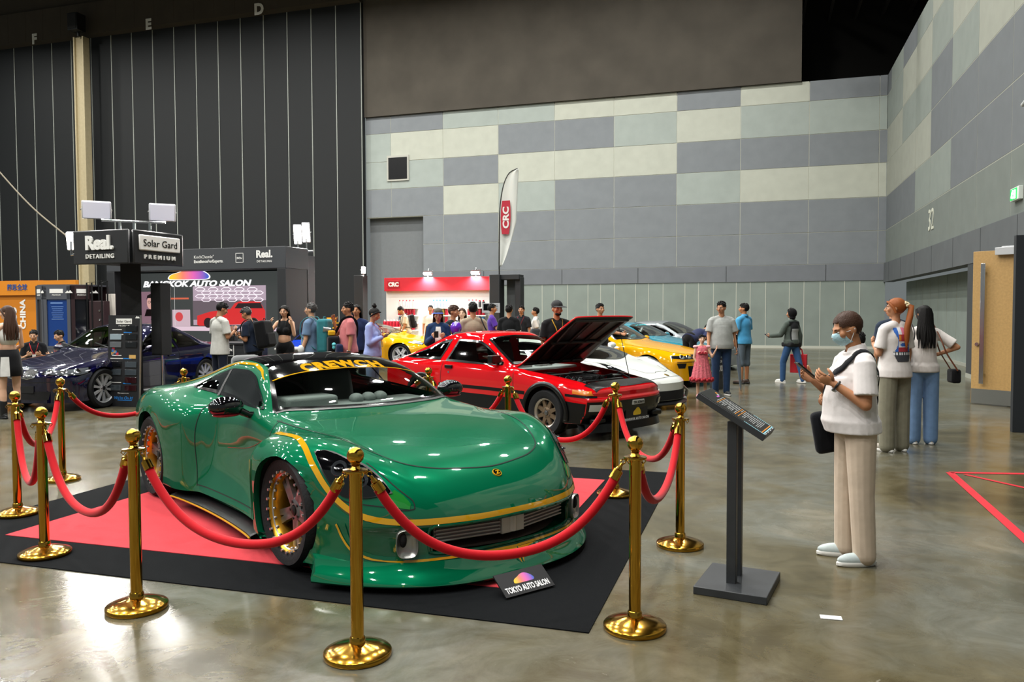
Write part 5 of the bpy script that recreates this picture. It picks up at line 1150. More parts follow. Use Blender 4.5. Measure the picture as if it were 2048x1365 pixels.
        if tk != 'tank' and tk != 'crop': [c.cap(T((sg*.045, -.012, 1.418)), sh[sg]+V((-sg*.012, -.005, .0)), .050+inf*.8, .048+inf) for sg in (1, -1)]
        else:
            for sg in (1, -1): c.tube([T((sg*.075, .10*g, 1.33)), T((sg*.085, .06, 1.45)), T((sg*.085, -.03, 1.46)), T((sg*.07, -.105*g, 1.34))], .018, 8)
        if fem and tk != 'jacket':
            for sg in (1, -1): c.ell(T((sg*.068, .085, 1.25)), (.064, .066, .066), Rl)
        sl = sleeve if sleeve is not None else {'tee': .78, 'polo': .78, 'long': 2., 'jacket': 2., 'tank': 0, 'crop': 0, 'blouse': .8}[tk]
        for sg in (1, -1):
            if sl <= 0: continue
            r0 = (.060*(.9 if fem else 1)*g**.5)+inf*.5
            if sl <= 1: c.tube([sh[sg]-(el[sg]-sh[sg])*.12, sh[sg], sh[sg].lerp(el[sg], sl*.5), sh[sg].lerp(el[sg], sl)], [r0*.55, r0*.95, r0*1.0, r0*1.06+.004], 16)
            else: c.cap(sh[sg], el[sg], r0, .047+inf*.6); c.cap(el[sg], el[sg].lerp(wr[sg], .93), .047+inf*.6, .036+inf*.5)
        if tk in ('polo', 'jacket', 'blouse'):
            c.tube([T((.062*cos(a), .058*sin(a)-.008+(.012 if sin(a) > 0 else 0), 1.465-.03*max(0, sin(a)))) for a in np.linspace(0, 2*pi, 17)], .014, 8, cap=False)
        if tk == 'polo':
            cl = MB(); cl.grid([[T((r_*cos(a), r_*.95*sin(a)-.010, z_-.022*max(0, sin(a))))*k for r_, z_ in ((.054, 1.500), (.064, 1.502), (.080, 1.462), (.082, 1.452))] for a in np.linspace(rad(108), rad(432), 30)]); co_ = cl.build('collar', CM, t, norm=True); so = co_.modifiers.new('s', 'SOLIDIFY'); so.thickness = .005
        fuse(c, {'tee': 't_shirt', 'polo': 'polo_shirt', 'long': 'long_sleeve_top', 'jacket': 'jacket', 'tank': 'tank_top', 'crop': 'crop_top', 'blouse': 'blouse'}[tk], CM, t, voxel*1.0, 5, None, decal)
    lk, lc = low; c = MB(); c.T = M4.Scale(k, 4); LM = lowm or SK if (lowm or not lc) else cloth(lc.strip('#'), {'navy': '#1b2130', 'black': '#111214', 'jeans': '#2c4668', 'white': '#cfcfcb'}.get(lc, lc)); wd = {'wide': 1.25, 'loose': 1.12}.get(lk, 1.)
    if lk in ('trousers', 'wide', 'loose', 'shorts'):
        c.ell(V((0, 0, hipz+.05)), (.165*g, .118*g+belly*.2, .14)); 
        for sg in (1, -1):
            c.cap(hp_[sg]+V((0, -.005, .02)), kn[sg], .094*g**.5*(1.05 if wd > 1 else 1), .073*wd)
            if lk == 'shorts': c.cap(kn[sg], kn[sg].lerp(an[sg], .12), .078, .082)
            else: c.cap(kn[sg], an[sg]+(an[sg]-kn[sg]).normalized()*.008, .073*wd, .060*wd*(1.12 if wd > 1 else 1))
        fuse(c, 'shorts' if lk == 'shorts' else 'trousers', LM, t, voxel, 4)
    elif lk == 'skirt':
        n = 24; rows = []
        for z, rx, ry in ((hipz-.25, .20, .165), (hipz-.1, .19, .15), (hipz+.05, .17, .125), (hipz+.16, .14, .105)): rows.append([V((cos(a)*rx*g, sin(a)*ry*g, z)) for a in np.linspace(0, 2*pi, n+1)])
        c.grid(rows); o = c.build('skirt', LM, t, norm=True); so = o.modifiers.new('s', 'SOLIDIFY'); so.thickness = .008
    # shoes
    if shoes:
        for sg in (1, -1):
            f = MB(); f.T = M4.Scale(k, 4); a = an[sg]; sl_ = MB(); sl_.T = M4.Scale(k, 4); fz = a.z-.075
            fy = nrm((sg*.12, 1, 0)); fx = nrm((1, -sg*.12, 0)); Rf = M4((fx, fy, V((0, 0, 1)))).transposed()
            f.ell(a+fy*.055+V((0, 0, -.034)), (.045, .135, .046), Rf, 18, 12); f.ell(a+V((0, 0, -.02)), (.046, .062, .055), Rf, 16, 10)
            f.v = [(p[0], p[1], max(p[2], (fz+.012)*k)) for p in f.v]; so_ = f.build('shoe', mat('shoe_'+shoes.strip('#'), shoes, .6, var=.06, vscale=30), t)
            sl_.lathe([(.001, 0), (.9, 0), (1.0, .25), (1.0, .8), (.94, 1.), (.001, 1.)], n=28); sl_.v = [tuple(V((a.x, a.y, fz))*k+(Rf @ V((p[0]/k*.048, p[1]/k*.142+.055, p[2]/k*.031)))*k) for p in sl_.v]; sl_.build('sole', SOLE if shoes not in ('#17181a', '#3a2a20') else TRIMB, so_, norm=True)
    # hair
    hk, HM = hair; c = MB(); 
    if hk:
        c.ell((0, -.010, 1.640), (.0815, .101, .094), nu=36, nv=24)
        pass
        def keep(f):
            p = sum((V(c.v[i]) for i in f), V())/len(f)
            x, y, z = p
            if z > 1.690: return True
            if y > .060: return z > 1.692
            if y > .012: return z > 1.634 if abs(x) > .05 else z > 1.690
            if y > -.02: return z > 1.628
            return z > 1.555
        fs = [f for f in c.f if keep(f)]; c.f = fs; c.m = [0]*len(fs); rr = random.Random(len(label))
        c.v = [tuple(V(p)+V((rr.uniform(-1, 1), rr.uniform(-1, 1), rr.uniform(-1, 1)))*.0022) for p in c.v]
        if hk in ('short', 'fringe', 'messy'):
            for _ in range(70 if hk != 'short' else 46):
                a = rr.uniform(-pi, pi); z = rr.uniform(.35, 1.); s_ = sqrt(1-z*z); p = V((.08*s_*cos(a), -.01+.099*s_*sin(a), 1.642+.092*z)); d_ = V((cos(a)*.4, .7+.3*sin(a), .1+.3*rr.random()))*(.028 if hk == 'short' else .045)
                if p.y > .05 and hk == 'fringe': d_ = V((rr.uniform(-.3, .3), .5, -1))*.035
                c.tube([p-d_*.4, p+d_*.2+V((0, 0, .006)), p+d_*.7], [.010, .010, .002], 6)
        if hk in ('long', 'pony', 'bun'):
            for sg in (1, -1): c.tube([(sg*.03, .086, 1.69), (sg*.066, .055, 1.672), (sg*.080, .01, 1.62), (sg*.082, -.03, 1.56)], [.010, .016, .017, .012], 8)
        if hk == 'long':
            LN = .42
            for a in np.linspace(-1.2, 1.2, 25):
                x, y = sin(a)*.078, -.02-cos(a)*.082; zz = 1.62; j = rr.uniform(-.02, .02)
                c.tube([(x*.7, y*.7-.01, 1.69), (x, y, zz), (x*1.15, y*1.1, 1.50), (x*1.25+j, y*1.25-.02, 1.38), (x*1.1+j*2, y*1.2-.03, 1.62-LN)], [.018, .019, .018, .015, .004], 8)
        if hk == 'pony':
            c.ell((0, -.112, 1.655), (.026, .03, .03)); c.tube([(0, -.10, 1.655), (0, -.155, 1.63), (.005, -.165, 1.53), (.01, -.160, 1.40), (.012, -.155, 1.26), (.012, -.15, 1.17)], [.024, .034, .036, .034, .026, .006], 12)
        if hk == 'bun': c.ell((0, -.055, 1.755), (.042, .042, .036)); c.ell((.01, -.06, 1.79), (.02, .02, .014))
        c.v = [tuple((Hd(p).lerp(T((p[0], p[1], p[2])), min(1, max(0, (1.60-p[2])/.16)) if hk in ('long', 'pony') else 0))*k) for p in c.v]; ho = c.build('hair', HM, t, smooth=70)
    if cap:
        c = MB(); c.ell((0, -.012, 1.668), (.088, .108, .086), nu=28, nv=16); c.f = [f for f in c.f if sum(c.v[i][2] for i in f)/len(f) > 1.668]; c.m = [0]*len(c.f)
        c.tube([(.0883*cos(a), -.012+.1083*sin(a), 1.668) for a in np.linspace(0, 2*pi, 25)], .006, 6, cap=False); c.v = [tuple(Hd(p)*k) for p in c.v]; co = c.build('cap', mat('cap_'+cap[0].strip('#'), cap[0], .8, bump=.2, bscale=150), t)
        v = MB(); v.grid([[V((sin(a)*r_, .02+cos(a)*r_*1.25+.015, 1.680-.012*(r_/.15)**2-.10*sin(a)**2*r_)) for r_ in (.07, .09, .11, .13)] for a in np.linspace(-1.15, 1.15, 16)]); v.v = [tuple(Hd(p)*k) for p in v.v]; vo = v.build('visor', mat('cap_'+cap[1].strip('#'), cap[1], .8), co); so = vo.modifiers.new('s', 'SOLIDIFY'); so.thickness = .004
    if mask:
        c = MB(); rows = []
        for j, (z, yb, w) in enumerate(((1.620, .109, .050), (1.612, .117, .056), (1.60, .124, .060), (1.585, .125, .061), (1.57, .121, .060), (1.555, .114, .058), (1.54, .104, .054), (1.525, .090, .048), (1.515, .068, .040))):
            rows.append([V((x*w, yb-.075*abs(x)**2.0, z)) for x in np.linspace(-1, 1, 21)])
        c.grid(rows); c.v = [tuple(Hd(p)*k) for p in c.v]; o = c.build('face_mask', mat('mask_blue', '#a9cdd8', .8, bump=.2, bscale=90), t); so = o.modifiers.new('s', 'SOLIDIFY'); so.thickness = .003
        l = MB()
        for sg in (1, -1):
            for z0 in (1.608, 1.535): l.tube([Hd((sg*.066, .040, z0))*k, Hd((sg*.079, .012, (z0+1.61)/2))*k, Hd((sg*.083, -.018, 1.612))*k], .0018, 6)
        l.build('ear_loops', mat('loop_white', '#d9dde0', .7), o)
    t['_'] = 0; del t['_']
    J = dict(sh=sh, el=el, wr=wr, kn=kn, an=an, T=T, Hd=Hd, k=k, hipz=hipz, t=t, Rl=Rl)
    if watch:
        w = MB(); w.T = M4.Scale(k, 4); sg, cm = watch; d = (wr[sg]-el[sg]).normalized(); x, y, _ = frame_from(d); cpos = wr[sg]-d*.028
        w.tube([cpos+(x*cos(a)+y*sin(a))*.0315 for a in np.linspace(0, 2*pi, 21)], [.008]*21, 8, cap=False, flat=1.); wo = w.build('watch_strap', TRIMB, t)
        w = MB(); w.T = M4.Scale(k, 4); n_ = nrm(V((-sg*.2, .1, -.6))-d*V((-sg*.2, .1, -.6)).dot(d)) if cm else x; w.cyl(cpos+n_*.030, cpos+n_*.042, .021, .020, 20); w.build('watch_case', ALU, wo)
    if extras: extras(J)
    return J
def W2(J, p): return J['t'].matrix_basis @ (V(p)*J['k'])
def at(px, py=None, d=None):
    if d is None: p = G(px, py)
    else: p = D(px, 617, d)
    return V((p.x, p.y, 0))
def strap(J, a, c, w=.022, m=None, name='strap', n=24, side=1):
    """a webbing strap over the shoulder, from the front point a to the back point c"""
    pass
def decal_fn(x0, x1, z0, z1, idx, mats, k, name='print', front=False, nx=40, nz=40):
    def f(bv, o):
        vs = {}; fs = []; ms = []; V_ = []
        for i in range(nx+1):
            for j in range(nz+1):
                x, z = x0+(x1-x0)*i/nx, z0+(z1-z0)*j/nz; h = bv.ray_cast(V((x*k, (1.5 if front else -1.5), z*k)), V((0, -1 if front else 1, 0)))
                if h[0] is not None: vs[i, j] = len(V_); V_.append(tuple(h[0]+h[1]*.004))
        for i in range(nx):
            for j in range(nz):
                q = idx((i+.5)/nx, (j+.5)/nz)
                if q is None: continue
                try: f_ = (vs[i, j], vs[i+1, j], vs[i+1, j+1], vs[i, j+1])
                except KeyError: continue
                fs.append(f_ if not front else f_[::-1]); ms.append(q)
        mb = MB(); mb.add(V_, fs, ms)
        if fs: mb.build(name, mats, o, smooth=80)
    return f
# ------------------------------------------------------------------ the near man with the phone
def phone(J, sg, off=(0, .09, .02), tilt=35, label='', size=(.075, .15, .009)):
    k = J['k']; W_ = J['wr'][sg]; p = W2(J, W_+V(off)/1.0); t = thing('phone', label, 'phone', p, J['t'].rotation_euler.z)
    q = M4.Rotation(rad(tilt), 3, 'X'); b = MB(); b.box((0, 0, 0), size, R=q); b.build('phone_case', mat('phone_black', '#0b0c0d', .3), t, bevel=.003); b = MB(); b.box(q @ V((0, 0, .005)), (size[0]*.92, size[1]*.94, .002), R=q); b.build('screen', mat('phone_screen', '#1a2230', .1), t); return t
def lanyard(J, col, g=1., L=.30, badge='#d9d9d6', y=.0):
    T, k = J['T'], J['k']; b = MB(); F_ = .115*g+.03+y
    b.tube([T((.062, -.03, 1.475))*k, T((.085, .055, 1.44))*k, T((.055, F_, 1.33))*k, T((.0, F_+.006, 1.47-L))*k, T((-.055, F_, 1.33))*k, T((-.085, .055, 1.44))*k, T((-.062, -.03, 1.475))*k], .007, 6, flat=.4); o = b.build('lanyard', cloth('lan'+col.strip('#'), col), J['t'])
    b = MB(); b.box(T((0, F_+.012, 1.42-L))*k, (.07, .006, .10), R=J['Rl']); b.build('badge', mat('badge_'+badge.strip('#'), badge, .5), o)
def backpack(J, col, label, size=(.30, .17, .46), z=1.20, name='backpack', accent=None):
    T, k = J['T'], J['k']; m = cloth('pack'+col.strip('#'), col); o0 = T((0, -.115-size[1]/2-.03, z))*k; t = thing(name, label, 'backpack', W2(J, T((0, -.115-size[1]/2-.03, z))), J['t'].rotation_euler.z)
    b = MB(); b.box((0, 0, 0), size, R=J['Rl']); b.build('main_bag', m, t, bevel=.05, bseg=4)
    b = MB(); b.box((0, -size[1]/2-.02, -.08), (size[0]*.8, .05, size[2]*.45), R=J['Rl']); b.build('front_pocket', m if not accent else cloth('pk'+accent.strip('#'), accent), t, bevel=.02, bseg=3)
    for sg in (1, -1):
        b = MB(); pts = [(sg*.10, -.135, z+size[2]*.42), (sg*.11, -.06, 1.49), (sg*.115, .03, 1.475), (sg*.115, .145, 1.36), (sg*.125, .155, 1.22), (sg*.17, .06, 1.08), (sg*.15, -.13, z-size[2]*.4)]
        c = Car.resamp(pts, 26); b.tube([T(p)*k-o0 for p in c], .018, 8, flat=.45); b.build('shoulder_strap', m, t)
    b = MB(); b.tube([V((-.04, .0, size[2]/2)), V((-.03, 0, size[2]/2+.04)), V((.03, 0, size[2]/2+.04)), V((.04, 0, size[2]/2))], .008, 6); b.build('grab_handle', m, t)
    return t
mWT = cloth('polo_white', '#dcd6d4', .04); mKH = cloth('chinos', '#c6b4a0', .05)
NM = person('man in white polo and beige trousers with a light blue face mask reading his phone', V((2.16, 5.0, 0)), 178, 1.575, 'tan', ('polo', 'w'), ('loose', 'k'), '#b9c4c4', ('neat', HAIRBR), arms=(((.10, .22, -1), (-.38, .80, .62), (0, .3, 1), (-.75, -.55, .35), (-.2, .9, .45)), ((.20, .06, -1), (-.42, .78, .62), (0, .3, 1), (.75, -.55, .35), (.2, .9, .45))), lean=1, head=(0, 22), girth=1.13, belly=.055, voxel=.0062, curl=(.75, .75), mask=True, cloth_m=mWT, lowm=mKH, hem=.90, watch=(-1, True), legs=(((.02, .03, -1), (0, .0, -1)), ((.03, -.03, -1), (.02, -.05, -1))))
pw_ = (NM['wr'][1]+NM['wr'][-1])/2
tp_ = thing('phone', 'black phone held in both hands by the man in the face mask', 'phone', W2(NM, pw_+V((0, .115, .075))), NM['t'].rotation_euler.z)
q = M4.Rotation(rad(40), 3, 'X'); b = MB(); b.box((0, 0, 0), (.078, .16, .009), R=q); b.build('phone_case', mat('phone_black', '#0b0c0d', .3), tp_, bevel=.003); b = MB(); b.box(q @ V((0, 0, .005)), (.072, .15, .002), R=q); b.build('screen', mat('phone_screen', '#1a2230', .1), tp_)
# cross-body bag
tb = thing('shoulder_bag', 'black cross-body bag hanging behind the belly of the man in the face mask', 'bag', NM['t'].location, NM['t'].rotation_euler.z); k = NM['k']; BAGM = cloth('bag_black', '#0f1116', .05)
b = MB(); b.box(V((.215, .075, .87))*k, (.08, .25, .28), R=M4.Rotation(rad(-10), 3, 'X')); b.build('bag_body', BAGM, tb, bevel=.035, bseg=3)
pts = [(.225, .17, .92), (.20, .175, 1.05), (.10, .185, 1.20), (.0, .165, 1.30), (-.10, .14, 1.36), (-.135, .06, 1.46), (-.14, -.05, 1.46), (-.13, -.14, 1.32), (-.06, -.15, 1.15), (.10, -.14, 1.0), (.20, -.06, .92), (.225, .0, .90)]
def nm_strap(bv, o, pts=pts, k=NM['k']):
    Q = []
    for p in Car.resamp(pts, 60):
        h = bv.find_nearest(NM['T'](p)*k); Q.append((h[0]+h[1]*.006, h[1]))
    b = MB(); rows = []
    for i, (p, n) in enumerate(Q):
        t_ = Q[min(i+1, 59)][0]-Q[max(i-1, 0)][0]; sd = n.cross(t_).normalized()*.021; rows.append([p-sd, p+n*.004-sd*.9, p+n*.004+sd*.9, p+sd])
    b.grid(rows); b.build('bag_strap', BAGM, tb, smooth=70)
NM_SHIRT = [q for q in PEND if q[0].name.startswith('polo_shirt')][0]; PEND[PEND.index(NM_SHIRT)] = NM_SHIRT[:4]+(nm_strap,)

# ------------------------------------------------------------------ right side
def back_print(u, v):
    du, dv = u-.5, v-.5
    if v < .30:
        if abs(du) > .46-.5*max(0, .12-v): return None
        if .20 < v < .28: return 0 if (int(u*26) % 3) else 1
        return 2 if abs(du) < .30+.6*v else None
    if abs(du+.02*sin(v*9)) > .34+.06*sin(v*8): return None
    if abs(du) > .26: return 3
    if .62 < v < .78: return 4 if abs(du) > .14 else 5
    if .42 < v < .60: return 0 if (du/.17)**2+((v-.5)/.06)**2 > 1 else 3
    if v > .80: return 0 if abs(du) > .1 else 6
    return 5
PM = [mat('print_white', '#d9dbe0', .8), mat('print_black', '#15161a', .8), mat('print_dark', '#3b3d44', .8), mat('print_blue', '#2d63b8', .8), mat('print_orange', '#d8842a', .8), mat('print_red', '#a8313a', .8), mat('print_pink', '#d4768f', .8)]
PW = person('woman with copper ponytail and white printed T-shirt standing behind the masked man', at(1787, 903), 108, 1.70, 'mid', ('tee', 'w'), ('wide', '#7d7a69'), '#8a8378', ('pony', HAIRO), arms=(ADOWN, APHONE), head=(38, 0), fem=True, girth=1.06, voxel=.009, cloth_m=cloth('tee_offwhite', '#d9d3d0', .04), hem=.84, decal=decal_fn(-.125, .125, 1.02, 1.40, back_print, PM, 1.70/1.72), curl=(.4, .7))
b = MB(); rr = random.Random(2)
for _ in range(16): p = PW['Hd']((rr.uniform(-.03, .03), -.118+rr.uniform(-.02, .02), 1.655+rr.uniform(-.03, .03)))*PW['k']; b.ell(p, (.016, .014, .016), nu=8, nv=6)
b.build('scrunchie', cloth('scrunchie', '#d8c9a4'), PW['t'])
def flow(J):
    pass
JW = person('woman with long black hair, white blouse and pale jeans, one hand on her hip', at(1843, 888), 82, 1.62, 'mid', ('blouse', 'w'), ('wide', '#6f8db4'), '#b9a88c', ('long', HAIRB), arms=(((.75, -.25, -.6), (-.75, .35, -.35)), ADOWN), head=(10, 0), fem=True, voxel=.009, cloth_m=cloth('blouse_white', '#dcd5d0', .04), hem=.90)
def shoulder_bag(J, sg, z, col, label, size=(.10, .30, .26), y=-.03, strapm=None, dx=.0, yaw=0):
    T, k = J['T'], J['k']; x = sg*(.235+dx); p0 = T((x, y, z))*k; t = thing('handbag', label, 'bag', W2(J, T((x, y, z))), J['t'].rotation_euler.z+yaw); m = cloth('hb'+col.strip('#'), col)
    b = MB(); b.box((0, 0, 0), size); b.build('bag_body', m, t, bevel=.025, bseg=3)
    b = MB(); pts = [T((x, y+.11, z+size[2]*.45))*k-p0, T((sg*.18, y+.09, (z+1.46)/2+.05))*k-p0, T((sg*.125, .02, 1.49))*k-p0, T((sg*.18, y-.10, (z+1.46)/2+.05))*k-p0, T((x, y-.11, z+size[2]*.45))*k-p0]
    b.tube(Car.resamp([tuple(p) for p in pts], 24), .012, 8, flat=.5); b.build('bag_strap', strapm or m, t); return t
shoulder_bag(JW, -1, 1.05, '#0e0f11', 'black tote under the arm of the long-haired woman in white', (.12, .34, .34), -.10, None, .06)
shoulder_bag(JW, 1, .86, '#101012', 'small black handbag with brown strap hanging at the hip of the long-haired woman', (.10, .18, .16), -.08, mat('leather_brown', '#6b3a22', .5), .10)
person('man with short black hair standing beyond the ponytail woman', D(1787, 617, 10.6)*1+V((0, 0, -1.6-D(1787, 617, 10.6).z+1.6)), 95, 1.70, 'mid', ('tee', '#26303f'), ('trousers', 'black'), voxel=.012)
person('child in a mint T-shirt mostly hidden behind the man in the face mask', at(1716, d=7.9), 100, 1.36, 'mid', ('tee', '#b9cfc8'), ('shorts', '#5e6b68'), '#c48a2a', ('short', HAIRB), arms=(ADOWN, ((.55, .2, -.8), (.2, .3, -.9))), voxel=.010)
# walker with the red bag
def jacket_print(u, v):
    if v > .80: return 0
    if .18 < u < .82 and .12 < v < .66: return 1
    if .10 < u < .90 and v > .08: return 0 if v > .66 or u < .18 or u > .82 else None
    return None
JM = [mat('jacket_black', '#111316', .8), mat('jacket_grey', '#a9abac', .8)]
WK = person('woman in a grey, black and white jacket walking away with a red carrier bag', at(1582, 766), 122, 1.62, 'mid', ('jacket', '#4d5650'), ('trousers', '#35557f'), '#cfcfca', ('short', HAIRB), arms=(((.22, -.18, -1), (.08, .05, -1)), ((.25, .35, -.8), (.15, .75, -.1))), legs=(((.03, -.33, -1), (0, -.30, -1)), ((.03, .36, -1), (0, .02, -1))), head=(15, 5), fem=True, voxel=.012, decal=decal_fn(-.17, .17, .93, 1.40, jacket_print, JM, 1.62/1.72), hem=.92, curl=(1.2, .8), pelvis=-.035)
b = MB(); b.ell((0, -.022, 1.625), (.092, .108, .115), nu=28, nv=18); b.f = [f for f in b.f if not (sum(b.v[i][1] for i in f)/len(f) > .035 and sum(b.v[i][2] for i in f)/len(f) < 1.69)]; b.m = [0]*len(b.f); b.ell((0, -.02, 1.52), (.075, .07, .05)); b.v = [tuple(WK['Hd'](p)*WK['k']) for p in b.v]; b.build('head_scarf', cloth('scarf_black', '#0c0c0e'), WK['t'])
b = MB(); b.box(WK['T']((0, 0, .915))*WK['k'], (.36, .26, .10)); b.build('inner_hem', MC['jacket_black'], WK['t'], bevel=.03)
def carrier(J, sg, label, col, name='carrier_bag', size=(.12, .34, .40), dz=-.33):
    p = J['wr'][sg]; t = thing(name, label, 'bag', W2(J, p+V((0, .02, dz-.07))), J['t'].rotation_euler.z+.5); m = mat('bagpaper_'+col.strip('#'), col, .6)
    b = MB(); w, d, h = size; b.box((0, 0, 0), (w, d, h)); b.build('bag_body', m, t, bevel=.008)
    for s in (1, -1): b = MB(); b.tube([(s*w*.4, -.09, h/2-.03), (s*w*.25, -.06, h/2+.10), (0, 0, h/2+.17), (s*w*.25, .06, h/2+.10), (s*w*.4, .09, h/2-.03)], .008, 6); b.build('bag_handle', m, t)
    return t
carrier(WK, 1, 'bright red carrier bag in the hand of the walking woman', '#c01425')
phone(WK, -1, (0, .09, .0), 30, 'black phone in the left hand of the walking woman')
# grey tee man, girl, umbrella
GM = person('man in a light grey T-shirt and jeans smiling down towards the girl in pink', at(1442, 791), -92, 1.72, 'mid', ('tee', '#9c9f9c'), ('trousers', '#253a58'), '#2b2f33', ('short', HAIRB), arms=(((.22, .10, -1), (.10, .45, -.9)), ((.26, -.02, -1), (.10, .18, -1))), head=(-38, 8), girth=1.2, voxel=.011, curl=(.8, 1.1), belly=.02)
um = W2(GM, GM['wr'][-1]+V((-.01, .04, -.06))); ut = thing('umbrella', 'folded pale blue umbrella held point down by the man in grey', 'umbrella', um, 0)
ft = G(1482, 787)-um; ft.z = .035-um.z; b = MB(); dd = ft; b.tube([dd*0-dd*.10, dd*.02, dd*.1, dd*.35, dd*.8, dd*.96], [.012, .02, .032, .036, .022, .008], 14); b.build('canopy', mat('umbrella_pale', '#8d9db4', .45, bump=.3, bscale=30), ut)
b = MB(); b.tube([dd*-.30, dd*-.10], .010, 8); b.tube([dd*-.42, dd*-.30], .016, 10); b.build('handle', TRIMB, ut); b = MB(); b.tube([dd*.95, dd*1.0], .006, 8); b.build('tip', TRIMB, ut)
GL = person('little girl in a pink dress holding the hand of the man in grey', at(1403, 796), -94, 1.12, 'fair', ('none', ''), ('none', ''), '#c98f95', ('fringe', HAIRB), arms=(((.2, .05, -1), (-.45, .30, -.8)), ((.35, .2, -.8), (.25, .35, .6))), head=(6, 0), fem=True, voxel=.010, girth=.95)
dp = mat('dress_pink', '#c4606a', .85, bump=.5, bscale=40, var=.25, vscale=40); b = MB(); k = GL['k']; rows = []
for z, rx, ry in ((.44, .30, .25), (.60, .27, .22), (.85, .22, .17), (1.10, .17, .13), (1.22, .165, .135), (1.36, .155, .125), (1.44, .10, .08)):
    rows.append([V((cos(a)*rx*(1+(.05*sin(a*14) if z < 1.1 else 0)), sin(a)*ry*(1+(.05*sin(a*14) if z < 1.1 else 0)), z))*k for a in np.linspace(0, 2*pi, 85)])
b.grid(rows); o = b.build('dress', dp, GL['t'], norm=True); so = o.modifiers.new('s', 'SOLIDIFY'); so.thickness = .006
b = MB(); rr = random.Random(5)
for i in range(26):
    a = 2*pi*i/26; b.ell(V((cos(a)*.298, sin(a)*.25, .50+.03*(i % 2)))*k, (.028, .028, .03), nu=8, nv=6)
for i in range(9): b.ell(V((-.1+i*.025, .145, 1.24+.02*sin(i*2)))*k, (.02, .015, .018), nu=8, nv=6)
b.build('flower_trim', mat('dress_red', '#a3222f', .8), o)
for sg in (1, -1): b = MB(); b.ell(V((sg*.165, 0, 1.41))*k, (.05, .05, .03), nu=14, nv=8); b.build('frill_sleeve', mat('dress_pale', '#d8a0a4', .85), o)
BP = person('man in a bright blue polo shirt and grey knee-length shorts, seen from behind', at(1487, 768), 128, 1.70, 'tan', ('polo', '#4a98c6'), ('shorts', '#5a6670'), '#3a2a20', ('short', HAIRB), arms=(((.16, .1, -1), (-.3, .4, -.7)), ((.16, .1, -1), (-.3, .4, -.7))), girth=1.08, voxel=.012, head=(25, 0))
person('person bending over beside the teal coupe in a navy shirt with red cuffs', at(1380, d=18.2), 40, 1.70, 'mid', ('tee', '#232a4a'), ('trousers', 'black'), lean=72, arms=(((.2, .3, -1), (0, .5, -.8)), ((.2, .3, -1), (0, .5, -.8))), voxel=.013)
person('person in black standing behind the raised bonnet of the red car', at(1200, d=16.3), -60, 1.70, 'mid', ('tee', 'black'), ('trousers', 'black'), arms=(ADOWN, AOUT), voxel=.013)
CP_ = person('bearded man in black T-shirt and black cap behind the red car bonnet', at(1113, d=12.45), -78, 1.71, 'tan', ('tee', 'black'), ('trousers', '#2a2c30'), hair=('short', HAIRB), cap=('#14171a', '#14171a'), head=(12, 10), girth=1.08, voxel=.011)
lanyard(CP_, '#b08a2a', 1.08); b = MB(); b.ell((0, .05, 1.545), (.05, .052, .032)); b.v = [tuple(CP_['Hd'](p)*CP_['k']) for p in b.v]; b.build('beard', HAIRB, CP_['t'])
# ------------------------------------------------------------------ centre
WS = person('man in white short-sleeved shirt with hands clasped behind his back', at(1071, d=20.6), 172, 1.63, 'tan', ('polo', '#cfcdc9'), ('trousers', 'black'), arms=(ABACK, ABACK), voxel=.013)
PB = person('man in black polo with a lanyard facing the camera beside the stand post', at(1043, d=20.3), -108, 1.68, 'mid', ('polo', '#1a1d22'), ('trousers', '#232c40'), voxel=.013); lanyard(PB, '#7a2430')
person('man in plain black T-shirt seen from behind at the stand post', at(1018, d=17), 78, 1.69, 'mid', ('tee', 'black'), ('trousers', '#6b6456'), voxel=.013)
person('man in purple T-shirt reaching forward at the notice board', at(984, d=19), 5, 1.72, 'mid', ('tee', '#4a2a86'), ('trousers', 'black'), arms=(AOUT, AOUT), voxel=.013, girth=.95)
BT = person('man in beige T-shirt seen from behind, at the roof of the red car', at(946, d=14.0), 98, 1.71, 'mid', ('tee', '#9a8c78'), ('trousers', '#3a3c40'), hair=('messy', HAIRB), voxel=.011, girth=1.05)
shoulder_bag(BT, 1, 1.08, '#15161a', 'black tote over the shoulder of the man in beige', (.10, .30, .30), -.06)
person('young man in black with tousled brown hair in profile beside the purple balloon', at(906, d=14.2), -28, 1.66, 'mid', ('tee', '#1b1c20'), ('trousers', 'black'), hair=('messy', HAIRBR), voxel=.011, head=(10, 5))
person('woman in black behind the man in beige', at(924, d=16.0), -95, 1.62, 'fair', ('tee', 'black'), ('trousers', 'black'), hair=('long', HAIRBR), fem=True, voxel=.013)
bl = D(912, 657, 13.7); t = thing('balloon', 'shiny purple balloon behind the roof of the red car', 'balloon', bl, 0); b = MB(); b.lathe([(.001, .118), (.03, .114), (.07, .09), (.098, .04), (.102, 0), (.092, -.045), (.06, -.09), (.02, -.125), (.008, -.135), (.016, -.148), (.001, -.15)], n=36); b.build('balloon_skin', mat('balloon_purple', '#5a1fb0', .12, coat=.6), t); b = MB(); b.tube([(0, 0, -.14), (.02, .02, -.5), (.0, .05, -.95), (.03, .1, -1.24)], .0015, 5); b.build('string', mat('string_white', '#cfcfcf', .8), t)
CW_ = person('woman in navy track jacket with yellow sleeve stripes and a peaked cap', at(876, d=13.8), -84, 1.60, 'light', ('jacket', '#1c3458'), ('trousers', 'navy'), hair=('long', HAIRBR), cap=('#4a463c', '#2b52a8'), arms=(APHONE, APHONE), fem=True, voxel=.011, head=(0, 8), decal=decal_fn(-.07, .07, 1.0, 1.40, lambda u, v: 0 if abs(u-.5) < .42-.3*max(0, v-.6) else None, [cloth('inner', '#d9d8d4')], 1.60/1.72, 'inner_top', True))
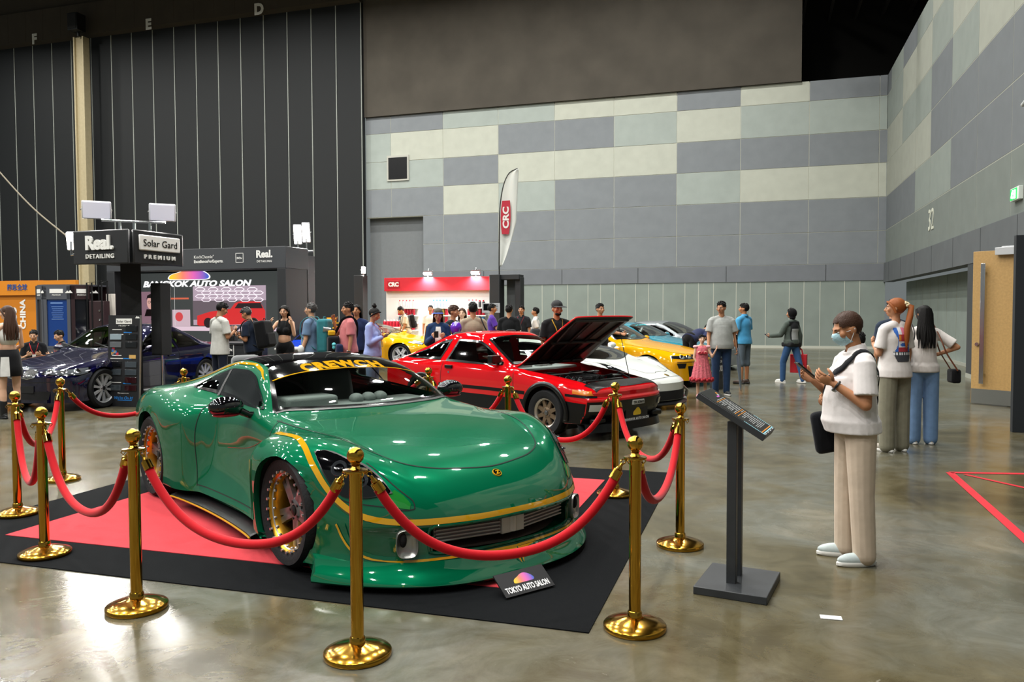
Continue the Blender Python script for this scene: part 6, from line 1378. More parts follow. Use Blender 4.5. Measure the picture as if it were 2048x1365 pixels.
b = MB(); T, k = CW_['T'], CW_['k']
for sg in (1, -1):
    a, e, w = CW_['sh'][sg], CW_['el'][sg], CW_['wr'][sg]; o_ = nrm(V((sg, .25, .25)))
    for q in (-.02, 0, .02): dv = V((0, q, q*.3)); b.tube([(a+o_*.066+V((-sg*.03, 0, .025))+dv)*k, (a+o_*.070+dv)*k, (e+V((sg*.066, 0, 0))+dv)*k], .005, 6)
b.build('sleeve_stripes', mat('stripe_yellow', '#d9a41c', .7), CW_['t'])
phone(CW_, 1, (-.06, .12, .06), 50, 'phone in the hands of the woman in the navy track jacket')
person('man in white shirt in front of the lit product shelves', at(861, d=24.5), -92, 1.72, 'mid', ('tee', '#c9c9c6'), ('trousers', 'black'), voxel=.014)
SH = person('man in beige shirt with black backpack leaning to the left product shelves', at(814, d=24.7), 200, 1.72, 'tan', ('tee', '#b3a78e'), ('trousers', '#5c5a4c'), lean=12, head=(0, 25), arms=(((.15, .35, -1), (-.2, .5, -.8)), ((.15, .35, -1), (-.2, .5, -.8))), voxel=.014)
backpack(SH, '#121315', 'black backpack on the man leaning to the product shelves', (.28, .16, .42))
# ------------------------------------------------------------------ left
LW = person('woman in lilac cardigan with her hair in a top bun looking at her hand', at(744, d=13.3), -12, 1.63, 'mid', ('long', '#8f9ccf'), ('trousers', '#7d90b4'), hair=('bun', HAIRB), arms=(APHONE, ADOWN), head=(0, 22), fem=True, voxel=.011, girth=1.05); lanyard(LW, '#a01528', 1.05, .34, '#d8c23a', .02)
phone(LW, 1, (-.03, .11, .05), 35, 'phone in the hand of the woman in lilac')
PP = person('man in pink polo with a shoulder strap, raising a hand to his face', at(697, d=13.8), -158, 1.72, 'tan', ('polo', '#b4686a'), ('trousers', '#2b2f3a'), hair=('short', HAIRB), arms=(AFACE, ADOWN), head=(0, 4), girth=1.08, voxel=.011, watch=(-1, False), belly=.02)
BN = (-.1, .25, 1.0); tt = thing('camera_bag', 'black camera bag with yellow pouch worn in front by the man in pink', 'bag', W2(PP, PP['T']((.06, .27, 1.0))), PP['t'].rotation_euler.z)
b = MB(); b.box((0, 0, 0), (.34, .20, .30)); b.build('bag_body', BAGM, tt, bevel=.04, bseg=3); b = MB(); b.box((.02, .02, .20), (.20, .12, .09)); b.build('pouch', cloth('pouch_yellow', '#c99a1c'), tt, bevel=.02); b = MB(); b.cyl((.02, .03, .25), (.02, .16, .27), .045, .05, 20); b.build('lens', ALU, tt)
b = MB(); o0 = PP['T']((.06, .27, 1.0))*PP['k']; pts = [(.16, .26, 1.12), (.10, .17, 1.28), (-.06, .12, 1.43), (-.115, .0, 1.485), (-.08, -.12, 1.38), (.08, -.15, 1.15), (.2, .0, 1.0), (.2, .2, 1.0)]; b.tube([PP['T'](p)*PP['k']-o0 for p in Car.resamp(pts, 36)], .022, 8, flat=.3, up=(1, 0, 0)); b.build('bag_strap', BAGM, tt)
wb_ = thing('waist_bag', 'navy waist pouch with a small turquoise toy on the man in pink', 'bag', W2(PP, PP['T']((-.14, .20, .92))), PP['t'].rotation_euler.z); b = MB(); b.box((0, 0, 0), (.26, .12, .20)); b.build('bag_body', cloth('waist_navy', '#1a2440'), wb_, bevel=.04, bseg=3); b = MB(); b.ell((0, .08, .09), .035); b.ell((0, .08, .04), (.03, .03, .035)); b.build('toy', mat('toy_turq', '#58b8c0', .5), wb_)
person('person with shoulder-length dark hair half hidden behind the man in pink', at(713, d=14.9), -95, 1.69, 'tan', ('tee', '#1b2748'), ('trousers', 'black'), hair=('long', HAIRB), voxel=.013)
GB = person('grey-haired man in blue-grey T-shirt and glasses looking left', at(622, d=13.9), 172, 1.71, 'light', ('tee', '#5f7793'), ('trousers', '#5d7ba0'), hair=('short', HAIRG), girth=1.08, voxel=.011, belly=.03, arms=(ADOWN, ((.14, .05, -1), (.0, .35, -1))))
b = MB(); Hd, k = GB['Hd'], GB['k']
for sg in (1, -1): b.tube([Hd((sg*(.032+.024*cos(a)), .100-.012*abs(cos(a)), 1.617+.018*sin(a)))*k for a in np.linspace(0, 2*pi, 17)], .0022, 5, cap=False); b.tube([Hd((sg*.056, .085, 1.62))*k, Hd((sg*.080, -.01, 1.622))*k], .002, 5)
b.tube([Hd((-.01, .103, 1.62))*k, Hd((.01, .103, 1.62))*k], .002, 5); b.build('glasses', ALU, GB['t'])
b = MB(); b.ell(GB['wr'][-1]*k+V((-.02, 0, .06)), (.045, .06, .07)); b.build('arm_pouch', mat('pouch_white', '#cfd2d2', .5), GB['t'])
backpack(GB, '#2f7078', 'teal backpack on the grey-haired man in glasses', (.32, .20, .58), 1.16)
BW = person('woman in black crop top with long black hair lifting both hands to her face', at(569, d=15.0), -100, 1.68, 'light', ('crop', 'black'), ('trousers', 'black'), hair=('long', HAIRB), arms=(((.35, .5, -.75), (-.35, .35, 1)), ((.35, .5, -.75), (-.05, .35, 1))), fem=True, voxel=.011, head=(5, 8))
NV = person('man in navy T-shirt with dark curly hair bending over a camera', at(508, d=14.6), 168, 1.66, 'tan', ('tee', '#161f2f'), ('trousers', '#191b20'), hair=('messy', HAIRG), arms=(APHONE, APHONE), lean=10, head=(0, 18), girth=1.12, voxel=.011, belly=.03, watch=(-1, False))
backpack(NV, '#0c0d0f', 'large black backpack on the man in navy', (.36, .22, .50), 1.16)
pc = (NV['wr'][1]+NV['wr'][-1])/2+V((0, .16, -.04)); t = thing('camera', 'black camera with a big lens held by the man in navy', 'camera', W2(NV, pc), NV['t'].rotation_euler.z); b = MB(); b.box((0, 0, 0), (.14, .07, .10)); b.box((0, .01, .06), (.06, .06, .04)); b.build('camera_body', TRIMB, t, bevel=.012); b = MB(); b.cyl((0, .03, 0), (0, .17, -.03), .04, .047, 24); b.build('lens', TRIMB, t); b = MB(); b.box((.0, 0, .12), (.07, .09, .06)); b.build('flash_mount', TRIMB, t, bevel=.01)
WT = person('man in white T-shirt and navy trousers seen from behind, looking at his phone', at(438, d=14.3), 52, 1.74, 'mid', ('tee', '#c6c6c0'), ('trousers', 'navy'), hair=('short', HAIRB), arms=(APHONE, APHONE), head=(-12, 26), voxel=.010, hem=.80, girth=1.02)
phone(WT, 1, (-.05, .12, .05), 40, 'phone in the hands of the man in white T-shirt'); b = MB(); b.tube([WT['T']((.066*cos(a), .062*sin(a)-.008, 1.468-.02*max(0, sin(a))))*WT['k'] for a in np.linspace(0, 2*pi, 21)], .006, 6, cap=False); b.build('collar_band', MC['jacket_black'], WT['t'])
CREW = cloth('crew_black', '#15171b')
SQ = (((.25, .85, .35), (.05, -.55, -.95)), ((.25, .85, .35), (.05, -.55, -.95)))
for px, dd_, hd_, lab, yw in ((66, 17.6, -60, 'seated young man in black crew shirt with a red and white lanyard', -10), (128, 17.2, -130, 'seated young man in black crew shirt nearest the navy car windscreen', 10)):
    J = person(lab, at(px, d=dd_), hd_, 1.72, 'light', ('polo', 'crew'), ('trousers', 'black'), hair=('short', HAIRB), legs=SQ, pelvis=-.54, arms=(APHONE, APHONE), voxel=.012, cloth_m=CREW, lean=8, head=(yw, 8)); lanyard(J, '#b02a30', 1., .26)
PR = person('promoter in white halter top and black and white mini skirt at the left border', at(15, d=11.85), 148, 1.67, 'fair', ('crop', '#cfcfca'), ('skirt', '#121316'), hair=('long', HAIRBR), arms=(((.2, .15, -1), (-.3, .7, -.3)), ((.15, -.05, -1), (-.2, .5, -.4))), fem=True, voxel=.010, head=(25, 4), girth=.96)
b = MB()
for sg in (1, -1): b.cap(PR['kn'][sg].lerp(PR['an'][sg], .55)*PR['k'], PR['an'][sg]*PR['k'], .052, .05)
b.build('boots', TRIMB, PR['t']); b = MB(); k = PR['k']; b.grid([[V((cos(a)*rx, sin(a)*ry, z))*k for a in np.linspace(-2.6, -1.9, 8)] for z, rx, ry in ((.655, .204, .169), (.8, .193, .153), (.95, .173, .128))]); b.build('skirt_panel', cloth('skirt_white', '#cfcfcc'), PR['t'])
finish_fuse()
# ================================================================== stands
PB_ = mat('booth_black', '#1c1e21', .6, var=.05, vscale=4); PG = mat('booth_grey', '#383b3f', .6); WHT = mat('sign_white2', '#e6e6e2', .5); WHL = mat('sign_lit', '#ffffff', .5, emit='#ffffff', es=.9)
RIGHT = (hall(0, 1)-hall(0, 0)); INTO = (hall(1, 0)-hall(0, 0)); UPV = V((0, 0, 1))
def flood(name, label, loc, aim, size=(.44, .30), lit=True, power=0, cat='flood light', glow=9., group=None, drop=0):
    t = tag(empty(name, loc), label, cat, group); t.rotation_euler = (V(aim)-V(loc)).to_track_quat('-Z', 'Y').to_euler()
    b = MB(); b.box((0, 0, .03), (size[0], size[1], .06)); b.build('housing', mat('lamp_white', '#cfd0d6', .5), t, bevel=.02)
    b = MB(); b.box((0, 0, -.003), (size[0]*.9, size[1]*.86, .01)); b.build('lit_panel', mat('led_glow%d' % int(glow), '#ffffff', .5, emit='#fff4e2', es=glow) if lit else mat('lamp_diffuser', '#dcdce6', .4, emit='#e8e8ff', es=.25), t)
    b = MB(); b.tube([(-size[0]*.5-.01, 0, .02), (-size[0]*.5-.01, 0, .12), (size[0]*.5+.01, 0, .12), (size[0]*.5+.01, 0, .02)], .01, 6); b.cyl((0, 0, .12), (0, 0, .2), .02); b.build('bracket', ALU, t)
    if drop:
        dv = t.rotation_euler.to_matrix().inverted() @ V((0, 0, -1)); b = MB(); b.tube([(0, 0, .05), dv*.02+V((0, 0, .05)), dv*drop+V((0, 0, .05))], .018, 8); b.build('support_post', ALU, t)
    if power: area(V(loc)+(V(aim)-V(loc)).normalized()*.05, .35, power, (1, .96, .9), aim, 'DISK', 150, 'stand_lamp')
    return t
# --- sign tower with the two hanging boards
TW = D(263, 617, 13.52); TW.z = 0
t = thing('sign_tower', 'black fabric tower carrying two large black name boards above the navy coupe', 'sign tower', TW, rad(-19.5))
b = MB(); b.box((0, 0, 1.25), (.31, .31, 2.5), rad(-45)); b.build('column', mat('fabric_black', '#0e0f11', .85, bump=.5, bscale=9.), t)
b = MB(); b.box((0, 0, .02), (.34, .34, .04), rad(-45)); b.build('foot_plate', PB_, t)
PLT = mat('plate_black', '#17191c', .55)
for k, (ang, txt) in enumerate(((0, 'L'), (90, 'R'))):
    q = M4.Rotation(rad(ang), 3, 'Z'); b = MB(); n_ = q @ V((0, -1, 0)); x_ = q @ V((1, 0, 0)); c0 = V((0, 0, 2.63))+n_*.60
    c0 = c0 + x_*(.0)
    b.box(c0, (1.16 if ang == 0 else 1.10, .04, .55), R=q); o = b.build('name_board', PLT, t, bevel=.02)
    f = c0+n_*.022; b = MB()
    if txt == 'L':
        text_mb(b, 'Real.', (f+V((0, 0, -.03)), x_, UPV), .215, 0, .03, .045); text_mb(b, 'DETAILING', (f+V((0, 0, -.18)), x_, UPV), .07, 0, .015, .02, 0, 1.0, 1.28)
        b.build('lettering', WHT, o, smooth=0)
    else:
        b.box(f+V((0, 0, .075))+n_*.012, (.90, .03, .25), R=q); p = b.build('name_plaque', WHT, o, bevel=.02)
        b = MB(); text_mb(b, 'Solar Gard', (f+V((0, 0, .02))+n_*.03, x_, UPV), .115, 0, .004, .0, 0, 1.08); b.build('plaque_lettering', FRIT, p, smooth=0)
        b = MB(); text_mb(b, 'PREMIUM', (f+V((0, 0, -.18)), x_, UPV), .065, 0, .02, .03, 0, 1.2, 1.75); b.build('lettering', WHT, o, smooth=0)
b = MB(); b.box((0, 0, 2.63), (1.1, 1.1, .5)); b.build('core', PLT, t)
b = MB(); inv = t.matrix_basis.inverted()
pa, pb = inv @ D(203, 441, 13.3), inv @ D(331, 446, 13.6); b.tube([pa, pb], .022, 10)
for s in (.28, .5, .75): p = pa.lerp(pb, s); b.cyl((p.x, p.y, 2.85), p, .022, .022, 10)
pc0 = inv @ D(142, 483, 14.3); b.tube([pc0, V((pc0.x, pc0.y, 2.6)), (-.5, -.3, 2.6)], .018, 8)
b.build('lamp_bar', CHROME, t)
flood('flood_light', 'white flood light at the left end of the bar above the name boards', D(193, 421, 13.3), D(170, 700, 6), (.44, .30), False, 30)
flood('flood_light', 'white flood light at the right end of the bar above the name boards', D(325, 426, 13.6), D(420, 640, 7), (.42, .30), False, 30)
flood('flood_light', 'glaring flood light left of the large name board', D(142, 483, 14.3), D(-200, 560, 10), (.16, .34), True, 30, glow=14.)
# --- sample board
bl, br_ = G(216, 813), G(279, 815); br_ = V((br_.x, br_.y, 0)); x_ = (br_-bl).normalized(); n0 = V((x_.y, -x_.x, 0)); up = (UPV*1.0-n0*.05).normalized(); wd = (br_-bl).length; hh = 1.52
t = thing('sample_board', 'tall black board of window film samples leaning in front of the navy coupe', 'display board', bl, 0); nn = x_.cross(up)
t.matrix_basis = M4(((x_.x, up.x, nn.x, bl.x), (x_.y, up.y, nn.y, bl.y), (x_.z, up.z, nn.z, bl.z+.004), (0, 0, 0, 1)))
b = MB(); b.box((wd/2, hh/2, 0), (wd, hh, .03)); b.build('panel', mat('board_black', '#1b1c1f', .45), t)
b = MB(); b.box((wd+.004, hh/2, .0), (.008, hh, .036)); b.build('edge_strip', ALU, t)
b = MB(); b.box((wd*.5, hh-.10, .017), (wd*.5, .09, .006)); o = b.build('name_plate', WHT, t); b = MB(); text_mb(b, 'Solar Gard', ((wd*.5, hh-.12, .0205), (1, 0, 0), (0, 1, 0)), .04, 0, .002, 0, 0, 1.15); b.build('plate_lettering', FRIT, o, smooth=0)
b = MB(); text_mb(b, 'PREMIUM', ((wd*.5, hh-.185, .0155), (1, 0, 0), (0, 1, 0)), .022, 0, .002, .02, 0, 1.1, 1.7); text_mb(b, 'What matters to you', ((wd*.5, .215, .0155), (1, 0, 0), (0, 1, 0)), .018, 0, .002); b.prism([(-.03, 0), (0, .04), (.02, .02), (.035, .03), (.06, 0)], ((wd*.9, hh-.05, .0155), (1, 0, 0), (0, 1, 0)), .002)
for k, y in enumerate((1.28, 1.20, .85, .80, .40)): b.box((wd*.28, y, .016), (wd*(.3+.1*(k % 2)), .012, .002))
b.build('lettering', WHT, t, smooth=0)
b = MB(); text_mb(b, 'We\'re On It!', ((wd*.5, .12, .0155), (1, 0, 0), (0, 1, 0)), .05, 0, .002, .01, .3); b.box((wd*.55, .105, .016), (wd*.45, .008, .002)); 
for y in (1.235, .80, .385): b.box((wd*.62, y, .016), (wd*.25, .014, .002))
b.build('blue_lettering', mat('ink_blue', '#1f7fd0', .5), t, smooth=0)
SMP = [mat('film_smoke', '#3a4147', .08, coat=1), mat('film_black', '#0a0b0c', .06, coat=1), mat('film_silver', '#8fa0aa', .1, coat=1), mat('film_grey', '#5d6165', .15, coat=1), mat('film_wine', '#2a1013', .08, coat=1)]
for col, xs in ((0, .25), (1, .74)):
    for j, y in enumerate((1.16, 1.03, .70, .57, .31) if col == 0 else (1.30, 1.16, 1.03, .70, .57, .44, .31)):
        b = MB(); b.box((wd*xs, y, .022), (wd*.36, .095, .014)); m = SMP[2 if (col, j) == (0, 0) else 3 if (col, j) == (0, 1) else 1 if j < 3 else 0 if j < 5 else 4]; b.build('film_sample', m, t, bevel=.003)
b = MB(); rr = random.Random(8)
for k in range(9): b.box((wd*.22+rr.uniform(-.05, .05), .91+rr.uniform(-.06, .06), .018), (.045, .045, .002), mi=k % 3)
b.box((wd*.78, .83, .018), (.13, .06, .002), mi=2); b.build('colour_print', [mat('ink_red', '#c23038', .6), MC['ink_blue'], mat('ink_sand', '#c9a05a', .6)], t, smooth=0)
# --- column speaker on its plinth
SP = D(322, 617, 13.75); SP.z = 0; t = thing('plinth', 'low black plinth with pale top under the column speaker', 'plinth', SP, -AH); b = MB(); b.box((0, 0, .11), (.66, .52, .22)); b.build('box', PB_, t, bevel=.004); b = MB(); b.box((0, 0, .23), (.68, .54, .02)); b.build('top_sheet', mat('plinth_top', '#8d8f90', .4), t)
t = thing('column_speaker', 'slim black column speaker on a chrome pole beside the sample board', 'speaker', SP+V((0, 0, .24)), rad(-20))
b = MB(); b.box((0, 0, 1.21), (.22, .24, 1.24)); b.build('cabinet', mat('speaker_black', '#121315', .6, bump=.2, bscale=200), t, bevel=.012); b = MB(); b.cyl((0, 0, .03), (0, 0, .62), .022); b.lathe([(0, 0), (.09, 0), (.09, .012), (.03, .03), (0, .03)]); b.build('pole', CHROME, t)
b = MB(); b.box((0, -.123, 1.21), (.19, .006, 1.18)); b.box((0, -.128, 1.21), (.2, .004, .012)); b.build('grille', mat('grille_black', '#1b1c1e', .8, bump=.5, bscale=300), t)
# --- the big stand with the LED wall
CU, CV_ = 16.5, -10.8; L_ = 5.3
def hpt(u, v, z): return hall(u, v, z)
t = thing('exhibition_stand', 'large dark grey stand with lettered fascia around the video wall', 'stand', hpt(CU, CV_, 0), -AH)
b = MB(); b.box((-L_/2, .5, 2.86), (L_, 1.0, .52)); b.build('fascia', PG, t, bevel=.01)
b = MB(); b.box((-.12, .5, 1.3), (.24, 1.0, 2.6)); b.build('side_post', PB_, t, bevel=.01); b = MB(); b.box((-L_+.12, .5, 1.3), (.24, 1.0, 2.6)); b.build('side_post', PB_, t, bevel=.01)
b = MB(); b.box((-L_/2, .95, 1.3), (L_, .06, 2.6)); b.build('back_panel', PB_, t)
def ft(name, txt, x, z, h, m, **kw): b = MB(); text_mb(b, txt, ((x, -.003, z), (1, 0, 0), (0, 0, 1)), h, 0, .006, kw.get('bold', .0), kw.get('shear', 0), kw.get('sx', 1), kw.get('space', 1), kw.get('align', 'CENTER')); return b.build(name, m, t, smooth=0)
ft('lettering', 'Real.', -.58, 2.87, .17, WHT, bold=.04); ft('lettering', 'DETAILING', -.58, 2.75, .05, WHT, bold=.02, space=1.25)
ft('lettering', 'KochChemie°', -2.60, 2.88, .075, WHT, align='LEFT', bold=.0); ft('lettering', 'ExcellenceForExperts.', -2.60, 2.77, .075, WHT, align='LEFT', bold=.02, sx=.92); ft('lettering', 'SAINT-GOBAIN', -3.3, 2.74, .07, WHT, bold=.02); ft('lettering', 'PREMIUM', -4.6, 2.70, .06, WHT, space=1.6)
b = MB(); 
for a, c_ in (((-1.28, 0, 2.98), (.22, .006, .012)), ((-1.28, 0, 2.76), (.22, .006, .012)), ((-1.384, 0, 2.87), (.012, .006, .23)), ((-1.176, 0, 2.87), (.012, .006, .23))): b.box(a, c_)
text_mb(b, 'NOx', ((-1.28, -.003, 2.84), (1, 0, 0), (0, 0, 1)), .05, 0, .004, .03); b.build('emblem', WHT, t, smooth=0)
def emi(n, c, s=.9): return mat('led_'+n, '#050505', .4, emit=c, es=s)
sc = thing('led_screen', 'lit video screen showing a red pickup picture and show lettering', 'screen', hpt(CU, CV_, 0), -AH); SW = L_-.5; x0 = -L_+.26
b = MB(); b.box((-L_/2, .62, 1.32), (SW, .08, 2.5)); b.build('screen_panel', emi('ground', '#3d4140', 1.), sc)
y_ = .578
def sq(name, x, z, w, h, m, dy=0.): b = MB(); b.box((x, y_-dy, z), (w, .004, h)); return b.build(name, m, sc, smooth=0)
def px2(px, py):                       # where a spot of the wall picture sits on the panel
    d = ray(px, py); k = (CU+.58)/(d.x*sin(AH)+d.y*cos(AH)); p = V((0, 0, HC))+d*k; q = sc.matrix_basis.inverted() @ p; return q.x, q.z
def rect(name, p0, p1, m, dy=0.): (xa, za), (xb, zb_) = px2(*p0), px2(*p1); return sq(name, (xa+xb)/2, (za+zb_)/2, abs(xb-xa), abs(zb_-za), m, dy)
rect('picture', (386, 573), (533, 651), emi('pale', '#b9a5b4', .95), .004)
rect('picture_sky', (386, 602), (533, 640), emi('dusk', '#6d6068', .9), .006)
b = MB(); rr = random.Random(6)
for r_ in range(4):
    for k in range(5):
        cx, cz = px2(401+k*26+(12 if r_ % 2 else 0), 579+r_*7)
        b.tube([(cx+cos(a)*.15*(1+.0*r_), y_-.009, cz+sin(a)*.05) for a in np.linspace(0, 2*pi, 7)], .008, 4, cap=False)
b.build('hex_lights', emi('hex', '#ffeefa', 1.3), sc)
b = MB(); prof = [(395, 650), (395, 632), (420, 624), (462, 618), (470, 607), (480, 603), (520, 603), (527, 616), (531, 622), (531, 646), (520, 648), (400, 652)]
b.prism([px2(*p) for p in prof], ((0, y_-.008, 0), (1, 0, 0), (0, 0, 1)), .003); b.build('pickup_picture', emi('red', '#d92a2c', 1.), sc, smooth=0)
b = MB(); b.prism([px2(*p) for p in [(470, 617), (477, 607), (522, 606), (526, 617)]], ((0, y_-.012, 0), (1, 0, 0), (0, 0, 1)), .002); 
b.build('pickup_window', emi('dark', '#2a1a1e', .7), sc, smooth=0)
for cx in (417, 508): b = MB(); (xx, zz) = px2(cx, 646); b.lathe([(0, 0), (.13, 0), (.13, .002)], (xx, y_-.012, zz), (0, -1, 0), 20); b.build('pickup_wheel', MC['led_dark'], sc, smooth=0)
rect('strip', (290, 653), (560, 663), emi('strip', '#e3c9d6', 1.), .004); rect('portrait_ground', (283, 584), (318, 655), emi('portrait', '#8f6f7c', .9), .004)
(fx, fz) = px2(302, 606); b = MB(); b.lathe([(0, 0), (.001, 0)], (fx, y_-.01, fz), (0, -1, 0), 8); b.v = []; b.f = []; b.m = []
b.prism([(fx+cos(a)*.12, fz+sin(a)*.17) for a in np.linspace(0, 2*pi, 24)[:-1]], ((0, y_-.008, 0), (1, 0, 0), (0, 0, 1)), .003); b.build('portrait_face', emi('face', '#d8a69a', 1.), sc, smooth=0)
b = MB(); b.prism([(fx-.13, fz+.08), (fx-.1, fz+.19), (fx, fz+.23), (fx+.1, fz+.19), (fx+.13, fz+.08), (fx+.1, fz+.12), (fx-.1, fz+.12)], ((0, y_-.012, 0), (1, 0, 0), (0, 0, 1)), .003)
for s in (-.045, .045): b.tube([(fx+s+cos(a)*.04, y_-.013, fz+.02+sin(a)*.028) for a in np.linspace(0, 2*pi, 13)], .006, 4, cap=False)
b.prism([(fx-.2, fz-.35), (fx-.13, fz-.17), (fx+.13, fz-.17), (fx+.2, fz-.35)], ((0, y_-.012, 0), (1, 0, 0), (0, 0, 1)), .003); b.build('portrait_hair', emi('hair', '#16090b', .6), sc, smooth=0)
rect('street_picture', (345, 620), (381, 653), emi('street', '#cdb4be', 1.), .004); rect('mast', (349, 574), (351, 652), emi('mast', '#d9d9d6', 1.), .008); rect('boom', (342, 596), (378, 599), emi('boom', '#d9674a', 1.), .008); (wx, wz) = px2(359, 634); b = MB(); b.lathe([(0, 0), (.075, 0), (.09, .001), (.12, .001), (.12, 0)], (wx, y_-.012, wz), (0, -1, 0), 20); b.build('wheel_picture', emi('wheel', '#d4474a', 1.), sc, smooth=0)
(lx, lz) = px2(378, 550); b = MB(); b.prism([(p[0]*1.34+lx, p[1]*.62+lz) for p in LOGO], ((0, y_-.006, 0), (1, 0, 0), (0, 0, 1)), .003); b.build('logo_outline', emi('white', '#ffffff', 1.2), sc, smooth=0)
lm = logo_mat().copy(); lm.name = 'logo_lit'; lm.node_tree.nodes['Principled BSDF'].inputs['Emission Strength'].default_value = 1.1
b = MB(); b.prism([(p[0]*1.26+lx, p[1]*.55+lz) for p in LOGO], ((0, y_-.010, 0), (1, 0, 0), (0, 0, 1)), .003); b.build('logo', lm, sc, smooth=0)
(lx, lz) = px2(391, 573); b = MB(); text_mb(b, 'BANGKOK AUTO SALON', ((lx, y_-.004, lz), (1, 0, 0), (0, 0, 1)), .145, 0, .003, .045, .25, 1.42); b.build('lettering', MC['led_white'], sc, smooth=0)
# --- lamp tower right of it
LT = D(608, 617, 20.7); LT.z = 0; t = thing('lamp_tower', 'dark square tower with two bright lamps at the right end of the grey stand', 'lamp tower', LT, -AH); b = MB(); b.box((0, 0, 1.5), (.42, .42, 3.0)); b.build('column', mat('tower_navy', '#1b2129', .6), t, bevel=.01); b = MB(); b.tube([(-.3, 0, 3.12), (.3, 0, 3.12)], .03, 8); b.cyl((0, 0, 3.0), (0, 0, 3.12), .03); b.build('lamp_bar', ALU, t)
for px, py, lab in ((595, 470, 'left'), (612, 466, 'right')): flood('flood_light', lab+' one of the two bright flood lights on the dark tower', D(px, py, 20.5), D(300, 800, 10), (.20, .52), True, 130, glow=14., drop=.5)
LT = D(722, 617, 25.5); LT.z = 0; t = thing('lamp_tower', 'slim black tower with one spotlight against the black partition end', 'lamp tower', LT, -AH); b = MB(); b.box((0, 0, 1.35), (.32, .32, 2.7)); b.build('column', PB_, t, bevel=.01)
flood('flood_light', 'small bright spotlight on the slim black tower', D(727, 541, 25.4), D(1000, 640, 16), (.14, .24), True, 60, glow=14., drop=.2)
# --- red and white product stand
SU, SV0, SV1 = 23.65, -8.1, -11.75; SWd = SV0-SV1
t = thing('product_stand', 'white product stand with red lettered fascia and three wall shelves', 'stand', hpt(SU, SV0, 0), -AH)
b = MB(); b.box((-SWd/2, .10, 1.11), (SWd, .06, 2.22)); b.build('back_wall', mat('stand_white', '#e8e8e4', .6), t); b = MB(); b.box((-SWd/2, .05, 2.42), (SWd+.02, .2, .43)); b.build('fascia', mat('stand_red', '#c3202f', .5), t, bevel=.005)
b = MB(); b.box((-SWd+.33, -.055, 2.42), (.44, .012, .24)); o = b.build('name_plate', mat('plate_red', '#a5121f', .5), t, bevel=.03); b = MB(); text_mb(b, 'CRC', ((-SWd+.33, -.062, 2.36), (1, 0, 0), (0, 0, 1)), .13, 0, .006, .06); b.build('plate_lettering', WHT, o, smooth=0)
b = MB(); b.box((-SWd/2, -.35, .03), (SWd, .9, .06)); b.build('floor_plate', mat('stand_floor', '#c9c9c5', .5), t)
def stand_px(px): d = ray(px, 617); k = SU/(d.x*sin(AH)+d.y*cos(AH)); p = d*k; q = p-hpt(SU, SV0, 0)+V((0, 0, HC)); return q.dot(RIGHT)
CAN = []
def can(label, kind, loc, grp):
    o = empty('spray_can' if kind[0] == 'c' else 'bottle', loc); tag(o, label, 'can' if kind[0] == 'c' else 'bottle', grp)
    b = MB(); r, h = (.033, .24) if kind[0] == 'c' else (.05, .22); b.lathe([(0, 0), (r, 0), (r, h*.78), (r*.8, h*.86), (r*.4, h*.88), (0, h*.88)], n=14); b.build('can_body', mat('can_'+kind[1], kind[1], .3, metal=.2), o)
    b = MB(); b.lathe([(0, h*.84), (r*.55, h*.84), (r*.55, h*1.05), (0, h*1.05)], n=12); b.build('cap', mat('can_'+kind[2], kind[2], .4), o); return o
protos = {}
def put(kind, loc, lab, grp):
    if kind not in protos: protos[kind] = can(lab, kind, loc, grp); return
    c = copy_tree(protos[kind]); c.location = loc; tag(c, lab, 'can' if kind[0] == 'c' else 'bottle', grp)
R1, R2, B1, B2, Y1, K1 = ('c', '#bdb6b4', '#c0202e'), ('b', '#b51f33', '#d8d8d8'), ('c', '#aebccb', '#2a8fd0'), ('b', '#3d8fcf', '#e0e0e0'), ('b', '#a8963a', '#c0202e'), ('b', '#2a2a2c', '#c0202e')
NMs = {R1: 'white spray cans with red caps', R2: 'red bottles', B1: 'white spray cans with blue caps', B2: 'blue bottles', Y1: 'olive yellow bottles', K1: 'dark bottles with red caps'}
sets = [('left', 798, 832, ((1.66, [R1]*5), (1.42, [R2]*6), (1.18, [B2]*3), (.95, [R2]*5))), ('middle', 866, 898, ((1.66, [B1]*5), (1.42, [R2, R2, Y1, Y1, R2]), (1.18, [R2, Y1, Y1, R2]), (.95, [B2]*4))), ('right', 936, 972, ((1.66, [R1, R1, R1, K1, K1]), (1.42, [R2]*5), (1.18, [B2]*4)))]
for nm, p0, p1, rows in sets:
    xa, xb = stand_px(p0), stand_px(p1)
    for z, ks in rows:
        lev = {1.66: 'top', 1.42: 'second', 1.18: 'third', .95: 'lowest'}[z]
        b = MB(); b.box(((xa+xb)/2, -.06, z-.015), (xb-xa+.12, .26, .03)); b.build('shelf', MC['stand_white'], t)
        for i, kd in enumerate(ks):
            x = xa+(xb-xa)*(i+.5)/len(ks); put(kd, hpt(SU, SV0, 0)+RIGHT*x-INTO*.07+V((0, 0, z)), '%s on the %s shelf of the %s rack' % (NMs[kd], lev, nm), '%s on the %s shelf, %s rack' % (NMs[kd], lev, nm))
for px, lab in ((858, 'left lamp glaring above the red fascia'), (953, 'right lamp glaring above the red fascia')): flood('flood_light', lab, hpt(SU, SV0, 2.73)+RIGHT*stand_px(px)-INTO*.10, hpt(SU, SV0, 1.3)+RIGHT*stand_px(px)-INTO*.9, (.3, .12), True, 150, glow=14., drop=.14)
tb_ = thing('side_table', 'small white table with red bottles at the left end of the product stand', 'table', hpt(SU-.3, SV1+.4, 0), -AH); b = MB(); b.box((0, 0, 1.03), (.7, .4, .03)); b.build('table_top', MC['stand_white'], tb_); 
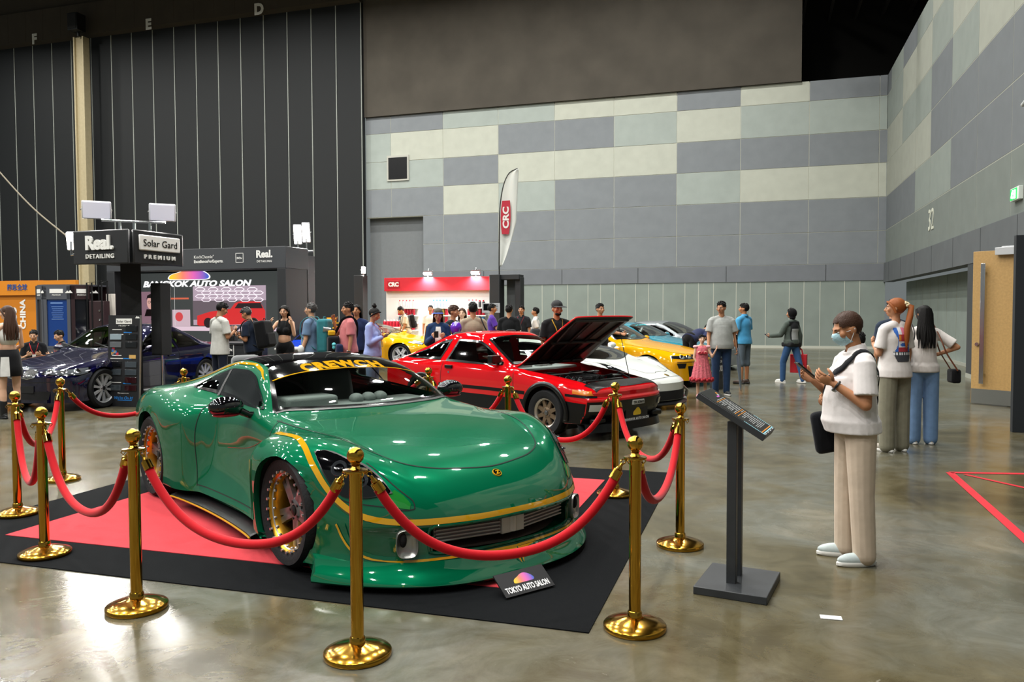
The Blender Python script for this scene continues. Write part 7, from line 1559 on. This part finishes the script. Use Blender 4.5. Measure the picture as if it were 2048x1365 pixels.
for sx in (-.3, .3): b = MB(); b.box((sx, 0, .51), (.04, .36, 1.02)); b.build('leg', MC['stand_white'], tb_)
for i in range(6): put(R2, hpt(SU-.3, SV1+.4, 1.046)+RIGHT*(-.28+.11*i), 'red bottles in a row on the side table of the product stand', 'red bottles on the side table')
# --- black portal and posts to the right of it
t = thing('portal_frame', 'black box frame portal at the right end of the product stand', 'frame', hpt(SU-.1, SV0+.03, 0), -AH)
b = MB(); b.box((.17, .1, 1.34), (.33, .5, 2.68)); b.build('post', PB_, t, bevel=.01); b = MB(); b.box((.85, .3, 1.30), (.18, .4, 2.6)); b.build('post', PB_, t, bevel=.01); b = MB(); b.box((.55, .25, 2.60), (.75, .5, .16)); b.build('lintel', PB_, t, bevel=.01); b = MB(); b.box((.58, .48, 1.3), (.4, .03, 2.5)); b.build('back_sheet', mat('sheet_grey', '#5c6061', .7), t)
fb = D(1000, 617, 27.0); fb.z = 0; t = thing('feather_flag', 'tall white feather flag with a red sideways emblem above the portal', 'flag', fb, -AH*.6)
FH = D(1037, 338, 27.0).z; b = MB(); pole = [(0, 0, 0), (-.02, 0, 3), (0, 0, FH-1.5), (.06, 0, FH-.9), (.18, 0, FH-.42), (.36, 0, FH-.12), (.62, 0, FH)]
pc_ = Car.resamp(pole, 60); b.tube(pc_, [.03-.015*i/59 for i in range(60)], 8); b.lathe([(0, 0), (.35, 0), (.35, .05), (.05, .09), (0, .09)]); b.build('pole', mat('pole_black', '#14140f', .5), t)
rows = []; Z0, Z1 = 3.05, FH-.02
for z in np.linspace(Z0, Z1, 60):
    s = (z-Z0)/(Z1-Z0); xl = float(np.interp(z, pc_[:, 2], pc_[:, 0])); xr = .05+.46*min(1, s/.45)**.7+.14*s
    xr = max(xr, xl+.01); rows.append([V((xl+(xr-xl)*f+.0, .06*sin(f*7+z*1.1)*f*(1-.4*s), z-.0)) for f in np.linspace(0, 1, 14)])
b = MB(); b.grid(rows); o = b.build('cloth', mat('flag_white', '#c4c8c2', .8), t, norm=True); so = o.modifiers.new('s', 'SOLIDIFY'); so.thickness = .006
cen = V((.22, -.07, 4.68)); b = MB(); b.prism([(-.13, -.55), (.10, -.56), (.15, -.3), (.17, 0), (.17, .3), (.15, .57), (-.12, .56), (-.16, .25), (-.17, 0), (-.16, -.3)], (cen, (1, 0, 0), (0, 0, 1)), .006); o2 = b.build('emblem', mat('flag_red', '#a81a30', .7), o, smooth=0)
b = MB(); text_mb(b, 'CRC', (cen+V((.10, -.012, 0)), (0, 0, 1), (-1, 0, 0)), .20, 0, .004, .04, 0, 1.3); b.build('emblem_lettering', mat('flag_letter', '#d8d4d0', .7), o2, smooth=0)
NB = D(982, 617, 21.3); NB.z = 0; t = thing('notice_board', 'grey notice sheet on a thin stand before the black portal post', 'sign', NB, -AH); b = MB(); b.box((0, 0, 1.64), (.50, .02, .26)); b.build('sheet', mat('notice_grey', '#a8aaad', .5), t); b = MB(); b.box((-.13, -.012, 1.66), (.16, .004, .17)); b.build('print_block', FRIT, t); b = MB()
for k in range(4): b.box((.1, -.012, 1.72-.045*k), (.2, .004, .012))
b.build('print_lines', PG, t); b = MB(); b.cyl((0, .02, 0), (0, .02, 1.55), .015); b.lathe([(0, 0), (.16, 0), (.16, .02), (0, .03)]); b.build('stand_pole', TRIMB, t)
# --- film kiosk and orange stand on the left
KP = D(118, 617, 19.3); KP.z = 0; t = thing('film_kiosk', 'grey three-sided kiosk of framed window panes behind the seated young men', 'kiosk', KP, rad(-2)); KG = mat('kiosk_grey', '#4a4d55', .5); KD = mat('kiosk_wine', '#2b181c', .45)
def kface(x0, y0, x1, y1, m, pane, name):
    d = V((x1-x0, y1-y0, 0)); L = d.length; x = d/L; n = V((x.y, -x.x, 0)); o = V((x0, y0, 0)); b = MB(); R = M4((x, -n, UPV)).transposed(); c = o+x*L/2
    b.box(c+V((0, 0, 2.05)), (L, .08, .34), R=R); b.box(c+V((0, 0, .35)), (L, .08, .7), R=R); b.box(o+x*.04+V((0, 0, 1.1)), (.08, .08, 2.2), R=R); b.box(o+x*(L-.04)+V((0, 0, 1.1)), (.08, .08, 2.2), R=R); b.box(c+V((0, 0, .72)), (L, .09, .06), R=R); fr = b.build(name, m, t)
    b = MB(); b.box(c+V((0, 0, 1.3)), (L-.16, .02, 1.18), R=R); b.build('window_pane', pane, fr); b = MB(); b.box(c+n*.045+V((0, 0, 2.08)), (min(.42, L*.5), .006, .10), R=R); b.prism([(-.09, 0), (-.03, .06), (0, .03), (.04, .07), (.1, 0)], (c+n*.046+x*(min(.42, L*.5)*.5+.14)+V((0, 0, 2.03)), x, UPV), .004)
    lp = b.build('name_plate', WHT, fr, smooth=0); b = MB(); text_mb(b, 'PREMIUM', (c+n*.046+V((0, 0, 1.97)), x, UPV), .03, 0, .004, .02, 0, 1, 1.3); b.build('plate_lettering', WHT, lp, smooth=0)
PANE_B = mat('pane_blue', '#173a7c', .08, coat=.6); PANE_D = mat('pane_dark', '#15171c', .08, coat=.6)
kface(-.72, .30, -.36, .0, KG, mat('pane_bronze', '#2a2220', .1, coat=.6), 'left_frame'); kface(-.36, 0, .30, 0, KG, PANE_B, 'middle_frame'); kface(.30, 0, .68, .28, KD, PANE_D, 'right_frame')
b = MB(); b.prism([(-.72, .3), (-.36, 0), (.3, 0), (.68, .28), (.68, 1.0), (-.72, 1.0)], ((0, 0, 2.20), (1, 0, 0), (0, 1, 0)), .04); b.build('roof', KG, t)
b = MB(); b.box((-.02, .98, 1.1), (1.4, .04, 2.2)); b.build('back_panel', KD, t)
b = MB(); b.box((-.05, -.014, 1.79), (.3, .003, .03))
for k in range(7): b.box((-.03, -.014, 1.7-.05*k), (.3-.03*(k % 3), .003, .012))
b.v = [p for p in b.v]; b.build('pane_print', mat('print_pale_blue', '#6f93cf', .5), t, smooth=0)
t2 = thing('display_frame', 'black tubular display frame with dark cabinet beside the grey kiosk', 'frame', D(191, 617, 19.4)+V((0, 0, -D(191, 617, 19.4).z)), 0); b = MB()
for dx in (-.20, -.08, .16): b.tube([(dx, 0, 0), (dx, 0, 2.28), (dx*.6, .4, 2.34), (dx*.6, .4, 0)], .018, 6)
b.build('tubes', TRIMB, t2); b = MB(); b.box((.02, .15, .92), (.36, .3, 1.84)); b.build('cabinet', KD, t2, bevel=.01); b = MB()
for k in range(6): b.ell((.10, -.01, .5+k*.22), .025, nu=8, nv=6)
b.build('knobs', CHROME, t2)
t3 = thing('orange_stand', 'orange stand wall with white sideways lettering at the left border', 'stand', hpt(18.3, -21.75, 0), -AH); b = MB(); b.box((0, 0, 1.25), (3.2, .12, 2.5)); b.build('wall_panel', mat('stand_orange', '#c4760f', .55), t3); b = MB(); b.box((1.3, -.08, 2.28), (3.2, .12, .42)); b.build('fascia', mat('stand_orange2', '#cc7d12', .55), t3)
b = MB(); text_mb(b, 'CHINA', ((.92, -.065, 1.5), (0, 0, 1), (-1, 0, 0)), .20, 0, .006, .04); b.build('lettering', WHT, t3, smooth=0); b = MB(); text_mb(b, 'CO', ((.58, -.065, 1.5), (0, 0, 1), (-1, 0, 0)), .20, 0, .006, .04); b.build('lettering', WHT, t3, smooth=0)
b = MB(); text_mb(b, '蘭思全球', ((.72, -.145, 2.23), (1, 0, 0), (0, 0, 1)), .14, 0, .006, .02); b.build('blue_lettering', mat('letter_blue', '#2c4a86', .6), t3, smooth=0)
t4 = thing('poster_wall', 'white and blue poster wall between the orange stand and the kiosk', 'poster wall', hpt(19.1, -20.35, 0), -AH); b = MB(); b.box((0, 0, 1.15), (1.7, .08, 2.3)); b.build('panel', mat('poster_blue', '#3f7dc4', .55), t4); b = MB(); b.box((-.45, -.045, 1.2), (.5, .01, 2.0)); b.build('poster', mat('poster_white', '#cfd3d6', .6), t4); b = MB()
for k in range(6): b.box((-.58+.26*(k % 2), -.055, .7+.33*(k//2)), (.18, .006, .22), mi=k % 3)
b.build('poster_pictures', [mat('pic_brown', '#7a5a44', .6), mat('pic_grey', '#8d8f94', .6), MC['ink_red']], t4, smooth=0)
for i, (px, d_, lab, w) in enumerate(((204, 20.6, 'left of the two white upright panels behind the navy coupe', .13), (222, 19.9, 'right and wider of the two white upright panels behind the navy coupe', .24))):
    p = D(px, 617, d_); p.z = 0; t5 = thing('banner_panel', lab, 'panel', p, -AH*.5); b = MB(); b.box((0, 0, 1.02), (w, .03, 2.0)); b.build('panel', mat('panel_cream', '#e4dcd2', .6), t5, bevel=.004); b = MB(); b.box((0, 0, .012), (w+.12, .3, .024)); b.build('foot', ALU, t5)
# --- counters
def counter(px, d, w, h, m, label, dp=.5, name='counter'):
    p = D(px, 617, d); p.z = 0; t = thing(name, label, 'counter', p, -AH); b = MB(); b.box((0, 0, h/2-.02), (w, dp, h-.04)); b.build('cabinet', m, t, bevel=.01); b = MB(); b.box((0, 0, h-.02), (w+.06, dp+.06, .04)); b.build('counter_top', m, t, bevel=.006); return t
cn = counter(484, 17.0, .9, .92, PB_, 'black counter with white framed emblem in front of the video wall'); b = MB()
for a, c_ in (((-.16, -.255, .90), (.26, .008, .014)), ((-.16, -.255, .66), (.26, .008, .014)), ((-.283, -.255, .78), (.014, .008, .25)), ((-.037, -.255, .78), (.014, .008, .25))): b.box(V(a)-V((0, 0, .02)), c_)
text_mb(b, 'NOx', ((-.16, -.251, .74), (1, 0, 0), (0, 0, 1)), .06, 0, .006, .03); b.build('emblem', WHT, cn, smooth=0)
counter(597, 15.7, .7, .86, mat('counter_white', '#cfcfcb', .5), 'white counter behind the grey-haired man', .5)
# cable swooping down from the hall roof
b = MB(); a_, c_, e_ = D(-40, 300, 24), D(70, 420, 22), D(140, 478, 20.5); b.tube(Car.resamp([tuple(a_), tuple(c_), tuple(e_)], 30), .02, 6); tag(b.build('cable', mat('cable_grey', '#6b6250', .7)), 'thin cable slanting down in front of the black partition at the left', 'cable')
